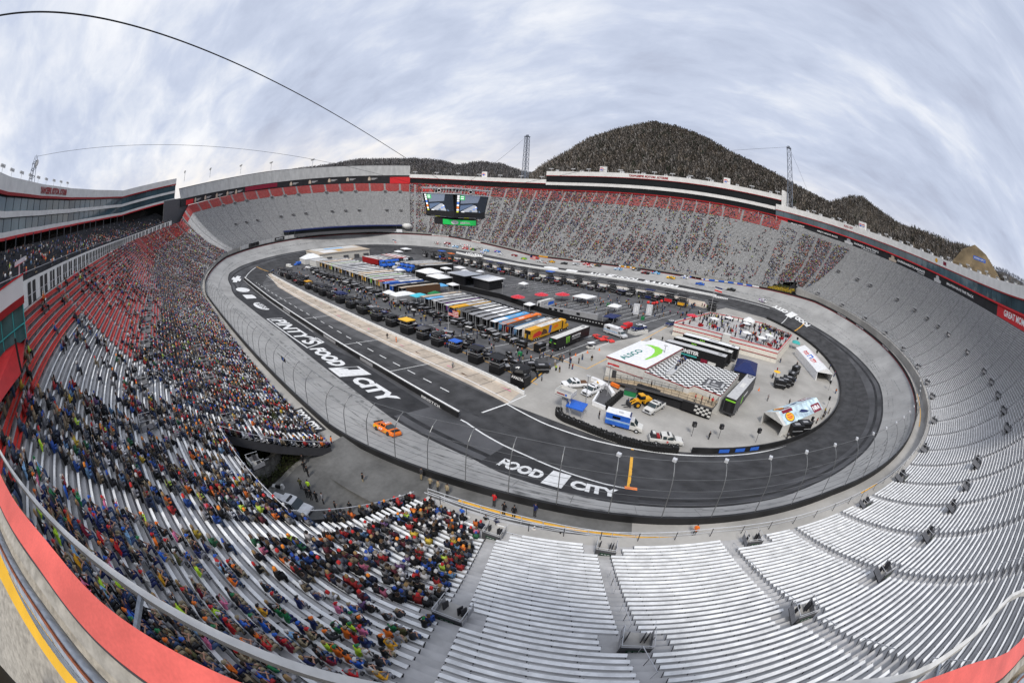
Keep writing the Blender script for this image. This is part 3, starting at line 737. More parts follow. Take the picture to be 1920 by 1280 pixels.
def fill(u0, u1, who):
    NR = NRS[who]
    for i in range(NR):
        t = (i + .55)/NR
        um = (u0+u1)/2; d = prof(um)[0] + (prof(um)[2]-prof(um)[0])*t
        step = .50 * R0 / d if True else .5
        u = u0 + rng.uniform(0, .5); u1_ = u1 + (skew(u1 % PU, t) if who == 'left' else 0)
        while u < u1_:
            tu = turn(u); st = .50 * (R0/d if (u % PU < TL or TL+SL <= u % PU < 2*TL+SL) else 1)
            ok = rng.uniform() < density(u, t, who) and not cut(u, t) and not near_vom(u, t)
            if ok and min(abs((u - a - skew(a, t) + PU/2) % PU - PU/2) for a in aisles) < .8: ok = False
            if ok:
                x, y, z = SP(u, t); z = SP(u, i/NR)[2] + .44
                x2, y2 = XY(u, 10); seated.append((x, y, z, math.atan2(y2-y, x2-x) - PI/2 + rng.normal()*.18, u, t, who, i))
            u += st
fill(uF(48.4), PU + uN(-72.4), 'left'); fill(uN(52), uN(76.3), 'right'); fill(uN(76), uF(-36.5), 'back')
# nearest spectators one by one, the rest as one mass per side
def ring(c, rx, ry, n=8, tilt=0.):
    return [(c[0] + rx*math.cos(2*PI*i/n), c[1] + ry*math.sin(2*PI*i/n), c[2] + ry*math.sin(2*PI*i/n)*tilt) for i in range(n)]
def limb(mb, pts, rad, m, n=6):
    rings = []
    for k, p in enumerate(pts):
        p = Vector(p); a = Vector(pts[max(0, k-1)]); b = Vector(pts[min(len(pts)-1, k+1)]); d = (b-a).normalized()
        u = d.cross(Vector((1, .13, .07))).normalized(); w = d.cross(u)
        rings.append([tuple(p + (u*math.cos(2*PI*i/n) + w*math.sin(2*PI*i/n))*rad[k]) for i in range(n)])
    mb.loft(rings, m)
def body(shirt, pants, skin, hat, lean=.1, arms=0, standing=False, cap=True, short=False):
    """one human figure facing +y, seat height at z=0 (or feet at z=0 when standing)"""
    b = MB(); h = .90 if standing else .06
    L_ = lambda z: (z - h) * lean
    b.loft([ring((0, L_(z), z), rx, ry) for z, rx, ry in ((h-.06,.15,.11),(h+.04,.175,.125),(h+.2,.16,.115),(h+.36,.19,.125),(h+.48,.20,.115),(h+.545,.13,.085),(h+.56,.065,.065))], shirt)
    y = L_(h+.6)
    b.loft([ring((0, y, z), rx, ry) for z, rx, ry in ((h+.54,.055,.06),(h+.60,.055,.06),(h+.63,.07,.085),(h+.69,.076,.098),(h+.76,.078,.10),(h+.80,.07,.09))], skin)
    b.add([(-.016,y+.09,h+.675),(.016,y+.09,h+.675),(0,y+.122,h+.685),(0,y+.092,h+.73)], [(0,1,2),(1,3,2),(3,0,2)], skin)
    b.loft([ring((0, y-.008, z), rx, ry) for z, rx, ry in ((h+.74,.083,.104),(h+.80,.082,.10),(h+.845,.06,.075),(h+.865,.02,.03))], hat)
    if cap: b.add([(-.07,y+.07,h+.77),(.07,y+.07,h+.77),(.055,y+.175,h+.755),(-.055,y+.175,h+.755)], [(0,1,2,3)], hat)
    else: b.loft([ring((0, y-.045, z), rx, ry) for z, rx, ry in ((h+.60,.06,.045),(h+.70,.083,.07),(h+.80,.08,.07))], hat)
    for s in (-1, 1):
        sh = (s*.20, L_(h+.47), h+.48)
        if standing:
            limb(b, [(s*.09,0,h-.02),(s*.10,.01,.48),(s*.10,-.01,.08)], (.095,.07,.05), pants); b.bx(s*.10-.045,s*.10+.045,-.07,.17,0,.08,'char')
            if arms == 0: el = (s*.26,-.02,h+.22); ha = (s*.25,.07,h-.02)
            elif arms == 1: el = (s*.29,.02,h+.24); ha = (s*.06,.17,h+.26)
            else: el = (s*.30,.1,h+.35); ha = (s*.14,.26,h+.55)
        else:
            limb(b, [(s*.09,.02,.02),(s*.11,.25,.06),(s*.12,.44,.06),(s*.12,.46,-.02),(s*.12,.42,-.36)], (.10,.085,.07,.062,.05), pants if not short else skin); b.bx(s*.12-.045,s*.12+.045,.36,.60,-.43,-.35,'char')
            if short: limb(b, [(s*.09,.02,.02),(s*.11,.30,.06)], (.108,.095), pants)
            if arms == 0: el = (s*.27,.05+L_(h+.2),h+.22); ha = (s*.13,.27,h+.12)
            elif arms == 1: el = (s*.27,.12,h+.20); ha = (s*.04,.33,h+.16)
            else: el = (s*.30,.16,h+.38); ha = (s*.10,.24,h+.66)
        limb(b, [sh, el], (.062,.05), shirt); mid = [(el[i]*.5+ha[i]*.5) for i in range(3)]
        limb(b, [el, mid, ha], (.048,.042,.03), shirt if arms != 1 else skin)
        hv = Vector(ha); dv = (hv - Vector(el)).normalized()
        limb(b, [ha, hv + dv*.05, hv + dv*.10], (.03,.042,.03), skin, 5)
        for f_ in range(4): limb(b, [hv + dv*.09 + Vector(((f_-1.5)*.018,0,0)), hv + dv*(.16 - .012*abs(f_-1.4)) + Vector(((f_-1.5)*.02,.01,-.015))], (.010,.008), skin, 4)
        limb(b, [hv + dv*.03, hv + dv*.08 + Vector((-s*.05,.01,0))], (.012,.009), skin, 4)
    return b
CLOTH = [('black','black'),('black','black'),('charcoal','char'),('charcoal','char'),('dark navy','navy'),('grey','heather'),('black','black'),('black','black'),('black','black'),('charcoal','char'),('grey','heather'),('white','offwhite'),('red','red'),('orange','orange'),('royal blue','blue'),('navy','navy'),('navy','navy'),('light blue','lblue'),('green','green'),('pink','pink'),('maroon','maroon'),('khaki','khaki'),('olive','olive'),('neon yellow','hivis'),('gold','gold')]
HATS = [('black cap','black',1),('white cap','offwhite',1),('red cap','red',1),('grey cap','grey',1),('blue cap','blue',1),('orange cap','orange',1),('khaki sun hat','khaki',1),('brown hair','hairb',0),('dark hair','black',0),('fair hair','blond',0),('green cap','green',1)]
PNT = [('jeans','denim',0),('jeans','denim',0),('black trousers','black',0),('khaki trousers','khaki',0),('grey trousers','heather',0),('navy trousers','navy',0)]
POS = [('hands in lap',0),('arms folded forward',1),('hands raised to face',2)]
seated.sort(key=lambda s: (Vector(s[:3]) - CAM).length + (0 if inview((s[0], s[1], s[2]+.5), -4) else 1e4))
usedl = set(); NI = 262
for (x, y, z, a, u, t, who, i) in seated[:NI]:
    while True:
        c, h, p, q = random.choice(CLOTH), random.choice(HATS), random.choice(PNT), random.choice(POS)
        if (c[0], h[0], p[0], q[0]) not in usedl: break
    usedl.add((c[0], h[0], p[0], q[0]))
    o = body(c[1], p[1], 'skin' if random.random() < .92 else 'brown', h[1], random.choice((-.12, .0, .12, .25)), q[1], False, bool(h[2]), bool(p[2])).build('person')
    o.location = (x, y, z); o.rotation_euler = (0, 0, a)
    tag(o, f'seated spectator in {c[0]} top, {h[0]} and {p[0]}, {q[0]}', 'person', 'spectators on the nearest benches')
rest = seated[NI:]
nr = [s for s in rest if (Vector(s[:3]) - CAM).length < 110]; fr_ = [s for s in rest if (Vector(s[:3]) - CAM).length >= 110]
crowd('crowd', 'dense seated crowd filling the stand nearest the camera', 'crowd', [s[:3] for s in nr], [s[3] for s in nr], figure(True), 1.06)
for wh, lb in (('left', 'seated crowd at the far end of the front straight stand'), ('back', 'thin seated crowd spread over the back straight stand'), ('right', 'tight colourful block of crowd beside the bare benches')):
    q = [s for s in fr_ if s[6] == wh]
    crowd('crowd', lb, 'crowd', [s[:3] for s in q], [s[3] for s in q], figure(False), 1.18 if wh == 'back' else 1.05)

# ------------------------------------------------------------------ suites, roofs, banners
FAS = mat('fascia_white', (.70,.69,.66), .55, .06, .3)
GLZ = mat('suite_glass', (.05,.09,.11), .06, .35, .05, spec=.8)
DGLZ = mat('suite_dark', (.008,.010,.011), .25, .2, .1, spec=.25)
BANB = mat('banner_black', (.016,.016,.018), .6, .2, .3)
GSLAB = mat('corrugated_panel', (.33,.33,.325), .6, .10, .4, streak=(1, 1, .15), var2=.3, scale2=3)
def ringband(mb, u0, u1, d, z0, z1, m, th=.4, step=4., d2=None):
    """a band standing at offset d (leaning to d2 at its top)"""
    f0 = z0 if callable(z0) else K(z0); f1 = z1 if callable(z1) else K(z1); d2 = d if d2 is None else d2
    mb.loft([[(*XY(u, d), f0(u)), (*XY(u, d2), f1(u)), (*XY(u, d2+th), f1(u)), (*XY(u, d+th), f0(u))] for u in frange(u0, u1, step)], m, True, False)
def arc_text(mb, s, ua, ub, d, za, zb, m, off=.03):
    fa = za if callable(za) else K(za); fb = zb if callable(zb) else K(zb)
    text(mb, s, lambda x, y: (*XY(ua + (ub-ua)*x, d), fa(ua+(ub-ua)*x)*(1-y) + fb(ua+(ub-ua)*x)*y), m, off=off)
def suite(label, u0, u1, d, levels, back=14):
    r = thing('suite_building', label, 'building')
    for nm, m, z0, z1, dd in levels:
        b = MB(); ringband(b, u0, u1, d - dd, z0, z1, m, back); b.build(nm, r)
    return r
# near right: one storey above the banners
uR0, uR1 = uN(-42), uN(77)
rs = suite('one storey glass suite building with white fascia over black banners', uR0, uR1, 155.2, [('banner_wall', BANB, 46.6, 50.4, 0), ('red_trim', 'red', 50.4, 51.0, .9), ('glass', GLZ, 51.0, 54.6, .3), ('red_trim', 'dred', 54.6, 55.0, .7), ('fascia', FAS, 55.0, 58.6, .6)])
for u in frange(uR0, uR1, 4.2): x, y = XY(u, 154.85); b = MB(); b.tube((x, y, 51), (x, y, 54.6), .06, 'char', 4); b.build('mullion', rs)
for s, a0, a1, k in (('GREAT MOMENTS', -20.5, -7.5, 1.), ('BRUTON BUYS THE TRACK', 6, 17.5, .75), ('EARNHARDT/LABONTE', 26.5, 37, .85), ('DARRELL WALTRIP\'S', 44, 52.5, .85), ('FIRST NIGHT RACE', 58, 64.5, .7), ('TRACK OPENS', 68.5, 72.5, .7)):
    b = MB(); arc_text(b, s, uN(a1), uN(a0), 154.95, 48 if k < 1 else 47.9, 48 + 1.35*k if k < 1 else 49.9, WPAINT); b.build('banner_lettering', rs)
b = MB(); arc_text(b, 'CLASH', uN(29.4), uN(26.8), 155.1, 47.1, 47.7, WPAINT); b.build('banner_lettering', rs); b = MB(); arc_text(b, '7 WINS IN A ROW', uN(50), uN(45), 155.1, 47, 47.6, WPAINT)
b.build('banner_lettering', rs)
b = MB(); ringband(b, uN(-30), uN(-4.5), 155.05, 46.75, 50.35, M('red'), .1); b.build('red_banner', rs); b = MB(); ringband(b, uN(73.5), uN(77), 155.05, 46.75, 50.35, M('red'), .1); b.build('red_banner', rs)
def portrait(r, ua, w, d, z0, z1, m):
    b = MB(); q = lambda x, y: (*XY(ua + w*x, d), z0 + (z1-z0)*y)
    b.add([q(*p) for p in ((.1,0),(.9,0),(.95,.35),(.68,.52),(.7,.7),(.62,.92),(.4,.95),(.3,.75),(.34,.52),(.08,.38))], [tuple(range(10))], m); b.build('portrait', r)
for a, m in ((23, 'lgrey'), (40.5, 'tan'), (56, 'lgrey')): portrait(rs, uN(a), -6, 155.08, 46.8, 50.2, M(m))
b = MB(); arc_text(b, 'FOOD CITY', uN(56), uN(53), 154.55, 56.2, 57.6, 'dred', .05); b.build('fascia_lettering', rs)
for a, m in ((22, 'gold'), (18.6, 'maroon')):
    b = MB(); ua = uN(a); b.add([(*XY(ua + 1.0*math.cos(t), 154.5), 56.8 + 1.0*math.sin(t)) for t in [2*PI*i/16 for i in range(16)]] if m == 'gold' else [(*XY(ua + q[0], 154.5), 56.8 + q[1]) for q in ((-1.2,-.8),(1.2,-.8),(1.2,.8),(-1.2,.8))], [tuple(range(16 if m == 'gold' else 4))], m); b.build('fascia_emblem', rs)
# back straight: low ends and a tall double-storey middle
for lb, u0, u1, hi in (('tall two storey suite building with black glass and white bands behind the back straight', uN(75.5), uB(-78) if 0 else uF(-81), True), ('lower suite building with white fascia left of the tall suites', uF(-81), uF(-36), False)):
    lv = [('red_trim', 'dred', 50.4, 51.2, 1.0), ('glass', DGLZ, 51.2, 54.6, 0), ('band', FAS, 54.6, 56.8, .8), ('glass', DGLZ, 56.8, 61.6, 0), ('red_trim', 'dred', 61.6, 62.0, .9), ('fascia', FAS, 62.0, 65.2, .8)] if hi else [('red_trim', 'dred', 50.4, 51.2, 1.0), ('glass', DGLZ, 51.2, 55.4, 0), ('red_trim', 'dred', 55.4, 55.8, .9), ('fascia', FAS, 55.8, 58.8, .8)]
    r = suite(lb, u0, u1, 156.2, lv)
    for u in frange(u0 + 2, u1 - 2, 9.6): x, y = XY(u, 153.5); b = MB(); b.tube((x, y, 46), (x, y, 50.6), .16, 'lgrey', 5); b.build('column', r)
    if hi:
        b = MB(); arc_text(b, 'BRISTOL MOTOR SPEEDWAY', uB(16), uB(-14), 155.3, 62.7, 64.3, 'dred', .05); b.build('fascia_lettering', r)
        b = MB(); x, y = XY(u0, 155.4); b.loft([[(*XY(u, 155.2), z) for z in (51, 69)] + [(*XY(u, 168), z) for z in (69, 51)] for u in (u0 - 1.2, u0)], FAS, True, False); b.build('end_wall', r)
# far turn: banner wall and a leaning corrugated slab
fr0, fr1 = uF(-36.4), uF(47.6)
zt = lambda u: float(np.interp(u, [fr0, fr1], [57.8, 53.2])); zz = lambda u: float(np.interp(u, [fr0, uF(10), fr1], [66.2, 65, 60.4]))
zbn = lambda u: float(np.interp(u, [fr0, uF(20), fr1], [50.3, 50.3, 48]))
fw = thing('back_wall', 'tall corrugated grey wall above a black banner strip on the far stand', 'wall')
b = MB(); ringband(b, fr0, fr1, 155.4, zbn, zt, BANB, .4); b.build('banner_strip', fw)
b = MB(); ringband(b, fr0, fr1, 155.2, zt, zz, GSLAB, .6, d2=158); b.build('corrugated_slab', fw)
b = MB(); ringband(b, uF(43.5), uF(56), 156.2, 34, 54, M('dgrey'), .5); b.build('side_wall', fw)
b = MB(); ringband(b, fr0, fr1, 158, zz, lambda u: zz(u) + .5, M('dgrey'), .8); b.build('top_rail', fw)
b = MB(); ringband(b, uF(19.5), uF(7.5), 155.3, lambda u: zt(u) - 3.8, lambda u: zt(u) - .4, M('maroon'), .08, d2=155.25)
arc_text(b, 'LEGENDS', uF(18.5), uF(13.5), 155.15, lambda u: zt(u) - 2.9, lambda u: zt(u) - 1.3, WPAINT); arc_text(b, 'BRISTOL', uF(12.3), uF(8.3), 155.15, lambda u: zt(u) - 2.9, lambda u: zt(u) - 1.3, 'lblue')
b.build('banner_art', fw)
for a in (41, 36.5, 31.5, 27, 23.5, 3, -3.5, -10, -16, -23):
    b = MB(); arc = uF(a); b.add([(*XY(arc + q, 155.25), zt(arc) - 4.2 + h) for q, h in ((0,0),(-1.5,0),(-1.6,1.7),(-1.1,3.0),(-.5,3.0),(0,1.8))], [(0,1,2,3,4,5)], 'tan')
    for k in range(3): b.add([(*XY(arc - 2 - .0*k - q, 155.25), zt(arc) - 2.4 - .55*k + h) for q, h in ((0,0),(3.6-.8*k,0),(3.6-.8*k,.3),(0,.3))], [(0,1,2,3)], 'lgrey')
    b.build('portrait', fw)
for u_ in ((uF(45), uF(41.5)), (uF(-30), uF(-36.4))): b = MB(); ringband(b, u_[0], u_[1], 155.32, lambda u: zbn(u) + .3, lambda u: zt(u) - 1.5, M('red'), .05); b.build('red_banner', fw)
# low box suites at the foot of the far stand
fs = thing('trackside_suites', 'low row of covered boxes with blue roof edge below the far stand', 'building')
b = MB(); ringband(b, uF(14.5), uF(-33), 108.6, 13.2, 15.0, M('dgrey'), 6); b.build('deck', fs)
b = MB(); ringband(b, uF(14.5), uF(-33), 109.2, 15.0, 17.3, DGLZ, 5); b.build('interior', fs)
b = MB(); ringband(b, uF(14.5), uF(-33), 108.4, 17.3, 18.0, M('navy'), 6.5); b.build('roof', fs)
for a in (10, 2, -8, -16, -25): b = MB(); ringband(b, uF(a), uF(a-3), 108.3, 17.35, 17.95, M('offwhite'), .08); b.build('sign', fs)
b = MB(); x, y = XY(uF(-35), 110); b.loft([ring((x, y, z), r_, r_, 12) for z, r_ in ((15.2,1.5),(16,3.2),(17.4,3.8),(18.6,3.2),(19.3,1.6))], 'offwhite'); tag(b.build('inflatable_dome'), 'round white dome at the end of the far trackside boxes', 'dome')
ads = thing('advertising_boards', 'strip of advertising boards on the wall round the far turn', 'billboard')
for k, (a0, a1, m) in enumerate(((41,36,'offwhite'),(35.5,30,'black'),(29.5,22,'offwhite'),(21.5,17,'black'),(16.5,11,'offwhite'),(10.5,7,'white'),(6.5,2,'offwhite'),(1.5,-3,'brown'),(-3.5,-10,'dgrey'),(-10.5,-15,'white'),(-15.5,-22,'olive'),(-22.5,-33,'white'))):
    b = MB(); ringband(b, uF(a0), uF(a1), 107.0, 12.6, 14.9, M(m), .15)
    if k == 3: arc_text(b, "PINTY'S", uF(a0 - .6), uF(a1 + .6), 106.9, 13.2, 14.4, WPAINT)
    b.build('board', ads)
# front straight: upper deck and the long glass suites
LO = [(-165,-121),(-150,-147),(-136,-167),(-86,-181),(-48,-189),(-10,-194),(25,-196),(62,-194),(100,-188)]
ud = thing('upper_deck', 'dark upper seating deck behind a white concourse wall under the suites', 'grandstand')
b = MB(); c = MB(); e = MB()
us_ = frange(uF(53), PU + uN(-76), 4)
lox = [p[0] for p in LO]; loy = [p[1] for p in LO]
def back_pt(u):
    x, y = XY(u, 153); yy = float(np.interp(x, lox, loy)); v = Vector((x, y)); n = Vector(XY(u, 154)) - v
    return 34. if y > -150 and abs(x) < 70 else float(np.clip(((-yy) - (-y)) / max(.4, -n.y), 8, 40))
e.loft([[(*XY(u, 150), prof(u)[3] - .05), (*XY(u, 153), prof(u)[3] - .05)] for u in us_], CONC, False, False, close=False); e.build('concourse', ud)
b.loft([[(*XY(u, 153), prof(u)[3]), (*XY(u, 153), prof(u)[3] + 2.7), (*XY(u, 153.3), prof(u)[3] + 2.7)] for u in us_], FAS, False, False, close=False); b.build('concourse_wall', ud)
for u in frange(us_[0] + 3, us_[-1] - 3, 4.6):
    b = MB()
    for q in (u, u + 1.7): b.add([(*XY(q + k, 152.9), prof(q)[3] + h) for k, h in ((0,.0),(1.1,0),(1.1,2.3),(0,2.3))], [(0,1,2,3)], 'black')
    b.build('doorway', ud)
b = MB()
b.path([(*XY(u, 150.3), prof(u)[3] + 1.0) for u in us_], .04, 'silver', 4); b.path([(*XY(u, 153.1), prof(u)[3] + 3.5) for u in us_], .04, 'silver', 4)
for u in us_[::1]: x, y = XY(u, 150.3); b.tube((x, y, prof(u)[3]), (x, y, prof(u)[3] + 1), .04, 'silver', 4)
b.build('railing', ud)
DKS = mat('dark_seats', (.035,.036,.04), .7, .3, .6)
b = MB(); NU = 26
for i in range(NU):
    f0, f1 = i/NU, (i+1)/NU
    for a, c2 in zip(us_[:-1], us_[1:]):
        q = []
        for u, f in ((a, f0), (c2, f0), (c2, f1), (a, f1)): q.append((*XY(u, 153.3 + back_pt(u)*f), prof(u)[3] + 2.6 + 11.5*f0))
        r1 = [(q[2][0], q[2][1], prof(c2)[3] + 2.6 + 11.5*f1), (q[3][0], q[3][1], prof(a)[3] + 2.6 + 11.5*f1)]
        b.add(q + r1, [(0,3,2,1), (3,5,4,2)], DKS)
b.build('terrace', ud)
up = []
for i in range(NU):
    f0 = i/NU
    for u in frange(us_[0], us_[-1], .55):
        x, y = XY(u, 153.7 + back_pt(u)*f0); x = x if f0 < .8 else -999
        if rng.uniform() < (.12 + .25*patch(u, f0*.4)) * (1.1 - f0) and x > -150: up.append((x, y, prof(u)[3] + 3.0 + 11.5*f0, rng.normal()*.2))
crowd('crowd', 'crowd on the dark upper deck under the suites', 'crowd', [p[:3] for p in up], [p[3] for p in up], figure(False))
ls = thing('suite_building', 'long two storey glass suite building with white fascia over the dark upper deck', 'building')
def poly_band(pts, z0, z1, m, out, th, nm):
    b = MB(); rg = []
    for i, (x, y) in enumerate(pts):
        a = Vector(pts[max(0, i-1)]); c_ = Vector(pts[min(len(pts)-1, i+1)]); d = (c_-a).normalized(); n = Vector((-d.y, d.x))
        p = Vector((x, y)) + n*out; q = p - n*th
        rg.append([(p.x, p.y, z0), (p.x, p.y, z1), (q.x, q.y, z1), (q.x, q.y, z0)])
    b.loft(rg, m, True, False); return b.build(nm, ls)
for nm, m, z0, z1, out in (('soffit',DGLZ,52.85,52.95,.9),('red_trim','red',52.9,53.6,1.6),('band',FAS,53.6,54.9,1.4),('glass',GLZ,54.9,58.4,.4),('band',FAS,58.4,59.9,1.0),('glass',GLZ,59.9,63.6,.4),('red_trim','dred',63.6,64.4,1.2),('fascia',FAS,64.4,68.0,1.1)): poly_band(LO, z0, z1, m, out, .5 if nm == 'red_trim' else 14, nm)
poly_band([(-172,-108)] + LO, 30, 53.5, DGLZ, -7, .6, 'back_wall')
for (x0, y0), (x1, y1) in zip(LO[:-1], LO[1:]):
    for k in range(5):
        b = MB(); x, y = x0+(x1-x0)*k/5, y0+(y1-y0)*k/5; d = Vector((x1-x0, y1-y0)).normalized(); n = Vector((-d.y, d.x))*.5
        b.tube((x+n.x, y+n.y, 54.9), (x+n.x, y+n.y, 63.6), .09, 'char', 4); b.build('mullion', ls)
for (x0, y0), (x1, y1) in zip(LO[2:-1], LO[3:]):
    for k in range(4): x, y = x0+(x1-x0)*k/4, y0+(y1-y0)*k/4 + 3; b = MB(); b.tube((x, y, 44), (x, y, 53), .3, 'dgrey', 6); b.build('column', ls)
b = MB(); text(b, 'BRISTOL MOTOR SPEEDWAY', lambda x, y: (-40 + 33*x - 0*y, float(np.interp(-40 + 33*x, lox, loy)) + 1.35, 65 + 2.2*y), 'dred', off=.05); b.build('fascia_lettering', ls)
# roof lights
def roof_light():
    r = thing('floodlight', 'x', 'floodlight'); b = MB(); b.tube((0,0,-1.2),(0,0,2.4), .13, 'silver'); b.bx(-2.2,2.2,-.1,.1,2.2,2.5,'silver'); b.build('mast', r)
    for i in range(1):
        b = MB()
        for x in (-1.9,-1.1,-.3,.5,1.3): b.bx(x,x+.6,-.45,.25,2.45,2.9,'lgrey','offwhite')
        b.build('lamp_bank', r)
    return r
rl = roof_light(); first = True
def put_light(x, y, z, rz, lb, gp, sc_=1.):
    global first
    r = rl if first else dup(rl, (x, y, z), rz); first = False
    r.location = (x, y, z); r.rotation_euler = (0, 0, rz); r['label'] = lb; r['group'] = gp; r.scale = (sc_,)*3
for u in frange(uN(-14), uN(74), 16): x, y = XY(u, 157); x2, y2 = XY(u, 10); put_light(x, y, 58.6, math.atan2(y2-y, x2-x) - PI/2, 'white floodlight bank on the roof edge above the bare stand', 'floodlights on the right roof', .8)
for u in frange(uN(77), uF(-82), 14): x, y = XY(u, 158); x2, y2 = XY(u, 10); put_light(x, y, 65.2, math.atan2(y2-y, x2-x) - PI/2, 'floodlight bank on the roof of the tall black suites', 'floodlights on the tall suite roof', .9)
for u in frange(uF(-79), uF(-38), 14): x, y = XY(u, 158); x2, y2 = XY(u, 10); put_light(x, y, 58.8, math.atan2(y2-y, x2-x) - PI/2, 'floodlight bank on the lower roof left of the tall suites', 'floodlights on the low suite roof', .9)
for k in range(13): x = 70 - k*9.5; put_light(x, float(np.interp(x, lox, loy)) - 1, 68, 0, 'dark floodlight on the roof edge of the long glass suites', 'floodlights on the front suite roof', 1.)
for a in (42, 31, 19, 8, -6): x, y = XY(uF(a), 168); put_light(x, y, 69, 0, 'tall floodlight pole standing behind the corrugated far wall', 'floodlight poles behind the far stand', 1.8)
# small white roof cabins, billboards with the round track emblem
k = 0
for u, z in [(u, 58.6) for u in frange(uN(-10), uN(72), 7.3)] + [(u, 65.2) for u in frange(uN(79), uF(-84), 19)]:
    x, y = XY(u, 158.5); b = MB(); w = random.uniform(.8, 1.5); b.bx(-w,w,-.9,.9,0,random.uniform(.9,1.5),'lgrey'); b.bx(-w-.1,w+.1,-1,1,1.5,1.6,'grey')
    b.bx(-.3,.3,-.92,-.9,.3,.8,'char'); x2, y2 = XY(u, 10)
    o = b.build('roof_unit', None, (x, y, z), math.atan2(y2-y, x2-x) + PI/2); tag(o, 'small grey equipment box on the white roof of the suites', 'roof unit', 'roof boxes on the suites')
def emblem(b, c, ex, r):
    c = Vector(c); ex = Vector(ex); ez = Vector((0, 0, 1)); n = ex.cross(ez)*-1
    for rx, ry, m, o in ((1.5, 1., 'white', .03), (1.35, .88, 'red', .05), (1.1, .42, 'white', .07)): b.add([c + n*o + ex*(r*rx*math.cos(2*PI*i/20)) + ez*(r*ry*math.sin(2*PI*i/20)) for i in range(20)], [tuple(range(20))], m)
    b.add([c + n*.09 + ex*r*x + ez*r*z for x, z in ((-1.05,-.15),(1.05,-.15),(.5,-.85),(-.5,-.85))], [(0,1,2,3)], 'blue')
    for x in (-.5, .1): b.add([c + n*.1 + ex*r*(x+p) + ez*r*q for p, q in ((0,-.1),(.4,-.1),(.4,.25),(0,.25))], [(0,1,2,3)], 'char')
for (u, z, w, lb) in ((uB(58), 65.4, 4.6, 'white emblem sign on the right of the tall suite roof'), (uB(-38), 65.4, 5.2, 'white emblem sign on the left of the tall suite roof'), (uF(-60), 59, 4.4, 'white emblem sign on the low far roof'), (uN(51), 58.8, 6., 'large white emblem sign with two roundels on the right roof')):
    x, y = XY(u, 160); x2, y2 = XY(u + 1, 160); ex = Vector((x-x2, y-y2, 0)).normalized(); n = Vector(XY(u, 10)) - Vector((x, y)); n = Vector((n.x, n.y, 0)).normalized()
    r = thing('roof_sign', lb, 'sign'); b = MB()
    p = Vector((x, y, z)); v = [p - ex*w/2, p + ex*w/2, p + ex*w/2 + Vector((0,0,4.6)), p - ex*w/2 + Vector((0,0,4.6))]; b.add([q + n*.2 for q in v] + [q - n*2 for q in v], [(0,1,2,3),(1,5,6,2),(4,0,3,7),(3,2,6,7)], FAS); b.build('panel', r)
    b = MB()
    for s in ((-.22, .22) if w == 6. else (-.15,)): emblem(b, p + ex*w*s + Vector((0,0,2.4)) + n*.22, ex if ex.cross(Vector((0,0,1))).dot(n) < 0 else -ex, 1.25 if w != 6 else 1.1)
    b.build('emblem', r); b = MB(); b.tube(p + Vector((0,0,4.6)) - n, p + Vector((0,0,7)) - n,   .06, 'char', 4); b.build('antenna', r); b = MB(); b.tube(p + ex*1.5 + Vector((0,0,4.6)) - n, p + ex*1.5 + Vector((0,0,6)) - n, .05, 'char', 4); b.build('antenna', r)
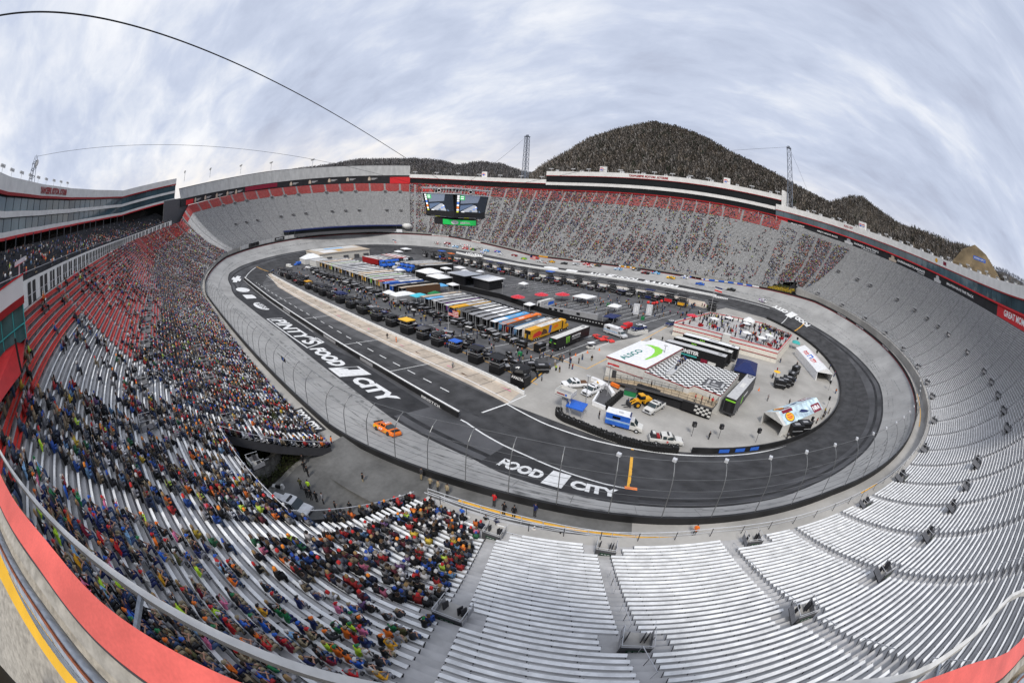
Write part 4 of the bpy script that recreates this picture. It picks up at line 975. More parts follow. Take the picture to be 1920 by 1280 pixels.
# ------------------------------------------------------------------ race cars
def car_body(mb, prof_, w, m, tuck=.86):
    """prof_: list of (x, z_low, z_high, width scale)"""
    rings = []
    for x, zl, zh, k in prof_:
        a = w/2*k; b = a*tuck
        rings.append([(x,-b,zl),(x,-a,zl+(zh-zl)*.25),(x,-a*.99,zl+(zh-zl)*.7),(x,-b*.95,zh),(x,b*.95,zh),(x,a*.99,zl+(zh-zl)*.7),(x,a,zl+(zh-zl)*.25),(x,b,zl)])
    mb.loft(rings, m, True, False); return mb
def race_car():
    r = thing('race_car', 'x', 'race car')
    b = MB(); car_body(b, [(-2.45,.28,.80,.90),(-2.3,.2,.93,.97),(-1.3,.16,.95,1.),(0,.14,.90,1.),(1.2,.12,.84,1.),(2.0,.10,.74,.97),(2.42,.09,.60,.86),(2.52,.09,.45,.8)], 2.0, 'white')
    rings = [[(x,-w0,z0),(x,-w1,z1),(x,w1,z1),(x,w0,z0)] for x, w0, w1, z0, z1 in ((-.95,.72,.56,.92,1.30),(-.1,.76,.60,.90,1.36),(.35,.76,.58,.88,1.30))]
    b.loft(rings, 'white', True, False)
    for s in (-1, 1): q = [(x, s*1.004, z) for x, z in ((-1.0,.35),(.5,.33),(.7,.78),(-.9,.84))]; b.add(q, [(0,1,2,3) if s < 0 else (3,2,1,0)], 'offwhite')
    b.add([(-.75,-.42,1.325),(.15,-.42,1.362),(.15,.42,1.362),(-.75,.42,1.325)], [(0,1,2,3)], 'offwhite'); b.build('body', r)
    b = MB(); b.loft([[(.35,-.72,.90),(.35,-.56,1.28),(.35,.56,1.28),(.35,.72,.90)], [(1.18,-.80,.86),(1.17,-.78,.87),(1.17,.78,.87),(1.18,.80,.86)]], 'glass', True, False); b.build('windscreen', r)
    b = MB(); b.loft([[(-.95,-.70,.92),(-.95,-.54,1.28),(-.95,.54,1.28),(-.95,.70,.92)], [(-1.75,-.74,.945),(-1.74,-.72,.955),(-1.74,.72,.955),(-1.75,.74,.945)]], 'glass', True, False); b.build('rear_window', r)
    for s in (-1, 1): b = MB(); b.add([(-.8,s*.735,.96),(.25,s*.775,.96),(.2,s*.63,1.27),(-.75,s*.61,1.27)], [(0,1,2,3)], 'dglass'); b.build('side_window', r)
    b = MB(); b.bx(-2.5,-2.3,-.82,.82,.95,1.13,'char'); b.build('spoiler', r)
    b = MB(); b.bx(1.4,2.3,-.7,.7,.79,.80,'black'); b.build('hood_decal', r); b = MB(); b.bx(2.44,2.6,-.9,.9,.06,.13,'char'); b.build('splitter', r)
    for x in (-1.45, 1.42):
        for y in (-.88, .88): b = MB(); b.wheel((x, y, .33), .34, .28, rim='char'); b.build('wheel', r)
    return r
rc = race_car(); first_c = True
def track_car(x, y, body_, hood, panel, lb, ins=0.):
    global first_c
    u, d = UD(x, y); p = Vector(TP(u, d)); q = Vector(TP(u + 1.5, d)); o = Vector(TP(u, d - 1)); fx = (q - p).normalized(); up = fx.cross(o - p).normalized()
    if up.z < 0: up = -up
    left = up.cross(fx); mtx = Matrix(((fx.x, left.x, up.x, p.x), (fx.y, left.y, up.y, p.y), (fx.z, left.z, up.z, p.z + .02), (0, 0, 0, 1)))
    r = dup(rc, (0,0,0), 0, lb, 'race cars on the track', {'white': body_, 'black': hood, 'offwhite': panel}); r.matrix_world = mtx
    return r
CARS = [(-127,72.6,'offwhite','black','red','white race car at the head of the pack entering the far turn'),(-121.9,78.1,'dred','white','white','dark red race car on the outside just behind the leading white one'),(-120.1,76,'silver','black','dred','silver and black race car low beside the dark red one'),(-114.7,79.8,'lblue','white','white','pale blue and white race car fourth in the pack'),(-113.4,84,'white','char','char','white race car with dark hood high on the track'),(-109.3,87,'white','red','red','white and red race car by the wall in the first group'),(-107.9,83.7,'bred','white','white','bright red orange race car in the first group'),(-102.4,86.9,'char','yellow','lime','black race car with lime roof panel'),(-99.9,91.4,'offwhite','black','black','white race car with black hood near the wall'),(-93.6,92.2,'sky','white','white','sky blue and white race car'),(-93.4,88.6,'white','blue','blue','white race car with blue hood behind the sky blue one'),(-85.7,96.5,'blue','red','white','blue race car high by the wall'),(-81.3,94.6,'white','grey','grey','white race car with grey panels below the blue one'),(-70.7,99.2,'dred','black','white','dark red race car alone near the wall'),(-60.5,98,'lime','black','yellow','lime yellow race car beside the flagpole'),(-52.3,102.2,'red','lime','orange','red race car with lime hood'),(-45.2,97.4,'white','char','char','white race car with charcoal hood near the middle of the straight'),(-36.6,99.6,'gold','black','yellow','gold yellow race car mid straight'),(-39.5,96.7,'offwhite','dred','dred','white race car with dark red hood below the gold one'),(-26.4,99.6,'black','dgrey','dgrey','plain black race car mid straight'),(-17.8,100.6,'silver','white','black','silver race car with white hood'),(-11.4,103.1,'red','white','white','red and white race car up by the wall'),(-7,100.6,'white','red','dred','white race car with red hood below the red one'),(-3.4,102.9+.4*0,'char','gold','olive','charcoal race car with gold roof panel'),(11.5,101.4,'lblue','white','white','pale ice blue race car on the right part of the straight'),(21.6,104.6,'char','white','silver','charcoal and silver race car tight to the wall'),(28.7,101.3,'black','red','dred','black race car with red roof panel'),(34,103.8,'sky','red','white','sky blue race car with red hood'),(44.3,100.2,'yellow','yellow','black','yellow race car with black roof panel'),(50.6,104.6,'white','navy','blue','white race car with navy hood up high'),(61.4,99,'blue','navy','blue','solid blue race car on the corner exit'),(79.5,96.3,'black','olive','char','black race car leaving the near corner'),(98.7,86.5,'white','purple','purple','white and purple race car last out of the near corner')]
for x, y, a, h, p_, lb in CARS: track_car(x, y, a, h, p_, lb)
nc = track_car(66.1, -99.5, 'orange', 'black', 'orange', 'orange and yellow race car running alone by the near wall'); nc['group'] = 'race cars on the track'
b = MB(); b.add([(-2.4,s*1.006,.4) if 0 else (x, -1.008, z) for s in (1,) for x, z in ((-2.3,.42),(-1.15,.36),(-1.0,.86),(-2.25,.86))], [(0,1,2,3)], 'yellow'); b.build('yellow_flash', nc); b = MB(); b.add([(.15,-1.008,.35),(1.0,-1.008,.33),(1.1,-.99,.7),(.3,-1.0,.75)], [(0,1,2,3)], 'gold'); b.build('gold_flash', nc)
b = MB(); text(b, '17', lambda x, y: (-.75 + .9*x, -1.013, .38 + .42*y), 'white', off=.06); text(b, '17', lambda x, y: (-.7 + .8*y, .40 - .8*x, 1.345 + .037*y), 'white', off=.06); b.add([(.38,-.5,1.31),(.95,-.62,1.03),(.95,.62,1.03),(.38,.5,1.31)], [(0,1,2,3)], 'blue') if 0 else None; b.add([(-.9,-.5,1.318),(-.75,-.5,1.335),(-.75,.5,1.335),(-.9,.5,1.318)], [(0,1,2,3)], 'blue'); b.build('number', nc)
for ch in list(rc.children): bpy.data.objects.remove(ch)
bpy.data.objects.remove(rc)

# ------------------------------------------------------------------ haulers
def hauler(name, lb, x, y, roof, side, rear, L_=17.0, W_=2.5, Hh=4.1, rz=0., two=None, tractor=None, wheels=False, gate=True, group='race team haulers parked in rows', rtop=None):
    r = thing('hauler_trailer', lb, 'trailer', (x, y, 0), rz, group)
    b = MB(); b.bx(-W_/2,W_/2,0,L_,1.05,Hh-.06,side); b.bx(-W_/2+.1,W_/2-.1,.8,L_*.62,.55,1.05,side); b.bx(-W_/2,W_/2,L_*.0,.35,.6,1.05,'char'); b.build('body', r)
    b = MB(); b.bx(-W_/2+.12,W_/2-.12,.1,L_-.1,Hh-.06,Hh,roof)
    rl_ = side if side in ('orange','gold','sky','yellow','dred','red') else 'black'; b.bx(-W_/2,-W_/2+.12,0,L_,Hh-.06,Hh+.05,rl_); b.bx(W_/2-.12,W_/2,0,L_,Hh-.06,Hh+.05,rl_)
    if two: b.bx(-W_/2+.12,W_/2-.12,.1,L_*.32,Hh,Hh+.012,two)
    b.bx(-.5,.5,L_*.45,L_*.62,Hh,Hh+.03,random.choice(('lgrey','grey','offwhite')))
    b.bx(-.35,.35,L_*.86,L_*.92,Hh,Hh+.25,'grey'); b.build('roof_panel', r)
    b = MB(); b.bx(-W_/2+.1,W_/2-.1,-.03,0,1.1,Hh-.15,rear); b.bx(-.45,.45,-.06,-.03,1.1,3.1,'dblack'); b.build('rear_door', r)
    if gate: b = MB(); b.bx(-W_/2+.05,W_/2-.05,-2.1,-.05,Hh-.22,Hh-.08,rear if rear != 'dblack' else 'grey', two or 'lgrey'); b.tube((-W_/2+.1,-2,0),(-W_/2+.1,-2,Hh-.2), .05, 'silver', 4); b.tube((W_/2-.1,-2,0),(W_/2-.1,-2,Hh-.2), .05, 'silver', 4); b.build('lift_gate', r)
    if wheels:
        for s in (-1, 1):
            for yy in (2.2, 3.4, 4.6): b = MB(); b.wheel((s*(W_/2-.2), yy, .5), .5, .35, ax='x'); b.build('wheel', r)
    else: b = MB(); b.bx(-W_/2+.15,W_/2-.15,1.6,5.2,0,1.05,'rubber'); b.build('axles', r); b = MB(); b.bx(-W_/2+.3,W_/2-.3,L_-4,L_-2,0,1.05,'dblack'); b.build('landing_gear', r)
    if tractor: semi(r, L_ + .1, tractor, W_)
    return r
def semi(parent, y, m, W_=2.5):
    b = MB(); rings = []
    for yy, w, z1 in ((0.9,1.2,3.7),(1.0,1.22,3.9),(2.2,1.22,3.95),(2.75,1.2,3.3),(3.25,1.12,2.15),(4.3,1.02,1.95),(4.75,.95,1.7),(4.85,.9,1.2)): rings.append([(-w,y+yy,.75),(-w,y+yy,z1*.8),(-w*.86,y+yy,z1),(w*.86,y+yy,z1),(w,y+yy,z1*.8),(w,y+yy,.75)])
    b.loft(rings, m, True, False); b.bx(-.5,.5,y-1.5,y+1.0,.7,1.0,'char'); b.bx(-1.15,1.15,y+.0,y+.85,1.0,3.6,'black'); o = b.build('tractor', parent)
    b = MB(); b.add([(-1.0,y+2.80,3.20),(1.0,y+2.80,3.20),(1.04,y+3.27,2.24),(-1.04,y+3.27,2.24)], [(0,1,2,3)], 'glass')
    for s in (-1, 1): b.add([(s*1.225,y+2.0,2.3),(s*1.225,y+2.75,2.3),(s*1.215,y+2.6,3.0),(s*1.225,y+2.0,3.0)], [(0,1,2,3)], 'glass')
    b.build('windows', o)
    for yy in (-1.0, .3, 3.9):
        for s in (-1, 1): b = MB(); b.wheel((s*.98,y+yy,.5), .5, .38, ax='x'); b.build('wheel', o)
FR = [(46.3,-40.7,'offwhite','white','black','offwhite','white hauler with pale lift gate beside the yellow one'),(42.8,-40.7,'char','lblue','navy','char','hauler with black roof and pale blue side'),(39.5,-40.5,'orange','orange','maroon','grey','orange hauler with grey rear roof'),(35.8,-40.6,'sky','sky','dblack','white','sky blue hauler between black ones and the orange one'),(32.1,-40.6,'white','black','dblack','grey','black hauler with bright white roof next to the blue one'),(28.7,-40.3,'white','black','dblack','grey','second black hauler with white roof from the blue one'),(25.4,-40.3,'white','black','dblack','grey','third black hauler with white roof from the blue one'),(21.8,-39.8,'offwhite','black','dblack','dgrey','fourth black hauler with white roof from the blue one'),(18.7,-39.5,'lgrey','black','dblack','dgrey','black hauler with pale grey roof right of the yellow trimmed one'),(15.2,-39.4,'lgrey','yellow','yellow','gold','grey roofed hauler with yellow sides and yellow door frame'),(11.9,-39.1,'offwhite','navy','dblack','offwhite','white roofed hauler with navy side left of the yellow trimmed one'),(8.1,-38.7,'lgrey','purple','black','grey','hauler with purple and black side and grey roof'),(4.7,-38.6,'grey','black','dblack','lgrey','black hauler with mid grey roof left of the purple one'),(1.4,-38.8,'offwhite','white','black','sky','white hauler with light blue rear roof'),(-2,-38.2,'tan','lgrey','black','tan','grey hauler with tan roof beside the cyan tent'),(-18.8,-35.6,'tan','brown','dgrey','tan','brown sided hauler with tan roof behind the white tent'),(-24,-36.3,'dgrey','black','dblack','grey','all black hauler left of the brown sided one'),(-29.4,-36,'white','blue','dblack','blue','white roofed hauler with blue side'),(-34,-35.2,'offwhite','white','dblack','red','white hauler with red marks on its rear roof')]
for (x, y, rf, sd_, re_, two, lb) in FR: hauler('h', lb, x, y, rf, sd_, re_, two=two, W_=2.5, wheels=x > 38, tractor='orange' if sd_ == 'orange' else ('black' if x > 0 else None), rz=-.012)
x = -38.6; k = 0; PALs = [('white','grey'),('offwhite','lgrey'),('white','lime'),('offwhite','black'),('white','gold'),('lgrey','black'),('white','black'),('offwhite','white'),('white','navy'),('grey','black')]
seen_ = {}
names_ = ['white roofed hauler with grey sides','off white hauler with light grey sides','white roofed hauler with a lime side','off white roofed hauler with black sides','white roofed hauler with gold sides','grey roofed hauler with black sides','bright white roofed hauler with black sides','all white hauler with off white roof','white roofed hauler with navy sides','dark hauler with mid grey roof']
while x > -106:
    rf, sd_ = PALs[k % 10]; w_ = 2.6 + min(1, (-x-38)/60)*.5
    hauler('h', names_[k % 10] + (' in the left part of the front row' if k < 10 else ' at the far left end of the front row'), x, -35.0 + (-x-38)*.06, rf, sd_, 'dblack' if k % 3 else 'yellow', two=random.choice((None, 'lgrey', 'offwhite')), W_=w_, rz=-.03)
    x -= w_ + 1.45; k += 1
yh = hauler('h', 'bright yellow hauler with yellow tractor at the right end of the row', 49.9, -41, 'offwhite', 'gold', 'black', L_=17.6, two='gold', tractor='gold', wheels=True, gate=False)
b = MB()
for pts, m in (([(1,1.3),(5,1.3),(6.5,2.2),(4.4,3.2),(1.6,2.6)],'bred'),([(5.6,1.3),(9.5,1.3),(8.5,2.8),(6.8,3.4)],'brown'),([(9.8,1.2),(11.2,1.2),(11.6,3.6),(10.2,3.9)],'blue'),([(12.4,2.1),(15.5,2.4),(15.2,3.4),(13,3.2)],'orange')): b.add([(1.256, y, z) for y, z in pts], [tuple(range(len(pts)))], m)
for i in range(6): b.bx(-1.1+i*.38,-.9+i*.38,-.05,-.035,1.2,2.7,'yellow')
b.build('graphics', yh)
mt = hauler('h', 'black trailer with white roof and green claw mark at the right of the paddock', 59.9, -42.0, 'offwhite', 'black', 'black', L_=18.4, W_=2.55, wheels=True, gate=False)
def claw(b, fn, m='lime'):
    for i, (t, h) in enumerate(((.0,.9),(.33,1.0),(.66,.85))): b.add([fn(x, y) for x, y in ((t,1),(t+.24,1),(t+.20,.5),(t+.22,.2+.2*(1-h)),(t+.1,.0+.5*(1-h)),(t+.06,.45))], [tuple(range(6))], m)
b = MB(); claw(b, lambda x, y: (1.282, 5.0+2.2*x, 1.25+2.4*y)); text(b, 'MONSTER', lambda x, y: (1.282, 8.2+5.0*x, 2.7+.7*y), 'white', off=.03); b.bx(1.278,1.285,8.4,13,2.0,2.35,'grey'); b.bx(-1.1,1.1,-.05,-.032,2.5,2.75,'lime'); b.add([(-.6+.35*math.cos(t),-.05,3.35+.35*math.sin(t)) for t in [2*PI*i/12 for i in range(12)]], [tuple(range(12))], 'green'); b.build('graphics', mt)
# second rows of haulers in the middle of the paddock
for i, (x, y, rf, sd_, lb) in enumerate(((-104,-2.8,'offwhite','dred','red sided hauler with white roof in the far paddock'),(-103.6,.5,'offwhite','white','all white hauler beside the red one in the far paddock'),(-103.4,3.6,'lgrey','dgrey','grey hauler third from the red one in the far paddock'),(-104,6.8,'grey','navy','dark blue hauler in the far paddock'),(-105.5,10.8,'offwhite','dred','hauler with white roof and red edge in the far paddock'),(-106,14.6,'white','red','white hauler with red stripe in the far paddock'),(-106.5,18.5,'offwhite','grey','off white hauler at the back of the far paddock'))): hauler('h', lb, x, y, rf, sd_, 'dblack', W_=2.7, rz=-PI/2, gate=False, tractor=('blue','blue','blue','blue','black','silver','black')[i], group='haulers with blue tractors in the far paddock')
for i in range(5): hauler('h', ('grey roofed black hauler nearest the white tents','grey roofed black hauler with a rust mark','pale roofed black hauler second from the left of its block','pale roofed black hauler in the middle of its block','pale roofed black hauler at the back of its block')[i], -59.5 - i*3.5, 26.2 - i*.6, ('lgrey','tan','lgrey','offwhite','lgrey')[i], 'black', 'dblack', L_=22, W_=2.9, rz=PI - .03, gate=False, tractor=('black','blue','blue','blue','silver')[i], group='block of black haulers behind the white tents')
for i, (x, lb) in enumerate(((84.2,'grey'),(83.4,'white'),(84.6,'white'))):
    r = hauler('h', ('black show trailer with grey roof closest to the checkered deck','black show trailer with pale roof in the middle of three','black show trailer with white roof beside the terrace building')[i], (82.6,83.3,84.3)[i], (-19.5,-14.2,-8.7)[i], ('lgrey','offwhite','white')[i], 'black', 'dblack', L_=16.8, W_=3.0, Hh=4.3, rz=-PI/2 - .03, gate=False, group='black show trailers with pale roofs')
    if i == 0: b = MB(); claw(b, lambda x, y: (1.53, 1.2+1.8*x, 1.5+2.4*y)); text(b, 'MONSTER', lambda x, y: (1.53, 3.6+6*x, 2.6+1.1*y), 'white', off=.04); b.bx(1.525,1.535,3.7,9.2,1.9,2.3,'teal'); b.bx(1.525,1.535,10.4,12.2,1.2,2.2,'maroon'); b.bx(1.525,1.535,12.4,14.6,1.0,2.0,'offwhite'); b.build('graphics', r)
    else: b = MB(); claw(b, lambda x, y: (1.53, 5.2+1.6*x, 3.2+.9*y)); b.build('graphics', r)
gt = hauler('h', 'grey show trailer with lime band parked beside the checkered deck', 105.9, -46.6, 'lgrey', 'dgrey', 'black', L_=17.6, W_=2.6, Hh=4.3, rz=-.11, wheels=True, gate=False)
b = MB(); b.bx(-1.15,1.15,-.06,-.03,3.5,3.85,'lime'); b.add([(1.31,5+1.4*x,1.4+2*y) for x, y in ((0,.2),(.6,0),(1,.6),(.9,1),(.2,.8))], [(0,1,2,3,4)], 'lime'); b.bx(1.305,1.315,7,10.5,2.6,3,'white'); b.bx(-.7,.7,16.2,17.0,4.3,4.36,'char'); b.build('graphics', gt)
wt = hauler('h', 'small white trailer with blue marks behind the black fence', 28.6, -5.5, 'offwhite', 'lgrey', 'lgrey', L_=9.2, W_=2.2, Hh=3.8, rz=-.03, gate=False, group='x'); del wt['group']
b = MB(); b.bx(1.11,1.12,5,9,1.6,3,'blue'); b.bx(1.11,1.12,2,4,2.6,2.8,'navy'); b.build('graphics', wt)

# ------------------------------------------------------------------ tents and canopies
def canopy(lb, x, y, w, d, h, m, rz=0., pk=.9, wall=None, name='canopy_tent', cat='canopy', flat=False, group=None):
    r = thing(name, lb, cat, (x, y, 0), rz, group); b = MB(); e = .25
    if flat: b.bx(-w/2,w/2,-d/2,d/2,h,h+.25,m)
    else: b.add([(-w/2,-d/2,h),(w/2,-d/2,h),(w/2,d/2,h),(-w/2,d/2,h),(-w*.12,-d*.12,h+pk),(w*.12,-d*.12,h+pk),(w*.12,d*.12,h+pk),(-w*.12,d*.12,h+pk)], BF[1:], m); b.add([(sx*w/2,sy*d/2,h-q) for q in (e,0) for sx, sy in ((-1,-1),(1,-1),(1,1),(-1,1))], BF[1:5], m)
    b.build('roof', r)
    for sx in (-1, 1):
        for sy in (-1, 1): b = MB(); b.tube((sx*(w/2-.08),sy*(d/2-.08),0),(sx*(w/2-.08),sy*(d/2-.08),h), .05, 'lgrey', 4); b.build('leg', r)
    if wall: b = MB(); b.bx(-w/2+.1,w/2-.1,-d/2+.1,d/2-.1,.02,h-.1,wall); b.build('side_wall', r)
    return r
def umbrella(lb, x, y, rad, h, m, group=None, tilt=0):
    r = thing('patio_umbrella', lb, 'umbrella', (x, y, 0), 0, group); b = MB(); n = 12
    b.add([(0,0,h+rad*.32)] + [(rad*math.cos(2*PI*i/n), rad*math.sin(2*PI*i/n), h) for i in range(n)], [(0, i+1, (i+1)%n+1) for i in range(n)], m); b.build('shade', r)
    b = MB()
    for i in range(n): t = 2*PI*i/n; b.tube((0,0,h+rad*.325),(rad*math.cos(t),rad*math.sin(t),h+.01), .03, 'pink' if m == 'red' else m, 4)
    b.build('ribs', r); b = MB(); b.tube((0,0,0),(0,0,h+rad*.3), .07, 'char', 6); b.build('pole', r); return r
for x, y, lb in ((15,-2.8,'red umbrella canopy nearest the black fence'),(19.3,9.2,'red umbrella canopy furthest back on the paddock'),(25.8,16.4,'red umbrella canopy beside the big white canopy')): umbrella(lb, x, y, 3.3, 2.9, 'red', 'red umbrella canopies')
for x, y, w, lb in ((34.1,21.3,7.6,'large white square canopy on the back paddock'),(51.4,13.8,4.2,'white canopy alone among the painted bays'),(-3.3,24.6,4.0,'white canopy by the far pit boxes'),(-19.7,-9.2,4.2,'small white canopy below the black hospitality box'),(-54.4,27.8,5.2,'white canopy behind the hospitality boxes'),(-54.9,17.6,4.6,'white canopy beside the block of black haulers'),(-45,23,3.4,'small white canopy right of the black haulers'),(-40,30,3.6,'small white canopy near the far pit stalls'),(-60,-9,4.2,'white canopy on a mast behind the front haulers'),(-133,48,6,'white canopy at the far end of the infield'),(-122,34,4.5,'white canopy beside the red box far left'),(25.8,-8.3,3.6,'white canopy tucked behind the small white trailer')): canopy(lb, x, y, w, w, 2.7, 'white', pk=.7, rz=random.uniform(-.1,.1))
canopy('wide white marquee with double peak in the paddock', -48.5, 1.2, 9.5, 11, 3.0, 'white', pk=1.6, wall='black', cat='tent'); canopy('lower white marquee joined to the wide one', -36.8, -2.4, 9.5, 9, 2.8, 'white', pk=1.2, wall='black', cat='tent')
for x, y, lb in ((-30,8.4,'black walled hospitality box with white roof, left of two'),(-15.6,10.9,'black walled hospitality box with white roof, right of two')):
    r = thing('hospitality_box', lb, 'building', (x, y, 0), .06); b = MB(); b.bx(-5,5,-5.8,5.8,.02,4.6,'dblack'); b.build('wall', r); b = MB(); b.bx(-5.8,5.8,-6.6,6.6,4.6,4.85,'white'); b.build('roof', r); b = MB()
    for i in range(3): b.bx(-2.9+i*2.9-.05,-2.9+i*2.9+.05,-6.6,6.6,4.85,4.9,'lgrey')
    b.build('roof_seam', r); b = MB(); b.bx(5.0,5.06,-5,5,.6,3.6,'dglass'); b.build('window', r)
canopy('cyan tent roof beside the tan roofed hauler', -8.2, -36.6, 4, 6, 2.9, 'cyan', pk=.8); canopy('white marquee with grey sides in front of the hauler row', -13.4, -40.2, 4.4, 9, 2.8, 'white', pk=1, wall='grey', cat='tent'); canopy('small white peaked tent left of the grey sided marquee', -19, -42.5, 3.6, 3.6, 2.6, 'white'); canopy('blue tent roof behind the brown hauler', -19.5, -16.5, 3, 6, 2.8, 'sky'); canopy('green canopy between tan roofed haulers', -8.5, -29, 3, 5, 2.8, 'green')
canopy('white ridge tent at the far left corner of the infield', -126, -27, 9, 12, 3.2, 'white', pk=2.4, wall='offwhite', cat='tent'); canopy('white flat marquee next to the blue trailer at the far left', -112, -27.5, 10, 9, 3.4, 'lgrey', pk=.6, wall='offwhite', cat='tent')
canopy('dark navy marquee between the show trailers and the concrete lot', 105.2, -18.6, 6.2, 10.5, 2.7, 'navy', pk=1.5, wall='dblack', cat='tent', rz=.08)
canopy('navy canopy over a black truck by the fence', 57.5, -.8, 4, 6, 2.6, 'navy', pk=.3); canopy('blue pop-up canopy beside the scaffold lookout', 82.8, -68.8, 3.3, 3.3, 2.5, 'blue', pk=.5, rz=.2)
def ridge_tent(lb, x, y, w, d, h, pk, rz, m='offwhite'):
    r = thing('frame_tent', lb, 'tent', (x, y, 0), rz); b = MB(); e = -.25
    b.add([(-w/2,-d/2,0),(-w/2,d/2,0),(-w/2,d/2,h),(-w/2,-d/2,h)], [(0,1,2,3)], m); b.add([(w/2,-d/2,0),(w/2,d/2,0),(w/2,d/2,h),(w/2,-d/2,h)], [(0,1,2,3)], m); b.add([(-w/2,d/2,0),(w/2,d/2,0),(w/2,d/2,h),(0,d/2,h+pk),(-w/2,d/2,h)], [(0,1,2,3,4)], m)
    b.add([(-w/2,-d/2,h),(w/2,-d/2,h),(0,-d/2,h+pk)], [(0,1,2)], m); b.add([(x_,-d/2,z) for x_, z in ((-w/2,0),(-w/2+.5,0),(-w/2+.15,h),(-w/2,h))], [(0,1,2,3)], m); b.add([(x_,-d/2,z) for x_, z in ((w/2,0),(w/2-.5,0),(w/2-.15,h),(w/2,h))], [(0,1,2,3)], m); b.bx(-w/2+.1,w/2-.1,d/2-.2,d/2-.1,.02,h,'char'); b.build('wall', r)
    b = MB(); b.add([(-w/2-.1,-d/2,h),(-w/2-.1,d/2,h),(0,d/2,h+pk),(0,-d/2,h+pk)], [(0,1,2,3)], m); b.add([(w/2+.1,-d/2,h),(w/2+.1,d/2,h),(0,d/2,h+pk),(0,-d/2,h+pk)], [(0,1,2,3)], m); b.build('roof', r); return r
SN = mat('tent_snow_print', (.52,.66,.80), .5, .28, .5, var2=.4, scale2=1.5)
ft_ = ridge_tent('long white frame tent with red and blue store lettering on its roof', 127.3, 8.8, 7.2, 22.5, 2.7, 1.5, .40, 'white')
b = MB(); ro = lambda x, y, dz=.03: (-(.1 + 3.4*x), -5 + 12*y, 2.7 + 1.5*(1 - (.1+3.4*x)/3.6) + dz)
text(b, 'FOOD', lambda x, y: ro(.85 - .55*y, .95 - .30*x), 'red', off=.05); text(b, 'CITY', lambda x, y: ro(.85 - .55*y, .32 - .30*x), 'red', off=.05); b.add([ro(p, q) for p, q in ((.2,.60),(.9,.60),(.9,.36),(.2,.36))], [(0,1,2,3)], 'blue'); b.add([ro(p, q, .05) for p, q in ((.35,.55),(.75,.55),(.75,.41),(.35,.41))], [(0,1,2,3)], 'white')
ro2 = lambda x, y, dz=.03: ((.1 + 3.4*x), -5 + 12*y, 2.7 + 1.5*(1 - (.1+3.4*x)/3.6) + dz); text(b, 'FOOD CITY', lambda x, y: ro2(.15 + .5*y, .98 - .9*x), 'pink', off=.03); b.build('lettering', ft_)
nt_ = ridge_tent('white frame tent with snowy blue roof print and round yellow emblem', 121.7, -37.6, 6.4, 20.0, 2.5, 1.6, -.57, 'offwhite')
b = MB()
for s in (-1, 1):
    q = lambda x, y, dz=.02, s=s: (s*(3.3 - 3.25*x), -9.9 + 19.8*y, 2.5 + 1.6*(3.25*x)/3.3 + dz)
    b.add([q(0,.05), q(0,1), q(1,1), q(1,.05)], [(0,1,2,3)], SN); b.add([q(.0,.74,.04), q(0,.97,.04), q(.62,.97,.04), q(.62,.74,.04)], [(0,1,2,3)], 'maroon')
    text(b, 'NRA', lambda x, y: q(.14 + .36*y, (.76 + .19*x) if s > 0 else (.95 - .19*x), .06), 'white', off=.05)
    b.add([q(.42 + .34*math.sin(t), .20 + .09*math.cos(t), .04) for t in [2*PI*i/20 for i in range(20)]], [tuple(range(20))], 'char'); b.add([q(.42 + .30*math.sin(t), .20 + .08*math.cos(t), .055) for t in [2*PI*i/20 for i in range(20)]], [tuple(range(20))], 'yellow')
    for xx, ww in ((.52,.05),(.38,.06),(.27,.04)): b.add([q(xx,.20-ww,.07), q(xx,.20+ww,.07), q(xx+.07,.20+ww,.07), q(xx+.07,.20-ww,.07)], [(0,1,2,3)], 'bred')
    b.add([q(x, y, .045) for x, y in ((.5,.42),(.62,.5),(.45,.6),(.30,.66),(.28,.58),(.36,.5))], [(0,1,2,3,4,5)], 'navy'); b.add([q(.75,.10,.05), q(.75,.32,.05), q(.97,.32,.05), q(.97,.10,.05)], [(0,1,2,3)], 'maroon')
b.build('roof_print', nt_)

# ------------------------------------------------------------------ infield buildings
al = thing('media_building', 'white flat roofed building with green roof lettering and red trim', 'building')
A_ = [(77.9,-46.4),(86.9,-46.9),(88.6,-26),(80.8,-24.7),(80.3,-28.8),(78.9,-29.3)]
b = MB(); b.prism(A_, 0, 4.9, 'offwhite'); b.build('wall', al); b = MB(); b.prism([(x + (.25 if x > 83 else -.25), y + (.25 if y > -35 else -.25)) for x, y in A_], 4.9, 5.25, 'dred', 'white'); b.build('roof', al)
b = MB(); o = Vector((81.6,-45.6,5.28)); text(b, 'ALSCO', lambda x, y: tuple(o + Vector((.9,9.2,0))*x + Vector((-1.7,.15,0))*y), mat('alsco_green', (.03,.20,.18), .5, .05), off=.03)
sw = [(80.6,-31.5),(82,-30.4),(84,-30.6),(85.6,-32),(86.2,-34.5),(86.0,-38),(85.2,-42)]; si = [(84.8,-42),(85.0,-38),(84.6,-35),(83.8,-33),(82.4,-31.8),(81.2,-31.4)]
b.add([(x, y, 5.285) for x, y in sw + si], [tuple(range(13))], 'lime'); b.build('lettering', al)
b = MB(); b.bx(78.2,81,-46.62,-46.55,3.3,3.7,'red'); b.bx(79.6,80.6,-46.62,-46.55,0,2.2,'char'); b.add([(78,-46.66,2.6),(86.9,-47.1,2.6),(86.9,-47.1,2.75),(78,-46.66,2.75)], [(0,1,2,3)], 'dred'); b.build('door', al)
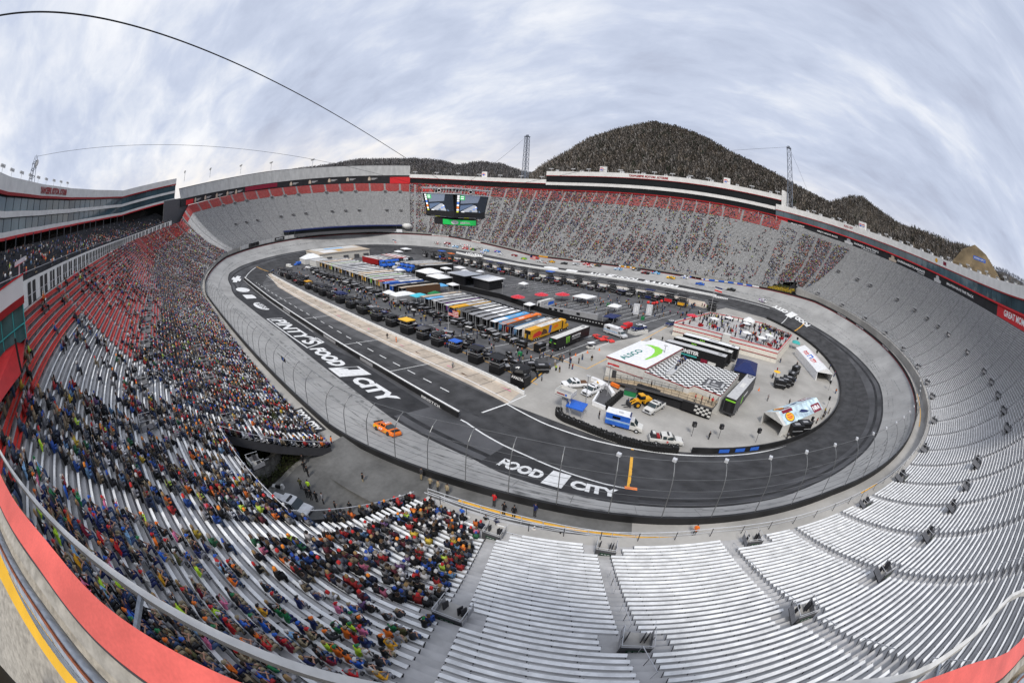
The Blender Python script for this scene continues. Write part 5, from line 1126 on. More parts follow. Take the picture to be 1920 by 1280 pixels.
CHK = bpy.data.materials.new('checkered_deck'); CHK.use_nodes = True; n_ = CHK.node_tree; ck = n_.nodes.new('ShaderNodeTexChecker'); tc2 = n_.nodes.new('ShaderNodeTexCoord'); n_.links.new(tc2.outputs['Object'], ck.inputs['Vector']); ck.inputs['Scale'].default_value = 1.15; ck.inputs['Color1'].default_value = (.74,.74,.72,1); ck.inputs['Color2'].default_value = (.03,.03,.03,1); n_.links.new(ck.outputs['Color'], n_.nodes['Principled BSDF'].inputs['Base Color']); MATS['checkered_deck'] = CHK
vd = thing('victory_deck', 'raised deck painted in black and white checks with red edge', 'stage')
D_ = [(86.9,-46.8),(97.0,-48.4),(97.6,-46.2),(103.7,-47.1),(104.9,-30.9),(90.2,-30.6),(88.7,-30.8)]
b = MB(); b.prism(D_, 0, 4.18, 'offwhite'); b.build('wall', vd); b = MB(); b.prism([(x, y-.05) for x, y in D_], 4.18, 4.4, 'dred', CHK); b.build('deck', vd)
b = MB(); b.add([(98.6,-44.5,4.42),(103.2,-44.8,4.42),(103.6,-39.8,4.42),(99,-39.6,4.42)], [(0,1,2,3)], 'dgrey'); 
for x0, y0, w, h in ((99.4,-44.2,3.2,.5),(99.4,-43.2,.5,2.6),(102.6,-43.2,.5,2.6),(100.4,-42.8,1.6,.5),(100.4,-41.6,.6,1.2)): b.add([(x0,y0,4.44),(x0+w,y0,4.44),(x0+w,y0+h,4.44),(x0,y0+h,4.44)], [(0,1,2,3)], 'lgrey')
b.build('deck_emblem', vd); b = MB(); b.bx(91.2,92.3,-45.5,-34,4.42,4.9,'lgrey'); b.bx(91.0,91.2,-45.5,-34,4.42,5.3,'silver'); b.build('rail_bench', vd)
rp_ = thing('ramp', 'beige ramp with black railing rising to the checkered deck', 'ramp')
q = [(78.3,-47.0,.05),(80.0,-46.2,.1),(87,-48.6,2.4),(96,-48.2,3.0),(98,-46.6,3.05),(103.4,-47.3,3.05),(103.2,-51.2,3.0),(96,-51.2,2.9),(86.6,-51.2,2.3),(79,-49.5,.3)]
b = MB(); b.add(q, [tuple(range(10))], mat('beige_deck', (.40,.32,.22), .8, .12, 1)); b.build('deck', rp_); b = MB(); b.add(q + [(x, y, max(0, z-.6)) for x, y, z in q], [(i, (i+1)%10, (i+1)%10+10, i+10) for i in range(10)], 'dgrey'); b.build('edge_beam', rp_)
b = MB()
for pts in ([(79,-49.5,.3),(86.6,-51.2,2.3),(96,-51.2,2.9),(103.2,-51.2,3.0),(103.4,-47.3,3.05)], [(80.2,-46.5,.1),(87,-48.6,2.4),(96,-48.5,3.0)]):
    for h in (.55, 1.1): b.path([(x, y, z+h) for x, y, z in pts], .035, 'black', 4)
    for (p0, p1) in zip(pts[:-1], pts[1:]):
        n__ = max(1, int((Vector(p1)-Vector(p0)).length/1.5))
        for i in range(n__+1): v = Vector(p0).lerp(Vector(p1), i/n__); b.tube(v, v + Vector((0,0,1.1)), .04, 'black', 4)
b.build('railing', rp_); b = MB(); b.bx(87,103,-50.6,-49.5,.02,2.3,'dblack'); b.add([(97,-51.25,.6),(103.1,-51.25,.6),(103.1,-51.25,2.6),(97,-51.25,2.6)], [(0,1,2,3)], 'black')
for i in range(6):
    for j in range(4):
        if (i+j) % 2: b.add([(99.6+i*.58,-51.28,.7+j*.45),(100.18+i*.58,-51.28,.7+j*.45),(100.24+i*.58,-51.28,1.15+j*.45),(99.66+i*.58,-51.28,1.15+j*.45)], [(0,1,2,3)], 'offwhite')
b.build('under_screen', rp_)
pl_ = thing('terrace_building', 'building with red trimmed roof terrace crowded with guests', 'building')
Tp = [(78.1,.7),(93.4,.4),(97.2,-.3),(113,1.0),(117.0,26.9),(103.8,32.6),(83.8,27.6)]
b = MB(); b.prism(Tp, 0, 3.0, 'cream'); b.build('wall', pl_); b = MB(); b.prism(Tp, 3.0, 3.35, 'red', mat('terrace_floor', (.42,.41,.40), .8, .1, .5, var2=.6, scale2=3)); b.build('floor_slab', pl_)
b = MB(); polywall(b, Tp + [Tp[0]], 3.35, 4.3, .12, FAS); b.build('parapet', pl_); b = MB(); polywall(b, Tp + [Tp[0]], 4.3, 4.5, .25, M('red')); polywall(b, [(x+.06, y-.1) for x, y in Tp[:4]], 1.5, 1.62, .2, M('dred')); b.build('trim', pl_)
b = MB(); b.bx(94.2,96.6,-.7,1.5,0,5.0,'offwhite'); b.build('stair_tower', pl_)
for x in (84,88.5,102,106.5,110.5): b = MB(); b.add([(x,.5-.0 if x < 93 else -.05+(x-97)*.08,.0),(x+1.4,.5 if x < 93 else -.05+(x-95.6)*.08,.0),(x+1.4,.45 if x < 93 else -.1+(x-95.6)*.08,2.2),(x,.45 if x < 93 else -.1+(x-97)*.08,2.2)], [(0,1,2,3)], 'grey'); b.build('door', pl_)
k = 0
for x, y, m in ((88,14,'white'),(92,21,'white'),(99,19,'white'),(101,6,'white'),(106.5,5,'white'),(108.5,11,'white')):
    r = umbrella(('round white parasol by the left terrace railing','round white parasol at the back of the terrace','white parasol in the middle of the terrace','white parasol near the terrace stair tower','white parasol at the front of the terrace','white parasol at the right of the terrace')[k], x, y, 1.6, 2.3, m); r.location.z = 3.36; k += 1
r = canopy('white peaked canopy at the back edge of the terrace', 99, 25.5, 4.2, 4.2, 2.2, 'white', pk=1.1); r.location.z = 3.36; umbrella('tilted red parasol at the left corner of the terrace', 80.5, 12.5, 2.0, 5.2, 'red')
k = 0
for x, y in ((85,8),(89,10.5),(95,12),(97,22),(103,16),(104.5,9.5),(109.5,6.5),(111,13),(113,20)):
    b = MB(); b.bx(-.9,.9,-.45,.45,0,.45,'dred'); b.bx(-.9,.9,.3,.5,.45,.95,'dred'); b.bx(-.9,-.7,-.45,.3,.45,.65,'dred'); b.bx(.7,.9,-.45,.3,.45,.65,'dred'); o = b.build('sofa', None, (x, y, 3.36), random.uniform(0, 6)); tag(o, 'dark red lounge sofa on the roof terrace', 'sofa', 'sofas on the terrace')
gb = thing('garage_building', 'long low tan building with painted roof panels at the far end', 'building')
Fp = [(-148,-21),(-122,-23),(-126,14),(-152,17)]
b = MB(); b.prism(Fp, 0, 4.7, 'cream'); b.build('wall', gb); b = MB(); b.prism([(-148.3,-21.4),(-121.6,-23.4),(-125.6,14.4),(-152.4,17.4)], 4.7, 4.95, 'tan', 'tan'); b.build('roof', gb)
b = MB()
for x0, x1, y0, y1, m in ((-150,-138,-18,14,'offwhite'),(-136,-126,-18,-8,'white'),(-136,-127,-2,10,'tan'),(-146,-141,-10,4,'lblue'),(-135,-130,-6,-3,'gold')): b.add([(x0,y0,4.97 + (.02 if m == 'lblue' else 0)),(x1,y0,4.97+ (.02 if m == 'lblue' else 0)),(x1-.6,y1,4.97+ (.02 if m == 'lblue' else 0)),(x0-.6,y1,4.97+ (.02 if m == 'lblue' else 0))], [(0,1,2,3)], m)
b.build('roof_print', gb)
for y in (-18,-6,2,9): b = MB(); b.bx(-124.2+.05*y*0,-121.9 - (y+23)*.105,y,y+3.4,0,2.6,'dgrey'); b.build('door', gb)
# black screened fence through the paddock, grey block wall, signs
fp = [(-45,-9.5),(-23.6,-6.6),(3.9,-2.2),(17.7,-4.6),(30.7,-7.4),(45,-9.6),(61,-9.4)]
r = thing('screen_fence', 'long black fabric screen fence between the hauler row and the back paddock', 'fence'); b = MB(); polywall(b, fp, 0, 2.3, .08, M('black')); b.build('screen', r); b = MB()
for (x0, y0), (x1, y1) in zip(fp[:-1], fp[1:]):
    n__ = int(abs(x1-x0)/3)
    for i in range(n__): x, y = x0+(x1-x0)*i/n__, y0+(y1-y0)*i/n__; b = MB(); b.tube((x,y,0),(x,y,2.5), .05, 'char', 4); b.build('fence_post', r)
b = MB()
for i in range(12): x = 46 + i*1.1; b.bx(x,x+.55,-9.72,-9.66,1.3,1.6,'lgrey')
b.build('lettering', r)
r = thing('block_wall', 'low grey wall with dark windows behind the black screen fence', 'wall'); b = MB(); polywall(b, [(31,-4.2),(41,-3.4),(53,-2.2)], 0, 2.4, .8, M('grey')); b.build('wall', r); b = MB()
for x in (33,35.5,38,45): b = MB(); b.bx(x,x+1.4,-4.75+.08*(x-31),-4.6+.08*(x-31),1.2,1.9,'dglass'); b.build('window', r)
for x, y in ((58.5,17.5),(62.5,20.2)):
    r = thing('sign_panel', ('pale upright sign panel left of the balloons' if x < 60 else 'pale upright sign panel under the red balloons'), 'sign', (x, y, 0), .5); b = MB(); b.bx(-1.1,1.1,-.35,.35,0,4.2,'silver'); b.build('panel', r); b = MB(); b.bx(-.4,-.1,-.36,-.355,.8,3.4,'white'); b.bx(.2,.5,-.36,-.355,1.6,3.2,'white'); b.build('lettering', r)
bl = 0
for x, y, z in ((60.5,23.5,4.2),(62.5,24.8,4.0),(63.6,24.2,4.6),(64.8,25.8,5.2),(61.6,25.8,3.6)):
    b = MB(); b.loft([ring((0,0,q), r_, r_, 10) for q, r_ in ((-.6,.1),(-.4,.45),(0,.62),(.4,.5),(.62,.1))], 'bred'); b.tube((0,0,-.6),(0,0,-z), .015, 'lgrey', 3); o = b.build('balloon', None, (x, y, z)); tag(o, 'round red balloon floating beside the pit boxes', 'balloon', 'red balloons')
# flagpoles
def flag(lb, x, y, h, us=True, z=0, rz=.3):
    r = thing('flagpole', lb, 'flag', (x, y, z), rz); b = MB(); b.tube((0,0,0),(0,0,h), .09, 'lgrey', 6, .05); b.build('pole', r); b = MB(); rw_ = 7 if us else 3; W_, H_ = 3.2, 1.9
    wv = lambda p, q: (.1 + W_*p, .25*math.sin(p*7), h - .1 - H_*(1-q) - .35*p)
    for k in range(rw_):
        for s in range(6): b.add([wv(s/6, k/rw_), wv((s+1)/6, k/rw_), wv((s+1)/6, (k+1)/rw_), wv(s/6, (k+1)/rw_)], [(0,1,2,3)], (('bred','offwhite') if us else ('bred','offwhite','navy'))[k % (2 if us else 3)])
    if us: b.add([(p[0], p[1]-.02, p[2]) for p in (wv(0,.45), wv(.17,.45), wv(.42,.45), wv(.42,1), wv(.17,1), wv(0,1))], [(0,1,2,3,4,5)], 'navy'); b.add([(p[0], p[1]+.02, p[2]) for p in (wv(0,.45), wv(.17,.45), wv(.42,.45), wv(.42,1), wv(.17,1), wv(0,1))], [(0,1,2,3,4,5)], 'navy')
    b.build('cloth', r)
flag('tall flagpole with a striped flag on the back paddock', -16.5, 46.2, 13.5); flag('flagpole with a striped flag among the near pit boxes', 30, -56, 9); flag('white flagpole with red white and navy flag at the end of pit road', 80.2, 45, 12, False); flag('flagpole with a bright flag at the far end of the infield', -148, 47, 8, False)
def lamp(lb, x, y, h=7):
    r = thing('light_pole', lb, 'pole', (x, y, 0)); b = MB(); b.tube((0,0,0),(0,0,h), .09, 'grey', 6); b.bx(-.4,.4,-.2,.2,h,h+.2,'lgrey'); b.build('pole', r)
for x, y, lb in ((82.5,-64.5,'thin pole beside the scaffold lookout'),(86.5,-33.5,'lamp pole on the corner of the white building'),(83,-56,'thin pole by the curved white ramp'),(20,57,'lamp pole beside the far pit road'),(5,-2,'pole at the black screen fence')): lamp(lb, x, y)
# ------------------------------------------------------------------ pit boxes and team carts
def pit_box():
    r = thing('pit_box', 'x', 'pit box'); b = MB(); b.bx(-1.5,1.5,-1.0,1.0,.25,1.9,'black','dgrey'); b.bx(-1.35,-.1,-1.02,-1.0,.4,1.7,'dgrey'); b.bx(.1,1.35,-1.02,-1.0,.4,1.7,'dgrey'); b.build('cabinet', r)
    b = MB(); b.bx(-1.7,1.7,-1.3,1.3,3.75,3.95,'navy'); b.build('canopy', r)
    for x in (-1.45, 1.45):
        for y in (-.95, .95): b = MB(); b.tube((x,y,1.9),(x,y,3.8), .06, 'char', 4); b.build('post', r)
    b = MB(); b.bx(-1.2,1.2,.5,.9,1.9,2.9,'dblack'); b.bx(-1.3,-.3,-.8,-.7,2.5,3.1,'dblack'); b.build('seat_row', r)
    b = MB(); b.bx(-1.2,1.2,-1.05,-1.03,.55,1.5,'heather'); b.build('side_panel', r)
    b = MB(); b.path([(-1.5,-1,2.7),(1.5,-1,2.7),(1.5,1,2.7),(-1.5,1,2.7),(-1.5,-1,2.7)], .04, 'silver', 4); b.tube((1.7,.6,0),(1.4,.6,1.9), .06, 'silver', 4); b.build('guard_rail', r)
    return r
pbx = pit_box(); pf = True; rs0 = random.Random(8)
def put_pit(x, y, rz, can, pan, lb, gp, s=1.):
    global pf
    r = dup(pbx, (x, y, 0), rz, lb, gp, {'navy': can, 'heather': pan}); r.scale = (s, s, s)
    return r
NP_ = [(-96,-57,'black','dgrey'),(-84.8,-57.2,'black','black'),(-76,-57.8,'char','black'),(-66,-58.5,'black','grey'),(-55.5,-59.2,'gold','gold'),(-47,-58.9,'black','black'),(-39.5,-59.6,'char','black'),(-32.7,-59.6,'black','blue'),(-24,-60.2,'navy','black'),(-15,-60.9,'black','grey'),(-6,-61.5,'black','black'),(3.8,-62.4,'black','lime'),(11.5,-62.4,'black','dgrey'),(20.3,-63,'yellow','gold'),(27.5,-63.3,'dgrey','black'),(34.2,-63.6,'black','orange'),(41.4,-63.6,'blue','offwhite'),(50.5,-65,'black','blue'),(59,-66,'black','black')]
cn = {'black':'black','char':'charcoal','gold':'amber yellow','navy':'navy','yellow':'bright yellow','dgrey':'dark grey','blue':'royal blue'}
pn = {'dgrey':'dark grey','black':'black','grey':'grey','gold':'amber','blue':'blue','lime':'lime','orange':'orange','offwhite':'white'}
wh_ = ['at the far left end of pit road','second from the far left end','third from the far left end','just left of the amber one','with amber cart in the left part','just right of the amber one','two along from the amber one','near the blue tool carts','with navy roof mid row','in the middle of the row','right of the middle','with lime trim','before the bright yellow one','with people in red beneath','just right of the bright yellow one','with orange sign below its roof','with white cart below it','with two blue banners','low octagon roof beside the big black one']
for (x, y, c, p_), w_ in zip(NP_, wh_): put_pit(x, y, PI + .05, c, p_, f'pit box, {cn[c]} canopy, {pn[p_]} panel, {w_}', 'pit boxes along the near pit road', rs0.uniform(.9, 1.2) if x < 45 else 1.12)
ax = put_pit(67.2, -66.6, PI + .05, 'black', 'black', 'big black pit box with white lettering at the near end of pit road', 'pit boxes along the near pit road', 1.35)
b = MB()
for ch in list(ax.children):
    if ch.name.startswith('canopy'): bpy.data.objects.remove(ch)
b.loft([ring((0,0,z), r_, r_, 8) for z, r_ in ((2.7,1.75),(2.95,1.9),(3.35,1.6),(3.6,.4))], 'black', True, False); b.build('canopy', ax)
b = MB(); text(b, 'AXALTA', lambda x, y: (1.3 - 2.6*x, 1.04, 1.3 + .5*y), 'white', off=.05); text(b, 'AXALTA', lambda x, y: (1.3 - 2.2*x, 1.75, .15 + .35*y), 'white', off=.05); b.bx(-1.5,1.5,1.68,1.74,.0,.6,'black'); b.add([(.5,1.2,3.42),(-.3,1.25,3.41),(-.2,.7,3.55),(.2,.7,3.55)], [(0,1,2,3)], 'offwhite'); b.build('lettering', ax)
BP = [(-109,46.6),(-101,47),(-99.3,53),(-90.4,53.5),(-81,54.4),(-73.6,55.1),(-65.8,56.2),(-56.3,55.7),(-46,55),(-36.4,54.7),(-26,54.3),(-16.9,54),(-7.4,54.9),(3.1,52.2),(11.9,53.7),(21.6,52),(32.3,51),(42,51.4),(51.6,49),(60.6,49.5),(67,47.5),(79.4,51.5)]
bc = ['black','black','blue','orange','char','black','black','navy','navy','black','black','black','blue','black','black','dgrey','black','char','navy','black','black','black']
for i, ((x, y), c) in enumerate(zip(BP, bc)): put_pit(x, y, -.05, c, ('grey','black','blue','orange','black','dgrey','black','navy','blue','black','dgrey','black','blue','black','black','grey','black','black','navy','red','gold','black')[i], f'{"tall open" if i % 2 else "dark"} pit box with {"blue" if c == "blue" else "orange" if c == "orange" else "navy" if c == "navy" else "black"} roof on the far pit road', 'pit boxes along the far pit road', rs0.uniform(1.15, 1.4))
for ch in list(pbx.children): bpy.data.objects.remove(ch)
bpy.data.objects.remove(pbx)
def cart():
    r = thing('equipment_cart', 'x', 'cart'); b = MB(); b.bx(-1.3,1.3,-.75,.75,.3,1.65,'black','char'); b.bx(-1.2,1.2,-.78,-.75,.9,.95,'silver'); b.bx(-.6,.6,-.3,.3,1.65,1.75,'grey')
    for x in (-.9, .9):
        for y in (-.7, .7): b.wheel((x, y, .2), .2, .14, rim='char')
    b.build('box', r)
    b = MB(); b.bx(-1.36,1.36,-.8,.8,1.66,1.72,'heather'); b.build('lid', r); return r
ct = cart(); 
def put_cart(x, y, rz, lid, lb, s=1.):
    r = dup(ct, (x, y, 0), rz, lb, 'black team carts in the paddock', {'heather': lid}); r.scale = (s, s, s*random.uniform(.85, 1.15))
rs2 = random.Random(3)
for i in range(62):
    x = 48 - i*2.4 + rs2.uniform(-.5, .5); y = -45.4 + (48-x)*.045 + rs2.uniform(-1.6, 1.2)
    if 50 < x: continue
    put_cart(x, y, rs2.uniform(-.2, .2) + PI/2, rs2.choice(('black','char','dgrey','black','grey')), 'black team equipment cart parked at the tail of the hauler row', rs2.uniform(.85, 1.1))
for i in range(40):
    x = 60 - i*3.9 + rs2.uniform(-.8, .8); y = -60.2 + (60-x)*.035 + rs2.uniform(-1.2, .8)
    put_cart(x, y, rs2.uniform(-.4, .4), rs2.choice(('black','char','dblack','grey','navy')), 'black team equipment cart behind the near pit boxes', rs2.uniform(.75, 1.1))
for i in range(30):
    x = 60 - i*5.4 + rs2.uniform(-1, 1); put_cart(x, 48.5 + rs2.uniform(-3, 2.5), rs2.uniform(-.3, .3), rs2.choice(('black','char','black','offwhite','red')), 'black team equipment cart behind the far pit boxes', 1.05)
for i, (x, y) in enumerate(((52,-46.5),(64,-58),(66.5,-57),(57.6,-45),(116,-19.5),(117.5,-17.2),(118.5,-15),(119.5,-10.5),(120.5,-3.5),(122.5,-44.5),(124.6,-42.2))): put_cart(x, y, (.1,.9,.9,PI/2,.3,.3,.3,1.2,1.2,.6,.6)[i], 'black', ('black covered box standing alone on the asphalt lane','black trailer box beside the near end of the paddock','black trailer box with white sign by the near end of the paddock','black box in front of the clawed black trailer','front black cabinet of the stack beside the long white tent','second black cabinet of the stack beside the long white tent','third black cabinet of the stack beside the long white tent','black cabinet behind the stack beside the white tent','black cabinet nearest the long white tent','dark cart parked against the snow print tent','second dark cart against the snow print tent')[i], 1.35 if i not in (0,) else 1.2)
for i in range(70):
    x = 62 - i*2.3 + rs2.uniform(-1, 1); put_cart(x, -59 + (60-x)*.035 + rs2.uniform(-4.2, 3.6), rs2.uniform(-.6, .6), rs2.choice(('black','char','dblack','grey','black','navy','dred')), 'black team equipment cart behind the near pit boxes', rs2.uniform(.6, 1.0))
for i in range(44):
    x = 66 - i*3.9 + rs2.uniform(-1, 1); put_cart(x, 51 + rs2.uniform(-5, 4), rs2.uniform(-.5, .5), rs2.choice(('black','char','black','dgrey','navy')), 'black team equipment cart behind the far pit boxes', rs2.uniform(.8, 1.35))
for i in range(30):
    x = 44 - i*4.6 + rs2.uniform(-1.5, 1.5); put_cart(x, -48.6 + (48-x)*.045 + rs2.uniform(-1.5, 1.5), rs2.uniform(-.5, .5), rs2.choice(('black','char','offwhite','grey')), 'black team equipment cart parked at the tail of the hauler row', rs2.uniform(.6, .9))
for ch in list(ct.children): bpy.data.objects.remove(ch)
bpy.data.objects.remove(ct)
kk = 0
for x, y, m in ((-101,-53.5,'black'),(-89,-54,'dgrey'),(-70,-55.2,'black'),(-43,-56,'black'),(-28,-57,'navy'),(-10,-58,'black'),(8,-59.3,'dgrey'),(16,-59.5,'black'),(24.5,-59.6,'char'),(38,-60,'black'),(46.5,-61,'navy'),(55,-61.5,'black')):
    canopy(f'{dict(black="black", dgrey="dark grey", navy="navy", char="charcoal")[m]} pop-up awning {("at the far left of", "in the left part of", "in the left part of", "left of the middle of", "near the middle of", "in the middle of", "right of the middle of", "just before the yellow box on", "just after the yellow box on", "near the blue box on", "close to the near end of", "at the near end of")[kk]} the near pit row', x, y, 3.2, 3.2, 2.5, m, pk=.5, rz=rs2.uniform(-.2, .2)); kk += 1
b = MB(); b.bx(-.9,.9,-.7,.7,0,1.5,'gold','yellow'); b.bx(-.95,.95,-.75,.75,1.5,1.58,'gold'); tag(b.build('tool_cabinet', None, (55.6,-43.4,0), .1), 'yellow cabinet beside the tail of the yellow hauler', 'cabinet')
for x, y, lb in ((50.5,-45.6,'dark green bin in front of the yellow hauler'),(41,-45.5,'dark green bin in front of the orange hauler'),(56,-52.5,'dark green bin on the yellow lane line'),(63.8,11.5,'dark green bin among the painted bays'),(45,22,'dark green dumpster on the back paddock')):
    b = MB(); b.bx(-.5,.5,-.5,.5,0,1.1,'green'); b.bx(-.55,.55,-.55,.55,1.1,1.2,'green'); tag(b.build('bin', None, (x, y, 0)), lb, 'bin')
# tyre stacks behind the near pit boxes
for i in range(46):
    x = 62 - i*3.3 + rs2.uniform(-.8, .8); y = -63.6 + (62-x)*.045 + rs2.uniform(-.6, 2.6); b = MB(); n__ = rs2.choice((2, 3, 4))
    for k in range(n__): b.tube((0,0,.02+k*.32),(0,0,.30+k*.32), .36, 'rubber', 10); b.tube((0,0,.30+k*.32),(0,0,.31+k*.32), .2, rs2.choice(('yellow','silver','char')), 8)
    tag(b.build('tyre_stack', None, (x, y, 0)), 'stack of race tyres behind the near pit stall wall', 'tyres', 'tyre stacks along the near pit road')
# fluid spots left on the stalls
b = MB()
for i in range(26):
    x = 66 - i*6.2; y = pitx(x) + rs2.uniform(1.2, 3.5); b.add([(x + rs2.uniform(-2.2,2.2) , y + rs2.uniform(-.3,.3), .034 + .0004*i) for _ in range(5)], [(0,1,2,3,4)], M('brown') if i % 3 else M('pink'))
struct(b, 'stall_stains')
# ------------------------------------------------------------------ service vehicles
def pickup(lb, x, y, rz, m='offwhite', bed='char', door=None, bar=True, load=None):
    r = thing('pickup_truck', lb, 'pickup truck', (x, y, .03), rz); b = MB(); W_ = .98
    car_body(b, [(-2.95,.55,1.15,.95),(-2.8,.45,1.2,1),(-.9,.42,1.2,1),(1.1,.42,1.22,1),(2.3,.42,1.18,1),(2.85,.45,1.1,.97),(2.98,.5,.9,.92)], 1.98, m, .93)
    b.loft([[(xx,-w0,z0),(xx,-w1,z1),(xx,w1,z1),(xx,w0,z0)] for xx, w0, w1, z0, z1 in ((-.95,.93,.78,1.15,1.82),(-.2,.95,.80,1.15,1.92),(.75,.95,.80,1.15,1.90),(.9,.95,.79,1.15,1.84))], m, True, False); b.build('body', r)
    b = MB(); b.add([(.92,-.80,1.82),(.92,.80,1.82),(1.62,.88,1.24),(1.62,-.88,1.24)], [(0,1,2,3)], 'glass'); b.add([(-.97,-.76,1.78),(-.97,.76,1.78),(-1.02,.88,1.25),(-1.02,-.88,1.25)], [(0,1,2,3)], 'glass')
    for s in (-1, 1):
        for xa, xb in ((-.75,-.08),(.02,.85)): b.add([(xa,s*.945,1.24),(xb+.3*(xb>.5),s*.95,1.24),(xb,s*.825,1.80),(xa,s*.81,1.80)], [(0,1,2,3)], 'glass')
    b.build('windows', r)
    b = MB(); b.bx(-2.85,-1.1,-.82,.82,1.2,1.235,bed); b.build('bed', r)
    for s in (-1, 1): b = MB(); b.bx(2.9,3.0,s*.72-.16,s*.72+.16,.85,1.05,'lgrey'); b.build('headlight', r)
    b = MB(); b.bx(2.93,3.03,-.5,.5,.62,1.0,'char'); b.bx(2.95,3.08,-.95,.95,.42,.6,'silver'); b.build('grille', r)
    if bar: b = MB(); b.bx(.05,.35,-.55,.55,1.91,2.05,'char'); b.build('light_bar', r)
    if door: b = MB(); text(b, door, lambda x_, y_: (-.1 + .4*x_, -1.0, .65 + .4*y_), 'red', off=.06); b.build('door_number', r)
    if load: b = MB(); b.bx(-2.7,-1.9,-.7,.7,1.2,1.9,'char'); b.bx(-2.5,-2.0,-.5,.4,1.9,2.0,'offwhite'); b.bx(-1.8,-1.2,-.7,.7,1.2,1.5,'dred'); b.build('bed_load', r)
    for xx in (-1.85, 1.95):
        for s in (-1, 1): b = MB(); b.wheel((xx, s*.86, .4), .4, .28); b.build('wheel', r)
    return r
pickup('white crew cab pickup with number on its door behind the tyre wall', 98.7, -65.3, .52, 'offwhite', 'char', '3', True, True)
pickup('white pickup with dark bed parked facing the tyre wall', 92.7, -54.8, -PI/2 - .15, 'offwhite', 'char')
pickup('white crew cab pickup beside the lookout scaffold', 76.2, -57.8, PI + .95, 'white', 'brown')
tw_ = pickup('white tow truck with boom next to the curved white ramp', 80.3, -57.3, -PI/2 - .1, 'white', 'char', None, True); b = MB(); b.tube((-2.6,0,1.2),(-1.5,0,2.3), .16, 'yellow'); b.bx(-3.6,-1.6,-1.0,1.0,1.2,1.75,'white'); b.build('boom', tw_)
pickup('white pickup partly hidden below the packed stand at the gate', 75.4, -119.6, .55, 'white', 'white').location.z = 5.2
for lb, x, y, rz, m, t in (('navy and white pace car on the white plinth', 69.3, -6.2, -PI/2 - .3, 'navy', 1.15), ('navy pace truck parked by the terrace building', 73.8, 12.2, -PI/2 - .15, 'navy', 0), ('black pickup under the navy canopy by the fence', 57.6, -.8, PI/2, 'black', 0)):
    r = pickup(lb, x, y, rz, m, 'white' if m == 'navy' else 'char'); r.location.z = t + .03
    if m == 'navy': b = MB(); b.bx(-.9,.9,-.78,.78,1.905,1.925,'white'); b.build('roof_panel', r)
b = MB(); b.bx(-3.1,3.1,-1.5,1.5,0,1.12,'offwhite'); 
for i in range(8): b.bx(-3+i*.78,-2.45+i*.78,-1.52,-1.5,.15,.95,'lgrey')
tag(b.build('plinth', None, (69.3,-6.2,.03), -PI/2 - .3), 'white plinth carrying the navy pace car', 'plinth')
def sports(lb, x, y, rz, m, h=1.15, van=False):
    r = thing('parked_car', lb, 'car', (x, y, .03), rz); b = MB()
    if van: car_body(b, [(-2.4,.4,1.8,.92),(-2.3,.35,1.95,1),(.6,.35,1.95,1),(1.5,.35,1.15,1),(2.3,.35,.95,.96),(2.45,.4,.75,.9)], 1.95, m, .9)
    else: car_body(b, [(-2.2,.35,.95,.88),(-2.1,.25,1.0,.97),(-1.2,.2,.95,1),(.8,.2,.85,1),(1.9,.2,.68,.95),(2.25,.2,.5,.8)], 1.95, m); b.loft([[(xx,-w0,z0),(xx,-w1,z1),(xx,w1,z1),(xx,w0,z0)] for xx, w0, w1, z0, z1 in ((-1.5,.62,.55,.9,.98),(-.6,.75,.58,.9,1.2),(.0,.76,.58,.86,1.2))], m, True, False)
    b.build('body', r); b = MB()
    if van: b.add([(.65,-.8,1.9),(.65,.8,1.9),(1.45,.86,1.2),(1.45,-.86,1.2)], [(0,1,2,3)], 'glass')
    else:
        b.add([(.02,-.56,1.19),(.02,.56,1.19),(.95,.74,.88),(.95,-.74,.88)], [(0,1,2,3)], 'glass')
        for s in (-1, 1): b.add([(-1.0,s*.72,.96),(.1,s*.765,.93),(-.05,s*.61,1.16),(-.6,s*.62,1.16)], [(0,1,2,3)], 'dglass')
    b.build('windows', r)
    for xx in (-1.4, 1.4):
        for s in (-1, 1): b = MB(); b.wheel((xx, s*.85, .34), .34, .25); b.build('wheel', r)
    return r
sports('orange sports car behind the black trailer, left of two', 63.6, -21.6, -.5, 'bred'); sports('orange sports car with dark roof, right of two', 66.2, -21.2, -.35, 'bred'); sports('red van beside the white plinth', 64.4, -4.2, PI + 1.45, 'red', van=True); sports('blue van at the far left corner of the infield', -124, -37, -1.2, 'blue', van=True); sports('white car parked at the far left corner of the infield', -107, -36.5, .6, 'white'); sports('white van among the carts at the far left', -120, -44, .2, 'offwhite', van=True)
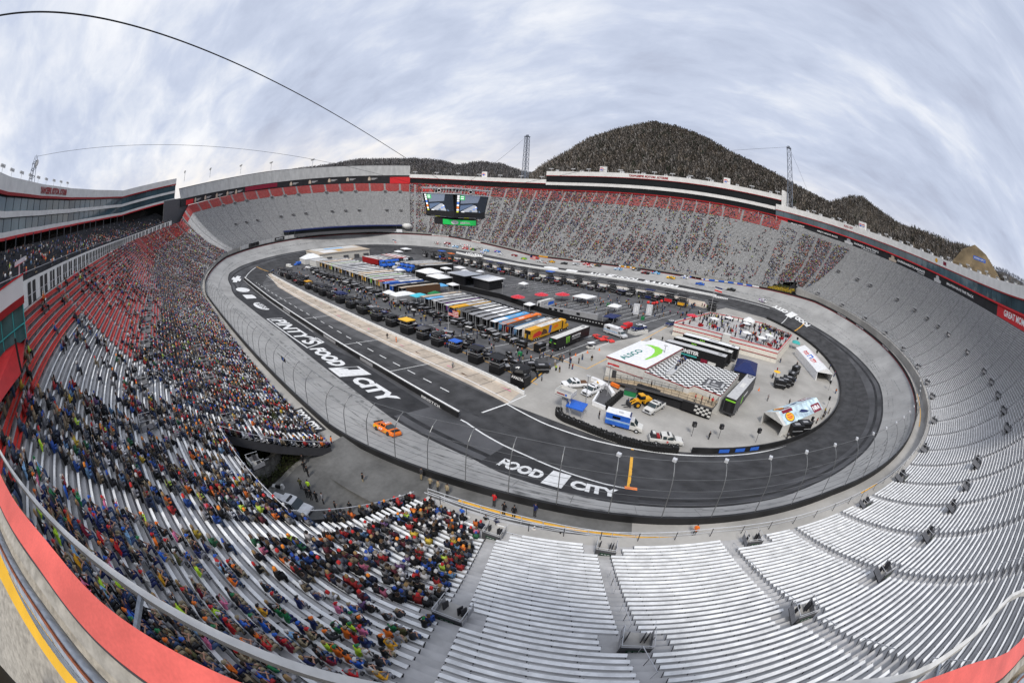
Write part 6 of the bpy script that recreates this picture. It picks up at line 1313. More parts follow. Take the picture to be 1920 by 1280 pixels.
def boxvan(lb, x, y, rz, m, stripe, L_=6.6, name='ambulance', cat='ambulance', z=0.03):
    r = thing(name, lb, cat, (x, y, z), rz); b = MB(); b.bx(-L_/2,L_/2-2.3,-1.15,1.15,.55,2.85,m,'white'); b.build('box_body', r); b = MB()
    rg_ = [[(xx,-w_,.5),(xx,-w_,z0),(xx,-w_*.9,z1),(xx,w_*.9,z1),(xx,w_,z0),(xx,w_,.5)] for xx, w_, z0, z1 in ((L_/2-2.3,1.0,1.3,2.1),(L_/2-1.7,1.0,1.3,2.15),(L_/2-1.0,1.0,1.2,1.35),(L_/2-.1,.95,1.0,1.15),(L_/2,.9,.8,.95))]; b.loft(rg_, stripe, True, False); b.build('cab', r)
    b = MB(); b.add([(L_/2-1.66,-.88,2.10),(L_/2-1.66,.88,2.10),(L_/2-.98,.9,1.37),(L_/2-.98,-.9,1.37)], [(0,1,2,3)], 'glass'); b.build('windscreen', r)
    for s in (-1, 1): b = MB(); b.add([(L_/2-2.2,s*1.005,1.35),(L_/2-1.2,s*1.005,1.35),(L_/2-1.7,s*.95,2.0),(L_/2-2.2,s*.95,2.0)], [(0,1,2,3)], 'glass'); b.build('door_window', r); b = MB(); b.bx(-L_/2+1.2,-L_/2+2.6,s*1.16-.01,s*1.16+.01,1.9,2.45,'dglass'); b.build('side_window', r)
    b = MB()
    for s in (-1, 1): b.bx(-L_/2+.05,L_/2-2.35,s*1.16-.012,s*1.16+.012,1.35,1.6,'lblue'); b.bx(-L_/2+.05,L_/2-2.35,s*1.16-.014,s*1.16+.014,1.62,1.68,'white')
    b.build('stripe', r); b = MB(); b.bx(L_/2-2.5,L_/2-2.25,-.8,.8,2.86,3.02,'navy'); b.build('light_bar', r); b = MB(); b.bx(-1.2,-.4,-.3,.3,2.86,2.92,'lgrey'); b.build('roof_vent', r)
    for xx in (-L_/2+1.6, L_/2-1.0):
        for s in (-1, 1): b = MB(); b.wheel((xx, s*.92, .42), .42, .3); b.build('wheel', r)
    return r
boxvan('blue ambulance with white roof parked behind the tyre wall', 91.0, -65.6, .27, 'blue', 'offwhite'); boxvan('silver support truck with graphics beside the orange cars', 65.4, -14.3, -.3, 'silver', 'silver', 8, 'support_truck', 'truck')
ld = thing('loader', 'yellow articulated loader with forks by the ramp', 'loader', (89.8,-55.2,.03), -2.2); b = MB(); b.bx(-2.2,-.6,-.75,.75,.8,1.9,'gold'); b.bx(.1,1.2,-.6,.6,.8,1.5,'gold'); b.add(taper(-.8,.5,-.7,.7,1.5,2.7,.8), BF, 'gold'); b.build('body', ld); b = MB(); b.add(taper(-.72,.52,-.72,.72,1.75,2.5,.85), BF[1:5], 'dglass'); b.build('cab_window', ld)
b = MB(); b.tube((.8,-.4,1.5),(2.6,-.4,.6), .12, 'gold'); b.tube((.8,.4,1.5),(2.6,.4,.6), .12, 'gold'); b.bx(2.5,2.7,-.8,.8,.2,1.2,'char'); b.bx(2.7,3.9,-.5,-.35,.2,.28,'char'); b.bx(2.7,3.9,.35,.5,.2,.28,'char'); b.build('fork', ld)
for xx in (-1.4, 1.1):
    for s in (-1, 1): b = MB(); b.wheel((xx, s*.85, .68), .68, .4, rim='gold'); b.build('wheel', ld)
# tyre barrier, lookout, white ramp walls, speakers
tb = thing('tyre_barrier', 'long curved barrier of stacked black tyres at the infield edge', 'barrier'); tp = sub([(79.6,-70.3),(80.3,-71.6),(82,-72.2),(84.5,-72.0),(88,-71.7),(92,-71.1),(95.5,-70.1),(98.7,-68.7),(101.6,-66.6)], 8); b = MB(); c = MB()
tot = 0; last = None
for p0, p1 in zip(tp[:-1], tp[1:]):
    n__ = max(1, int((Vector(p1)-Vector(p0)).length/.34))
    for i in range(n__):
        q = Vector(p0).lerp(Vector(p1), i/n__); dd = (Vector(p1)-Vector(p0)).normalized(); nrm = Vector((-dd.y, dd.x))
        for row in (0, 1):
            px_, py_ = q.x + nrm.x*.62*row, q.y + nrm.y*.62*row
            b.tube((px_,py_,.05),(px_,py_,.95 + rs2.uniform(0,.2)), .33, 'rubber', 7); 
            if rs2.random() < .55: zt_ = 1.16; b.tube((px_+rs2.uniform(-.1,.1),py_+rs2.uniform(-.1,.1),1.0),(px_+rs2.uniform(-.1,.1),py_+rs2.uniform(-.1,.1),1.17), .3, 'rubber', 8); c.tube((px_,py_,1.171),(px_+.02,py_,1.176), .15, rs2.choice(('grey','lgrey','dgrey')), 6)
tag(b.build('tyres', tb), kind='stuff'); tag(c.build('tyre_hubs', tb), kind='stuff')
so_ = thing('lookout_scaffold', 'small white lookout platform on a post at the tip of the tyre wall', 'platform', (80.6,-69.4,.03), .1); b = MB(); b.bx(-.45,.45,-.45,.45,0,4.0,'lgrey'); b.build('column', so_); b = MB(); b.bx(-1.6,1.6,-1.4,1.4,4.0,4.15,'grey'); polywall(b, [(-1.6,-1.4),(1.6,-1.4),(1.6,1.4),(-1.6,1.4),(-1.6,-1.4)], 4.15, 5.0, .06, FAS); b.build('platform', so_); b = MB(); b.bx(-1.2,.4,-1.46,-1.44,4.4,4.65,'dred'); b.bx(.5,.9,-1.46,-1.44,4.35,4.75,'blue'); b.build('sign', so_)
b = MB(); b.path([(1.6,-1,0),(1.2,-1,4.2)], .05, 'silver', 4); b.path([(1.6,-.5,0),(1.2,-.5,4.2)], .05, 'silver', 4)
for i in range(10): b.tube((1.6-.04*i,-1,.3+.4*i),(1.6-.04*i,-.5,.3+.4*i), .025, 'silver', 4)
b.build('ladder', so_)
cw_ = thing('ramp_wall', 'curved white retaining wall around the sunken ramp', 'wall'); b = MB(); polywall(b, sub([(77.1,-51.6),(79.7,-51.9),(82.1,-53.3),(84.2,-55.6)], 4), 0, 1.0, .7, M('white')); polywall(b, [(81.6,-57),(82.9,-62.2),(85.6,-62.2)], 0, .9, .35, M('white')); b.build('wall', cw_)
b = MB(); b.add([(78,-52.2,.036),(81.4,-57,.036),(83,-61.8,.036),(85,-61.8,.036),(84.4,-55.6,.036),(82,-53.6,.036)], [(0,1,2,3,4,5)], M('dgrey')); struct(b, 'ramp_floor')
tr = thing('tyre_rack', 'dark racks of tyres lined up beside the sunken ramp', 'rack', (85.4,-57.5,.03), .06); b = MB()
for i in range(9):
    for k in range(2): b.tube((-.4,-4+i*.95,.4+.62*k),(.4,-4+i*.95,.4+.62*k), .34, 'rubber', 8)
b.bx(-.45,.45,-4.4,4.2,0,.08,'char'); b.build('tyres', tr)
b = MB(); b.bx(-1.2,1.2,-.8,.8,0,1.2,'green'); b.bx(-1.25,1.25,-.85,.85,1.2,1.3,'char'); tag(b.build('dumpster', None, (86.4,-51.9,.03), .2), 'dark green dumpster at the end of the sunken ramp', 'dumpster')
b = MB(); b.bx(-1,1,-.3,.3,.4,1.1,'orange'); b.bx(-.9,-.8,-.2,.2,0,.4,'char'); b.bx(.8,.9,-.2,.2,0,.4,'char'); tag(b.build('barricade', None, (82.6,-51.3,.03), -.2), 'orange barricade beside the curved white wall', 'barricade')
for k, (x, y) in enumerate(((101.9,-59.6),(106.6,-56.9),(114.0,-53.4),(126.6,-39.2),(132.5,-22),(133.6,-8),(129,22),(120,33),(106,38),(103.5,39.5))):
    r = thing('loudspeaker', 'x', 'loudspeaker', (x, y, .03), math.atan2(y, x-61)); b = MB(); b.tube((0,0,0),(0,0,2.2), .05, 'char', 5); b.build('stand', r); b = MB(); b.bx(-.3,.3,-.35,.35,2.1,3.0,'black'); b.bx(.3,.31,-.2,.2,2.3,2.8,'dgrey'); b.build('box', r)
    r['label'] = ('black loudspeaker on a stand nearest the numbered pickup','black loudspeaker on a stand over the blue signs','black loudspeaker on a stand in front of the snow print tent','black loudspeaker on a stand right of the snow print tent','loudspeaker on a stand inside the tip of the black wall','loudspeaker on a stand by the mouth of the long white tent','loudspeaker on a stand behind the long white tent','loudspeaker on a stand at the back corner of the terrace','loudspeaker behind the terrace canopy, right of two','loudspeaker behind the terrace canopy, left of two')[k]
canopy('teal pop-up canopy behind the terrace building', 119.5, 26, 3.4, 3.4, 2.6, 'teal', pk=.6); umbrella('small yellow parasol beside the black cabinets', 114.3, -13.5, 1.1, 2.2, 'yellow')
for x, y, lb in ((110.6,-26,'orange traffic cone on the concrete lot'),(119.3,-46.6,'orange cone at the mouth of the snow print tent'),(65,-44,'orange cone on the yellow line, nearest of the row'),(66.3,-40,'orange cone on the yellow line, second of the row'),(67.4,-35.5,'orange cone on the yellow line, third of the row'),(68.6,-31,'orange cone on the yellow line, fourth of the row')):
    b = MB(); b.tube((0,0,.03),(0,0,.8), .2, 'orange', 8, .04); b.bx(-.25,.25,-.25,.25,0,.04,'orange'); tag(b.build('traffic_cone', None, (x, y, .03)), lb, 'cone')
cg = thing('golf_cart', 'white roofed golf cart by the line of cones', 'golf cart', (66.2,-31.5,.03), 1.2); b = MB(); b.bx(-1.2,1.2,-.6,.6,.25,.75,'offwhite'); b.bx(-.7,.2,-.55,.55,.75,1.1,'char'); b.build('body', cg); b = MB(); b.bx(-1.1,1.0,-.65,.65,1.85,1.92,'white'); b.build('roof', cg); 
for x in (-1, .9):
    for y in (-.6, .6): b = MB(); b.tube((x,y,.7),(x,y,1.86), .03, 'char', 4); b.build('post', cg)
for x in (-.8, .8):
    for s in (-1, 1): b = MB(); b.wheel((x, s*.55, .24), .24, .18); b.build('wheel', cg)
fk = thing('motorcycle', 'black and white police motorcycle parked on the gate road', 'motorcycle', (71.4,-119.4,5.25), .8); [(b := MB(), b.wheel((xx,0,.33), .33, .15), b.build('wheel', fk)) for xx in (-.75, .75)]; b = MB(); b.add(taper(-.7,.5,-.2,.2,.4,.95,.7), BF, 'black'); b.add(taper(.3,.8,-.3,.3,.6,1.25,.6), BF, 'offwhite'); b.bx(-.95,-.5,-.3,.3,.6,.9,'offwhite'); b.build('body', fk)
# planted bank under the stand at the gate, with a stone retaining path
LEAF = mat('shrub_leaf', (.045,.055,.018), .9, .4, 2); STONE = mat('stone_wall', (.17,.165,.15), .95, .3, 1.2, var2=.6, scale2=6)
def shrub_bed(lb, fn, n, m, s=.35):
    v = []; f = []
    for i in range(n):
        x, y, z = fn(rng.uniform(), rng.uniform()); 
        for k in range(3):
            a = rng.uniform(0, 6.28, 3); c_ = np.array([x, y, z]) + rng.normal(size=3)*.18; u_ = rng.normal(size=3); u_ /= np.linalg.norm(u_); w_ = np.cross(u_, rng.normal(size=3)); w_ /= np.linalg.norm(w_)
            o = len(v); v += [tuple(c_ + u_*s*.6), tuple(c_ + w_*s*.5), tuple(c_ - u_*s*.6)]; f.append((o, o+1, o+2))
    b = MB(); b.add(v, f, m); return tag(b.build('shrubs'), lb, 'shrubs', kind='stuff')
bk = [(-86.6,113.4,5.2),(-86.0,118.5,5.2),(-85.3,123,5.2),(-85.0,128,5.2),(-91,128,9.5),(-94,123,9.5),(-94,117,8.2),(-93,113.4,6)]
b = MB(); b.add([(*XY(uN(a), d), z) for a, d, z in bk], [tuple(range(8))], mat('bank_soil', (.05,.045,.03), .95, .3, .6)); struct(b, 'planted_bank')
def bankfn(p, q): d = 113.8 + 13.5*q; a0_ = float(np.interp(d, [113.4, 118.5, 123, 128], [-86.9, -86.3, -85.6, -85.3])); a = a0_ - 5.5*p; x, y = XY(uN(a), d); return (x, y, 5.3 + 3.4*p + .35)
shrub_bed('dark green shrubs on the bank below the packed stand at the gate', bankfn, 1500, LEAF)
r = thing('stone_wall', 'curving low stone wall between the planted bank and the gate road', 'wall'); b = MB(); polywall(b, sub([(67.2,-112.2),(68,-114.6),(69,-116.6),(70,-118.2),(71.8,-121.6),(73.5,-126)], 3), 4.9, 5.9, .8, STONE); b.build('wall', r); b = MB(); polywall(b, sub([(62.8,-115),(66.2,-117.2),(67.6,-120),(68.2,-124)], 3), 5.5, 7.6, .9, STONE); b.build('path_wall', r)
for a_, lb in ((-77.5, 'dark steel edge beam on the camera side of the gate opening'), (-86.25, 'dark steel edge beam under the packed benches at the gate opening')):
    b = MB(); e_ = [SP(uN(a_), t/12*.37, -.05) for t in range(13)]; b.add(e_ + [(x, y, z-1.3) for x, y, z in e_[::-1]], [tuple(range(26))], M('char')); tag(b.build('edge_beam'), lb, 'beam')
b = MB()
for u in (uN(-86.1), uN(-77.5)): b.path([(*SP(u, t/14*.37)[:2], SP(u, t/14*.37)[2] + 1.0) for t in range(15)], .04, 'silver', 4)
uu = frange(uN(-86), uN(-77.6), 2); b.path([(*SP(u, .372)[:2], SP(u, .372)[2] + 1.0) for u in uu], .045, 'silver', 4)
for u in uu: x, y, z = SP(u, .372); b.tube((x, y, z), (x, y, z+1), .04, 'silver', 4)
tag(b.build('gate_railing'), 'silver railing round the opening above the gate road', 'railing')
YLF = mat('forsythia', (.42,.30,.03), .9, .4, 2)
def yfn(p, q): a = 61.5 + 8.5*p; d = 108.6 + 5.5*q; x, y = XY(uN(a), d); return (x, y, 10.6 + 1.6*q + .8*rng.uniform() - .25*(a - 61))
shrub_bed('yellow flowering hedge in the gap under the right stand', yfn, 900, YLF, .5)
def yfn2(p, q): a = 64 + 7*p; d = 113 + 3*q; x, y = XY(uN(a), d); return (x, y, 12.2 + 1.4*q - .2*(a-61))
shrub_bed('dark green hedge behind the yellow flowering one', yfn2, 500, LEAF, .5)

# ------------------------------------------------------------------ people on their feet
STD = [(68.9,-114.4,'police officer in black standing first in the diagonal line'),(70.4,-114.9,'police officer in black second in the diagonal line'),(71.6,-115.0,'police officer in black third in the diagonal line'),(73.3,-116.9,'officer in olive and black beside the neon vest'),(74.2,-116.2,'officer in neon yellow vest on the gate road'),(75.2,-117.0,'police officer in black, left end of the close row'),(75.9,-116.8,'police officer in black, second in the close row'),(76.6,-116.4,'police officer in black, third in the close row'),(77.3,-115.9,'person in grey shirt at the right end of the police row'),(79.5,-115.4,'officer in black standing alone near the railing'),(80.6,-114.1,'second officer in black by the railing corner'),(77.2,-110.2,'person in black top and pale trousers on the road near the wall')]
SC = [('black','black')]*3 + [('olive','black'),('hivis','black')] + [('black','black')]*3 + [('heather','black'),('black','black'),('black','black'),('black','khaki')]
for k, ((x, y, lb), (s_, p_)) in enumerate(zip(STD, SC)):
    o = body(s_, p_, 'skin', 'black', .02, k % 2, True).build('person'); o.location = (x, y, 4.55 + .25 - .05 + .02 if 0 else wz(uN(-84)) - .03); o.rotation_euler = (0, 0, random.uniform(-.6, 1.2)); tag(o, lb, 'person', 'people standing on the gate road')
def at_wall(a, d): x, y = XY(uN(a), d); return (x, y, wz(uN(a)) + .02)
for a, d, s_, p_, lb, arms in ((-77.6,108.4,'khaki','char','trooper in tan shirt at the left by the track wall',1),(-77.0,108.5,'khaki','char','trooper in tan shirt, middle of three by the track wall',1),(-76.3,108.6,'khaki','char','trooper in tan shirt, right of three by the track wall',0),(-78.7,107.5,'char','khaki','worker leaning on the track wall left of the troopers',1),(-72.6,108.9,'black','black','officer in black by the wall, left of two',1),(-72.0,109,'black','black','officer in black by the wall, right of two',0),(-73.4,108,'red','char','fire crew member in red at the wall',1),(-71,108,'navy','char','person in navy at the wall beside the officers',1),(-62.5,108.5,'orange','char','person in orange cap crouching near the concrete corner',0),(-87.2,109,'orange','navy','person in orange on the painted walkway',0)):
    o = body(s_, p_, 'skin', 'black', .08, arms, True).build('person'); o.location = at_wall(a, d); o.rotation_euler = (0, 0, math.radians(a) + PI/2 + random.uniform(-.4, .4)); tag(o, lb, 'person', 'people standing behind the track wall')
for x, y, z, s_, p_, lb in ((88.0,-56.9,0,'navy','navy','person in navy overalls walking near the loader'),(86.3,-66.2,0,'black','black','person in black standing left of the ambulance'),(105.0,-58.5,0,'black','black','person in black behind the blue signs on the wall'),(99.3,-51,3,'red','char','guest in red leaning on the ramp railing, left'),(100.6,-51,2.97,'dred','char','guest in dark red leaning on the ramp railing'),(101.8,-49.5,3.02,'black','black','person in black at the top corner of the ramp'),(102.6,-49.9,3.02,'red','black','person in red at the top corner of the ramp'),(89.9,-50.3,2.45,'black','black','person in black walking up the beige ramp'),(69.8,-44.5,0,'black','black','person in black walking across the concrete near the white building'),(75.8,-12.5,0,'black','black','person in black walking between show trailers and plinth, left'),(78,-8.5,0,'black','black','person in black walking near the terrace corner'),(24.8,-69.8,0,'orange','orange','pit crew member in orange suit on the tan stalls'),(20.7,-69.8,0,'black','char','person in black standing on the tan stalls'),(49.0,-71.2,0,'grey','char','person in grey standing on the tan stalls'),(119.8,-29.5,0,'black','black','person in black on the concrete lot between the tents'),(113.7,-31,0,'heather','char','person crossing the concrete lot')):
    o = body(s_, p_, 'skin', 'black', .03, random.choice((0, 0, 1)), True).build('person'); o.location = (x, y, z + .03); o.rotation_euler = (0, 0, random.uniform(0, 6.28)); tag(o, lb, 'person', 'people standing in the infield')
ps = []
def sp(n, fx): ps.extend(fx() for _ in range(n))
U = lambda a, b_: rng.uniform(a, b_)
sp(300, lambda: (lambda x: (x, -62.3 + (60-x)*.04 + U(-1.6, 4.5), .02))(U(-95, 70)))
sp(150, lambda: (lambda x: (x, -49 + (60-x)*.04 + U(-7, 3), .02))(U(-90, 60)))
sp(300, lambda: (U(-95, 78), 52 + U(-6, 6), .02))
sp(60, lambda: (U(28, 64), U(-2, 40), .02)); sp(26, lambda: (lambda t: (32 + 20*t, -1.5 + 1.2*t + U(-1, 1.5), .02))(U(0, 1))); sp(24, lambda: (U(58, 72), U(-55, -40), .02)); sp(20, lambda: (U(60, 76), U(18, 45), .02))
def ter():
    while True:
        x, y = U(79, 115), U(2, 31)
        if y < 27 + (x-84)*.25 and y < 31 - max(0, x-103)*.40 and y > 1.5 and x < 113 + (y-1)*.14: return (x, y, 3.37)
sp(120, ter); sp(70, lambda: (lambda t: (104 + 12.4*t, 31.4 - 5.2*t + U(-2.2, 0), 3.37))(U(0, 1))); sp(30, lambda: (lambda t: (84 + 19*t, 26.8 + 4.4*t + U(-2.5, -.4), 3.37))(U(0, 1)))
sp(9, lambda: (91.6 + U(-.4, .4), U(-42, -34), 4.42)); sp(14, lambda: (lambda a: (*XY(uN(a), 76 + U(-1, .3)), .03))(U(-42, 12)))
sp(8, lambda: (U(113, 121), U(-22, 6), .03)); sp(30, lambda: (U(-118, -85), U(-60, -35), .02))
crowd('crowd', 'crew members and guests standing all over the infield', 'crowd', ps, list(rng.uniform(0, 6.28, len(ps))), figure(True, True))
gp_ = []
for _ in range(40): a = U(-80, -60); x, y = XY(uN(a), U(110.6, 112.3)); 
# wheelchair platform guests and its chairs at the foot of the near stand
for k, a in enumerate((-76.6,-74.6,-73.2,-72.6,-70.6,-69.3)):
    x, y = XY(uN(a), 110.8); z = wz(uN(a)) + .5; o = body(*(('black','black'),('blue','black'),('black','denim'),('navy','char'),('offwhite','char'),('black','char'))[k], 'skin', ('hairb','black','black','grey','offwhite','black')[k], .1, 0, False, k % 2 == 0).build('person'); o.location = (x, y, z); o.rotation_euler = (0, 0, math.radians(a) + PI/2); tag(o, ('spectator in black at the left end of the front platform','spectator in blue on the front platform','spectator in black and jeans on the front platform','spectator in navy on the front platform','spectator in white cap on the front platform','spectator in black at the right end of the front platform')[k], 'person', 'guests on the front platform')
pfm = thing('viewing_platform', 'pale metal front platform with rails at the foot of the crowded stand', 'platform'); b = MB(); c = MB(); uu = frange(uN(-77.3), uN(-64.5), 2.2)
b.loft([[(*XY(u, 109.6), wz(u)+.06), (*XY(u, 109.6), wz(u)+.12), (*XY(u, 112), wz(u)+.12), (*XY(u, 112), wz(u)+.06)] for u in uu], ALU, True, False); b.build('deck', pfm)
for d, h in ((109.5,1.1),(109.5,.65),(110.1,1.0),(112,1.1)): c.path([(*XY(u, d), wz(u)+h) for u in uu], .04, 'silver', 4)
for u in uu: x, y = XY(u, 109.5); c.tube((x,y,wz(u)),(x,y,wz(u)+1.1), .04, 'silver', 4); x, y = XY(u, 112); c.tube((x,y,wz(u)),(x,y,wz(u)+1.1), .045, 'char', 4)
c.build('railing', pfm)
for k, a in enumerate((-75.8,-74.2,-72.2,-70.2,-68.3,-66.4)):
    x, y = XY(uN(a), 111); b = MB(); b.bx(-.45,.45,-.2,.2,.38,.44,'white'); b.bx(-.45,.45,.17,.21,.44,.8,'white'); b.bx(-.4,-.35,-.15,.15,0,.38,'silver'); b.bx(.35,.4,-.15,.15,0,.38,'silver'); o = b.build('folding_bench', None, (x, y, wz(uN(a))+.12), math.radians(a) - PI/2); tag(o, 'small white bench on the pale front platform', 'bench', 'white benches on the front platform')
# marker sign hanging at the fence
r = thing('fence_sign', 'small black sign with blue mark hanging on the catch fence', 'sign'); x, y = XY(uS(41.5), 105.6); b = MB(); b.bx(x-1.1,x+1.1,y-.04,y+.04,9.4,10.2,'black'); b.build('panel', r); b = MB(); b.bx(x-.3,x+.3,y-.055,y+.055,9.55,10.05,'blue'); b.build('mark', r)
# ------------------------------------------------------------------ hanging video board, towers, cables
vb = thing('video_board', 'huge four sided video screen cube hanging over the infield on cables', 'screen', (-12.9, -12.8, 0))
A = 9.6; TZ = 42.6
SCR = []
def emis(name, col, e): return mat(name, col, .4, 0, emit=e)
b = MB(); b.bx(-A+1,A-1,-A+1,A-1,32,40.4,'dblack'); b.build('core', vb)
b = MB()
for z in (40.5, 42.6):
    for s in (-1, 1): b.tube((-A-.3,s*(A+.3),z),(A+.3,s*(A+.3),z), .16, 'silver', 5); b.tube((s*(A+.3),-A-.3,z),(s*(A+.3),A+.3,z), .16, 'silver', 5)
for i in range(13):
    x = -A + i*2*A/12
    for s in (-1, 1):
        b.tube((x,s*(A+.3),40.5),(x+(.8 if i<12 else -.8),s*(A+.3),42.6), .08, 'lgrey', 4); b.tube((s*(A+.3),x,40.5),(s*(A+.3),x+(.8 if i<12 else -.8),42.6), .08, 'lgrey', 4)
b.bx(-A,A,-A,A,40.6,40.8,'dgrey'); b.bx(-A+.6,A-.6,-A+.6,A-.6,42.2,42.5,'grey'); b.build('truss', vb)
def scr(side):
    # picture plane leaning in towards its lower edge; x runs left to right as seen from outside
    if side == 's': return lambda x, y, o=0: ((-A*.93+1.86*A*x)*(.9+.1*y), -(A-1.6*(1-y))-o-.1, 31.9+8.4*y)
    if side == 'e': return lambda x, y, o=0: ((A-1.6*(1-y))+o+.1, (-A*.93+1.86*A*x)*(.9+.1*y), 31.9+8.4*y)
    if side == 'n': return lambda x, y, o=0: ((A*.93-1.86*A*x)*(.9+.1*y), (A-1.6*(1-y))+o+.1, 31.9+8.4*y)
    return lambda x, y, o=0: (-(A-1.6*(1-y))-o-.1, (A*.93-1.86*A*x)*(.9+.1*y), 31.9+8.4*y)
cS = emis('screen_sky', (.16,.19,.25), .55); cT = emis('screen_track', (.36,.38,.42), .6); cD = emis('screen_dark', (.02,.025,.035), .5); cW = emis('screen_white', (.8,.8,.8), .8); cG = emis('screen_green', (.03,.35,.10), .8); cB = emis('screen_blue', (.08,.2,.6), .7); cO = emis('screen_orange', (.8,.2,.03), .8); cY = emis('screen_yellow', (.55,.6,.05), .8); cL = emis('screen_steel', (.10,.14,.22), .6); cLED = emis('led_green', (.015,.36,.07), .45)
for side in 'senw':
    q = scr(side); b = MB()
    def pg(pts, m, o): b.add([q(x, y, o) for x, y in pts], [tuple(range(len(pts)))], m)
    pg([(-.02,-.03),(1.02,-.03),(1.02,1.03),(-.02,1.03)], 'black', 0)
    pg([(0,0),(1,0),(1,1),(0,1)], cD, .03)
    pg([(.16,1),(.75,1),(.70,.70),(.16,.62)], cS, .06); pg([(.12,0),(.72,0),(.74,.30),(.64,.58),(.56,.58),(.14,.25)], cT, .06)
    pg([(.14,.30),(.5,.55),(.56,.62),(.16,.55)], cL, .07); pg([(.76,.0),(.92,0),(.86,.7),(.80,.55)], cL, .07); pg([(.62,.62),(.9,.98),(.98,.6),(.9,.2)], cD, .08)
    for x, y, s, m in ((.5,.30,.05,cL),(.60,.40,.035,cB),(.66,.50,.03,cW),(.24,.22,.07,cW),(.68,.46,.03,cB),(.40,.18,.04,cW)): pg([(x-s,y-.02),(x+s,y-.02),(x+s*.8,y+s*.9),(x-s*.5,y+s*.9)], m, .09)
    pg([(.30,0),(.48,0),(.46,.07),(.36,.08)], cY, .09)
    pg([(0,0),(.115,0),(.115,1),(0,1)], 'black', .09)
    for i, m in enumerate((cB, cW, cY, cW, cO, cW, cB, cW, cW, cW)): pg([(.045,.02+i*.098),(.11,.02+i*.098),(.11,.095+i*.098),(.045,.095+i*.098)], m, .11)
    pg([(.125,.78),(.27,.78),(.27,.97),(.125,.97)], cG, .11)
    for y in (.90, .82): pg([(.15,y),(.24,y),(.24,y+.035),(.15,y+.035)], cW, .13)
    b.build('screen', vb)
    b = MB(); p = lambda x, y: q(x, 0, .55)[:2] + (40.65 + 1.9*y,)
    tx = {'s': lambda x, y: (-A+2*A*x, -A-.62, 40.75+1.7*y), 'e': lambda x, y: (A+.62, -A+2*A*x, 40.75+1.7*y), 'n': lambda x, y: (A-2*A*x, A+.62, 40.75+1.7*y), 'w': lambda x, y: (-A-.62, A-2*A*x, 40.75+1.7*y)}[side]
    x0 = .55 if side in 'en' else .06
    text(b, 'BRISTOL', lambda x, y: tx(x0 + .34*x, .2 + .55*y), emis('sign_red', (.55,.02,.015), .12), off=.04); b.build('lettering', vb)
    b = MB(); c0 = .42 if side in 'en' else .58
    for rx, ry, m, o in ((.055,.45,'white',0),(.045,.30,'red',.001)): b.add([tx(c0 + rx*math.cos(2*PI*i/14), .5 + ry*math.sin(2*PI*i/14)) for i in range(14)], [tuple(range(14))], m)
    b.build('emblem', vb)
b = MB(); nn = 36; Rr = 8.8
def rg(z, r=Rr, a0=0, a1=2*PI): return [(r*math.cos(a0+(a1-a0)*i/nn), r*math.sin(a0+(a1-a0)*i/nn), z) for i in range(nn)]
b.loft([rg(29.0), rg(31.3)], 'dblack', True); b.build('led_ring', vb)
b = MB()
for a0, a1, m in ((-1.35, .45, cLED),):
    vs = [[(8.9*math.cos(a0+(a1-a0)*i/12), 8.9*math.sin(a0+(a1-a0)*i/12), z) for z in (29.2, 31.1)] for i in range(13)]; b.loft(vs, m, False, True, close=False)
    b.add([(8.98*math.cos(-.78+.16*math.cos(t)), 8.98*math.sin(-.78+.16*math.cos(t)), 30.15+.8*math.sin(t)) for t in [2*PI*i/16 for i in range(16)]], [tuple(range(16))], 'white')
    text(b, 'BRISTOL', lambda x, y: (9.0*math.cos(-.55+.5*x), 9.0*math.sin(-.55+.5*x), 29.7+.8*y), 'lgrey', off=.05)
    text(b, '011', lambda x, y: (9.0*math.cos(.55+.22*x), 9.0*math.sin(.55+.22*x), 29.5+1.3*y), 'lgrey', off=.03)
b.build('led_panel', vb)
def ray(px, py):
    x, y = px - 960, py - 640; r = math.hypot(x, y); th = 2/KK*math.asin(min(1, r*KK/2/FPX)); s = math.sin(th)/r
    return (AX[0]*x*s + AX[1]*y*s + AX[2]*math.cos(th))
LT = mat('lattice_steel', (.16,.18,.22), .5, .1, 1, metal=.3)
def tower(x, y, z0, z1, lb):
    r = thing('lattice_tower', lb, 'tower', (x, y, z0)); b = MB(); h = z1 - z0; w0, w1 = 2.0, 1.5; n = 9
    for sx in (-1, 1):
        for sy in (-1, 1): b.tube((sx*w0*1.0, sy*w0, -40), (sx*w0, sy*w0, 0), .28, LT, 5); b.tube((sx*w0, sy*w0, 0), (sx*w1, sy*w1, h), .26, LT, 5)
    b.build('leg', r); b = MB()
    for k in range(n):
        a, c = w0+(w1-w0)*k/n, w0+(w1-w0)*(k+1)/n; z, zb_ = h*k/n, h*(k+1)/n
        for (p, q) in (((-1,-1),(1,-1)),((1,-1),(1,1)),((1,1),(-1,1)),((-1,1),(-1,-1))):
            b.tube((p[0]*a,p[1]*a,z),(q[0]*c,q[1]*c,zb_), .12, LT, 4); b.tube((p[0]*c,p[1]*c,zb_),(q[0]*c,q[1]*c,zb_), .12, LT, 4); b.tube((q[0]*a,q[1]*a,z),(p[0]*c,p[1]*c,zb_), .09, LT, 4)
    b.build('lattice', r); b = MB(); b.bx(-w1-.4,w1+.4,-w1-.4,w1+.4,h,h+.5,LT); b.tube((-1,0,h+1.0),(1,0,h+1.0), .9, LT, 10); b.bx(-.7,.7,-.7,.7,h+.5,h+1.6,LT); b.build('cable_head', r); return r
tower(-109.5, 155.5, 60, 94, 'tall steel lattice cable tower behind the left part of the far suites')
tower(106.2, 157.5, 57, 101.5, 'tall steel lattice cable tower beside the end wall of the tall suites')
ft = thing('lattice_tower', 'small cable tower with pulley on the roof of the glass suites', 'tower', (0, float(np.interp(0, lox, loy)) - 2, 68)); b = MB()
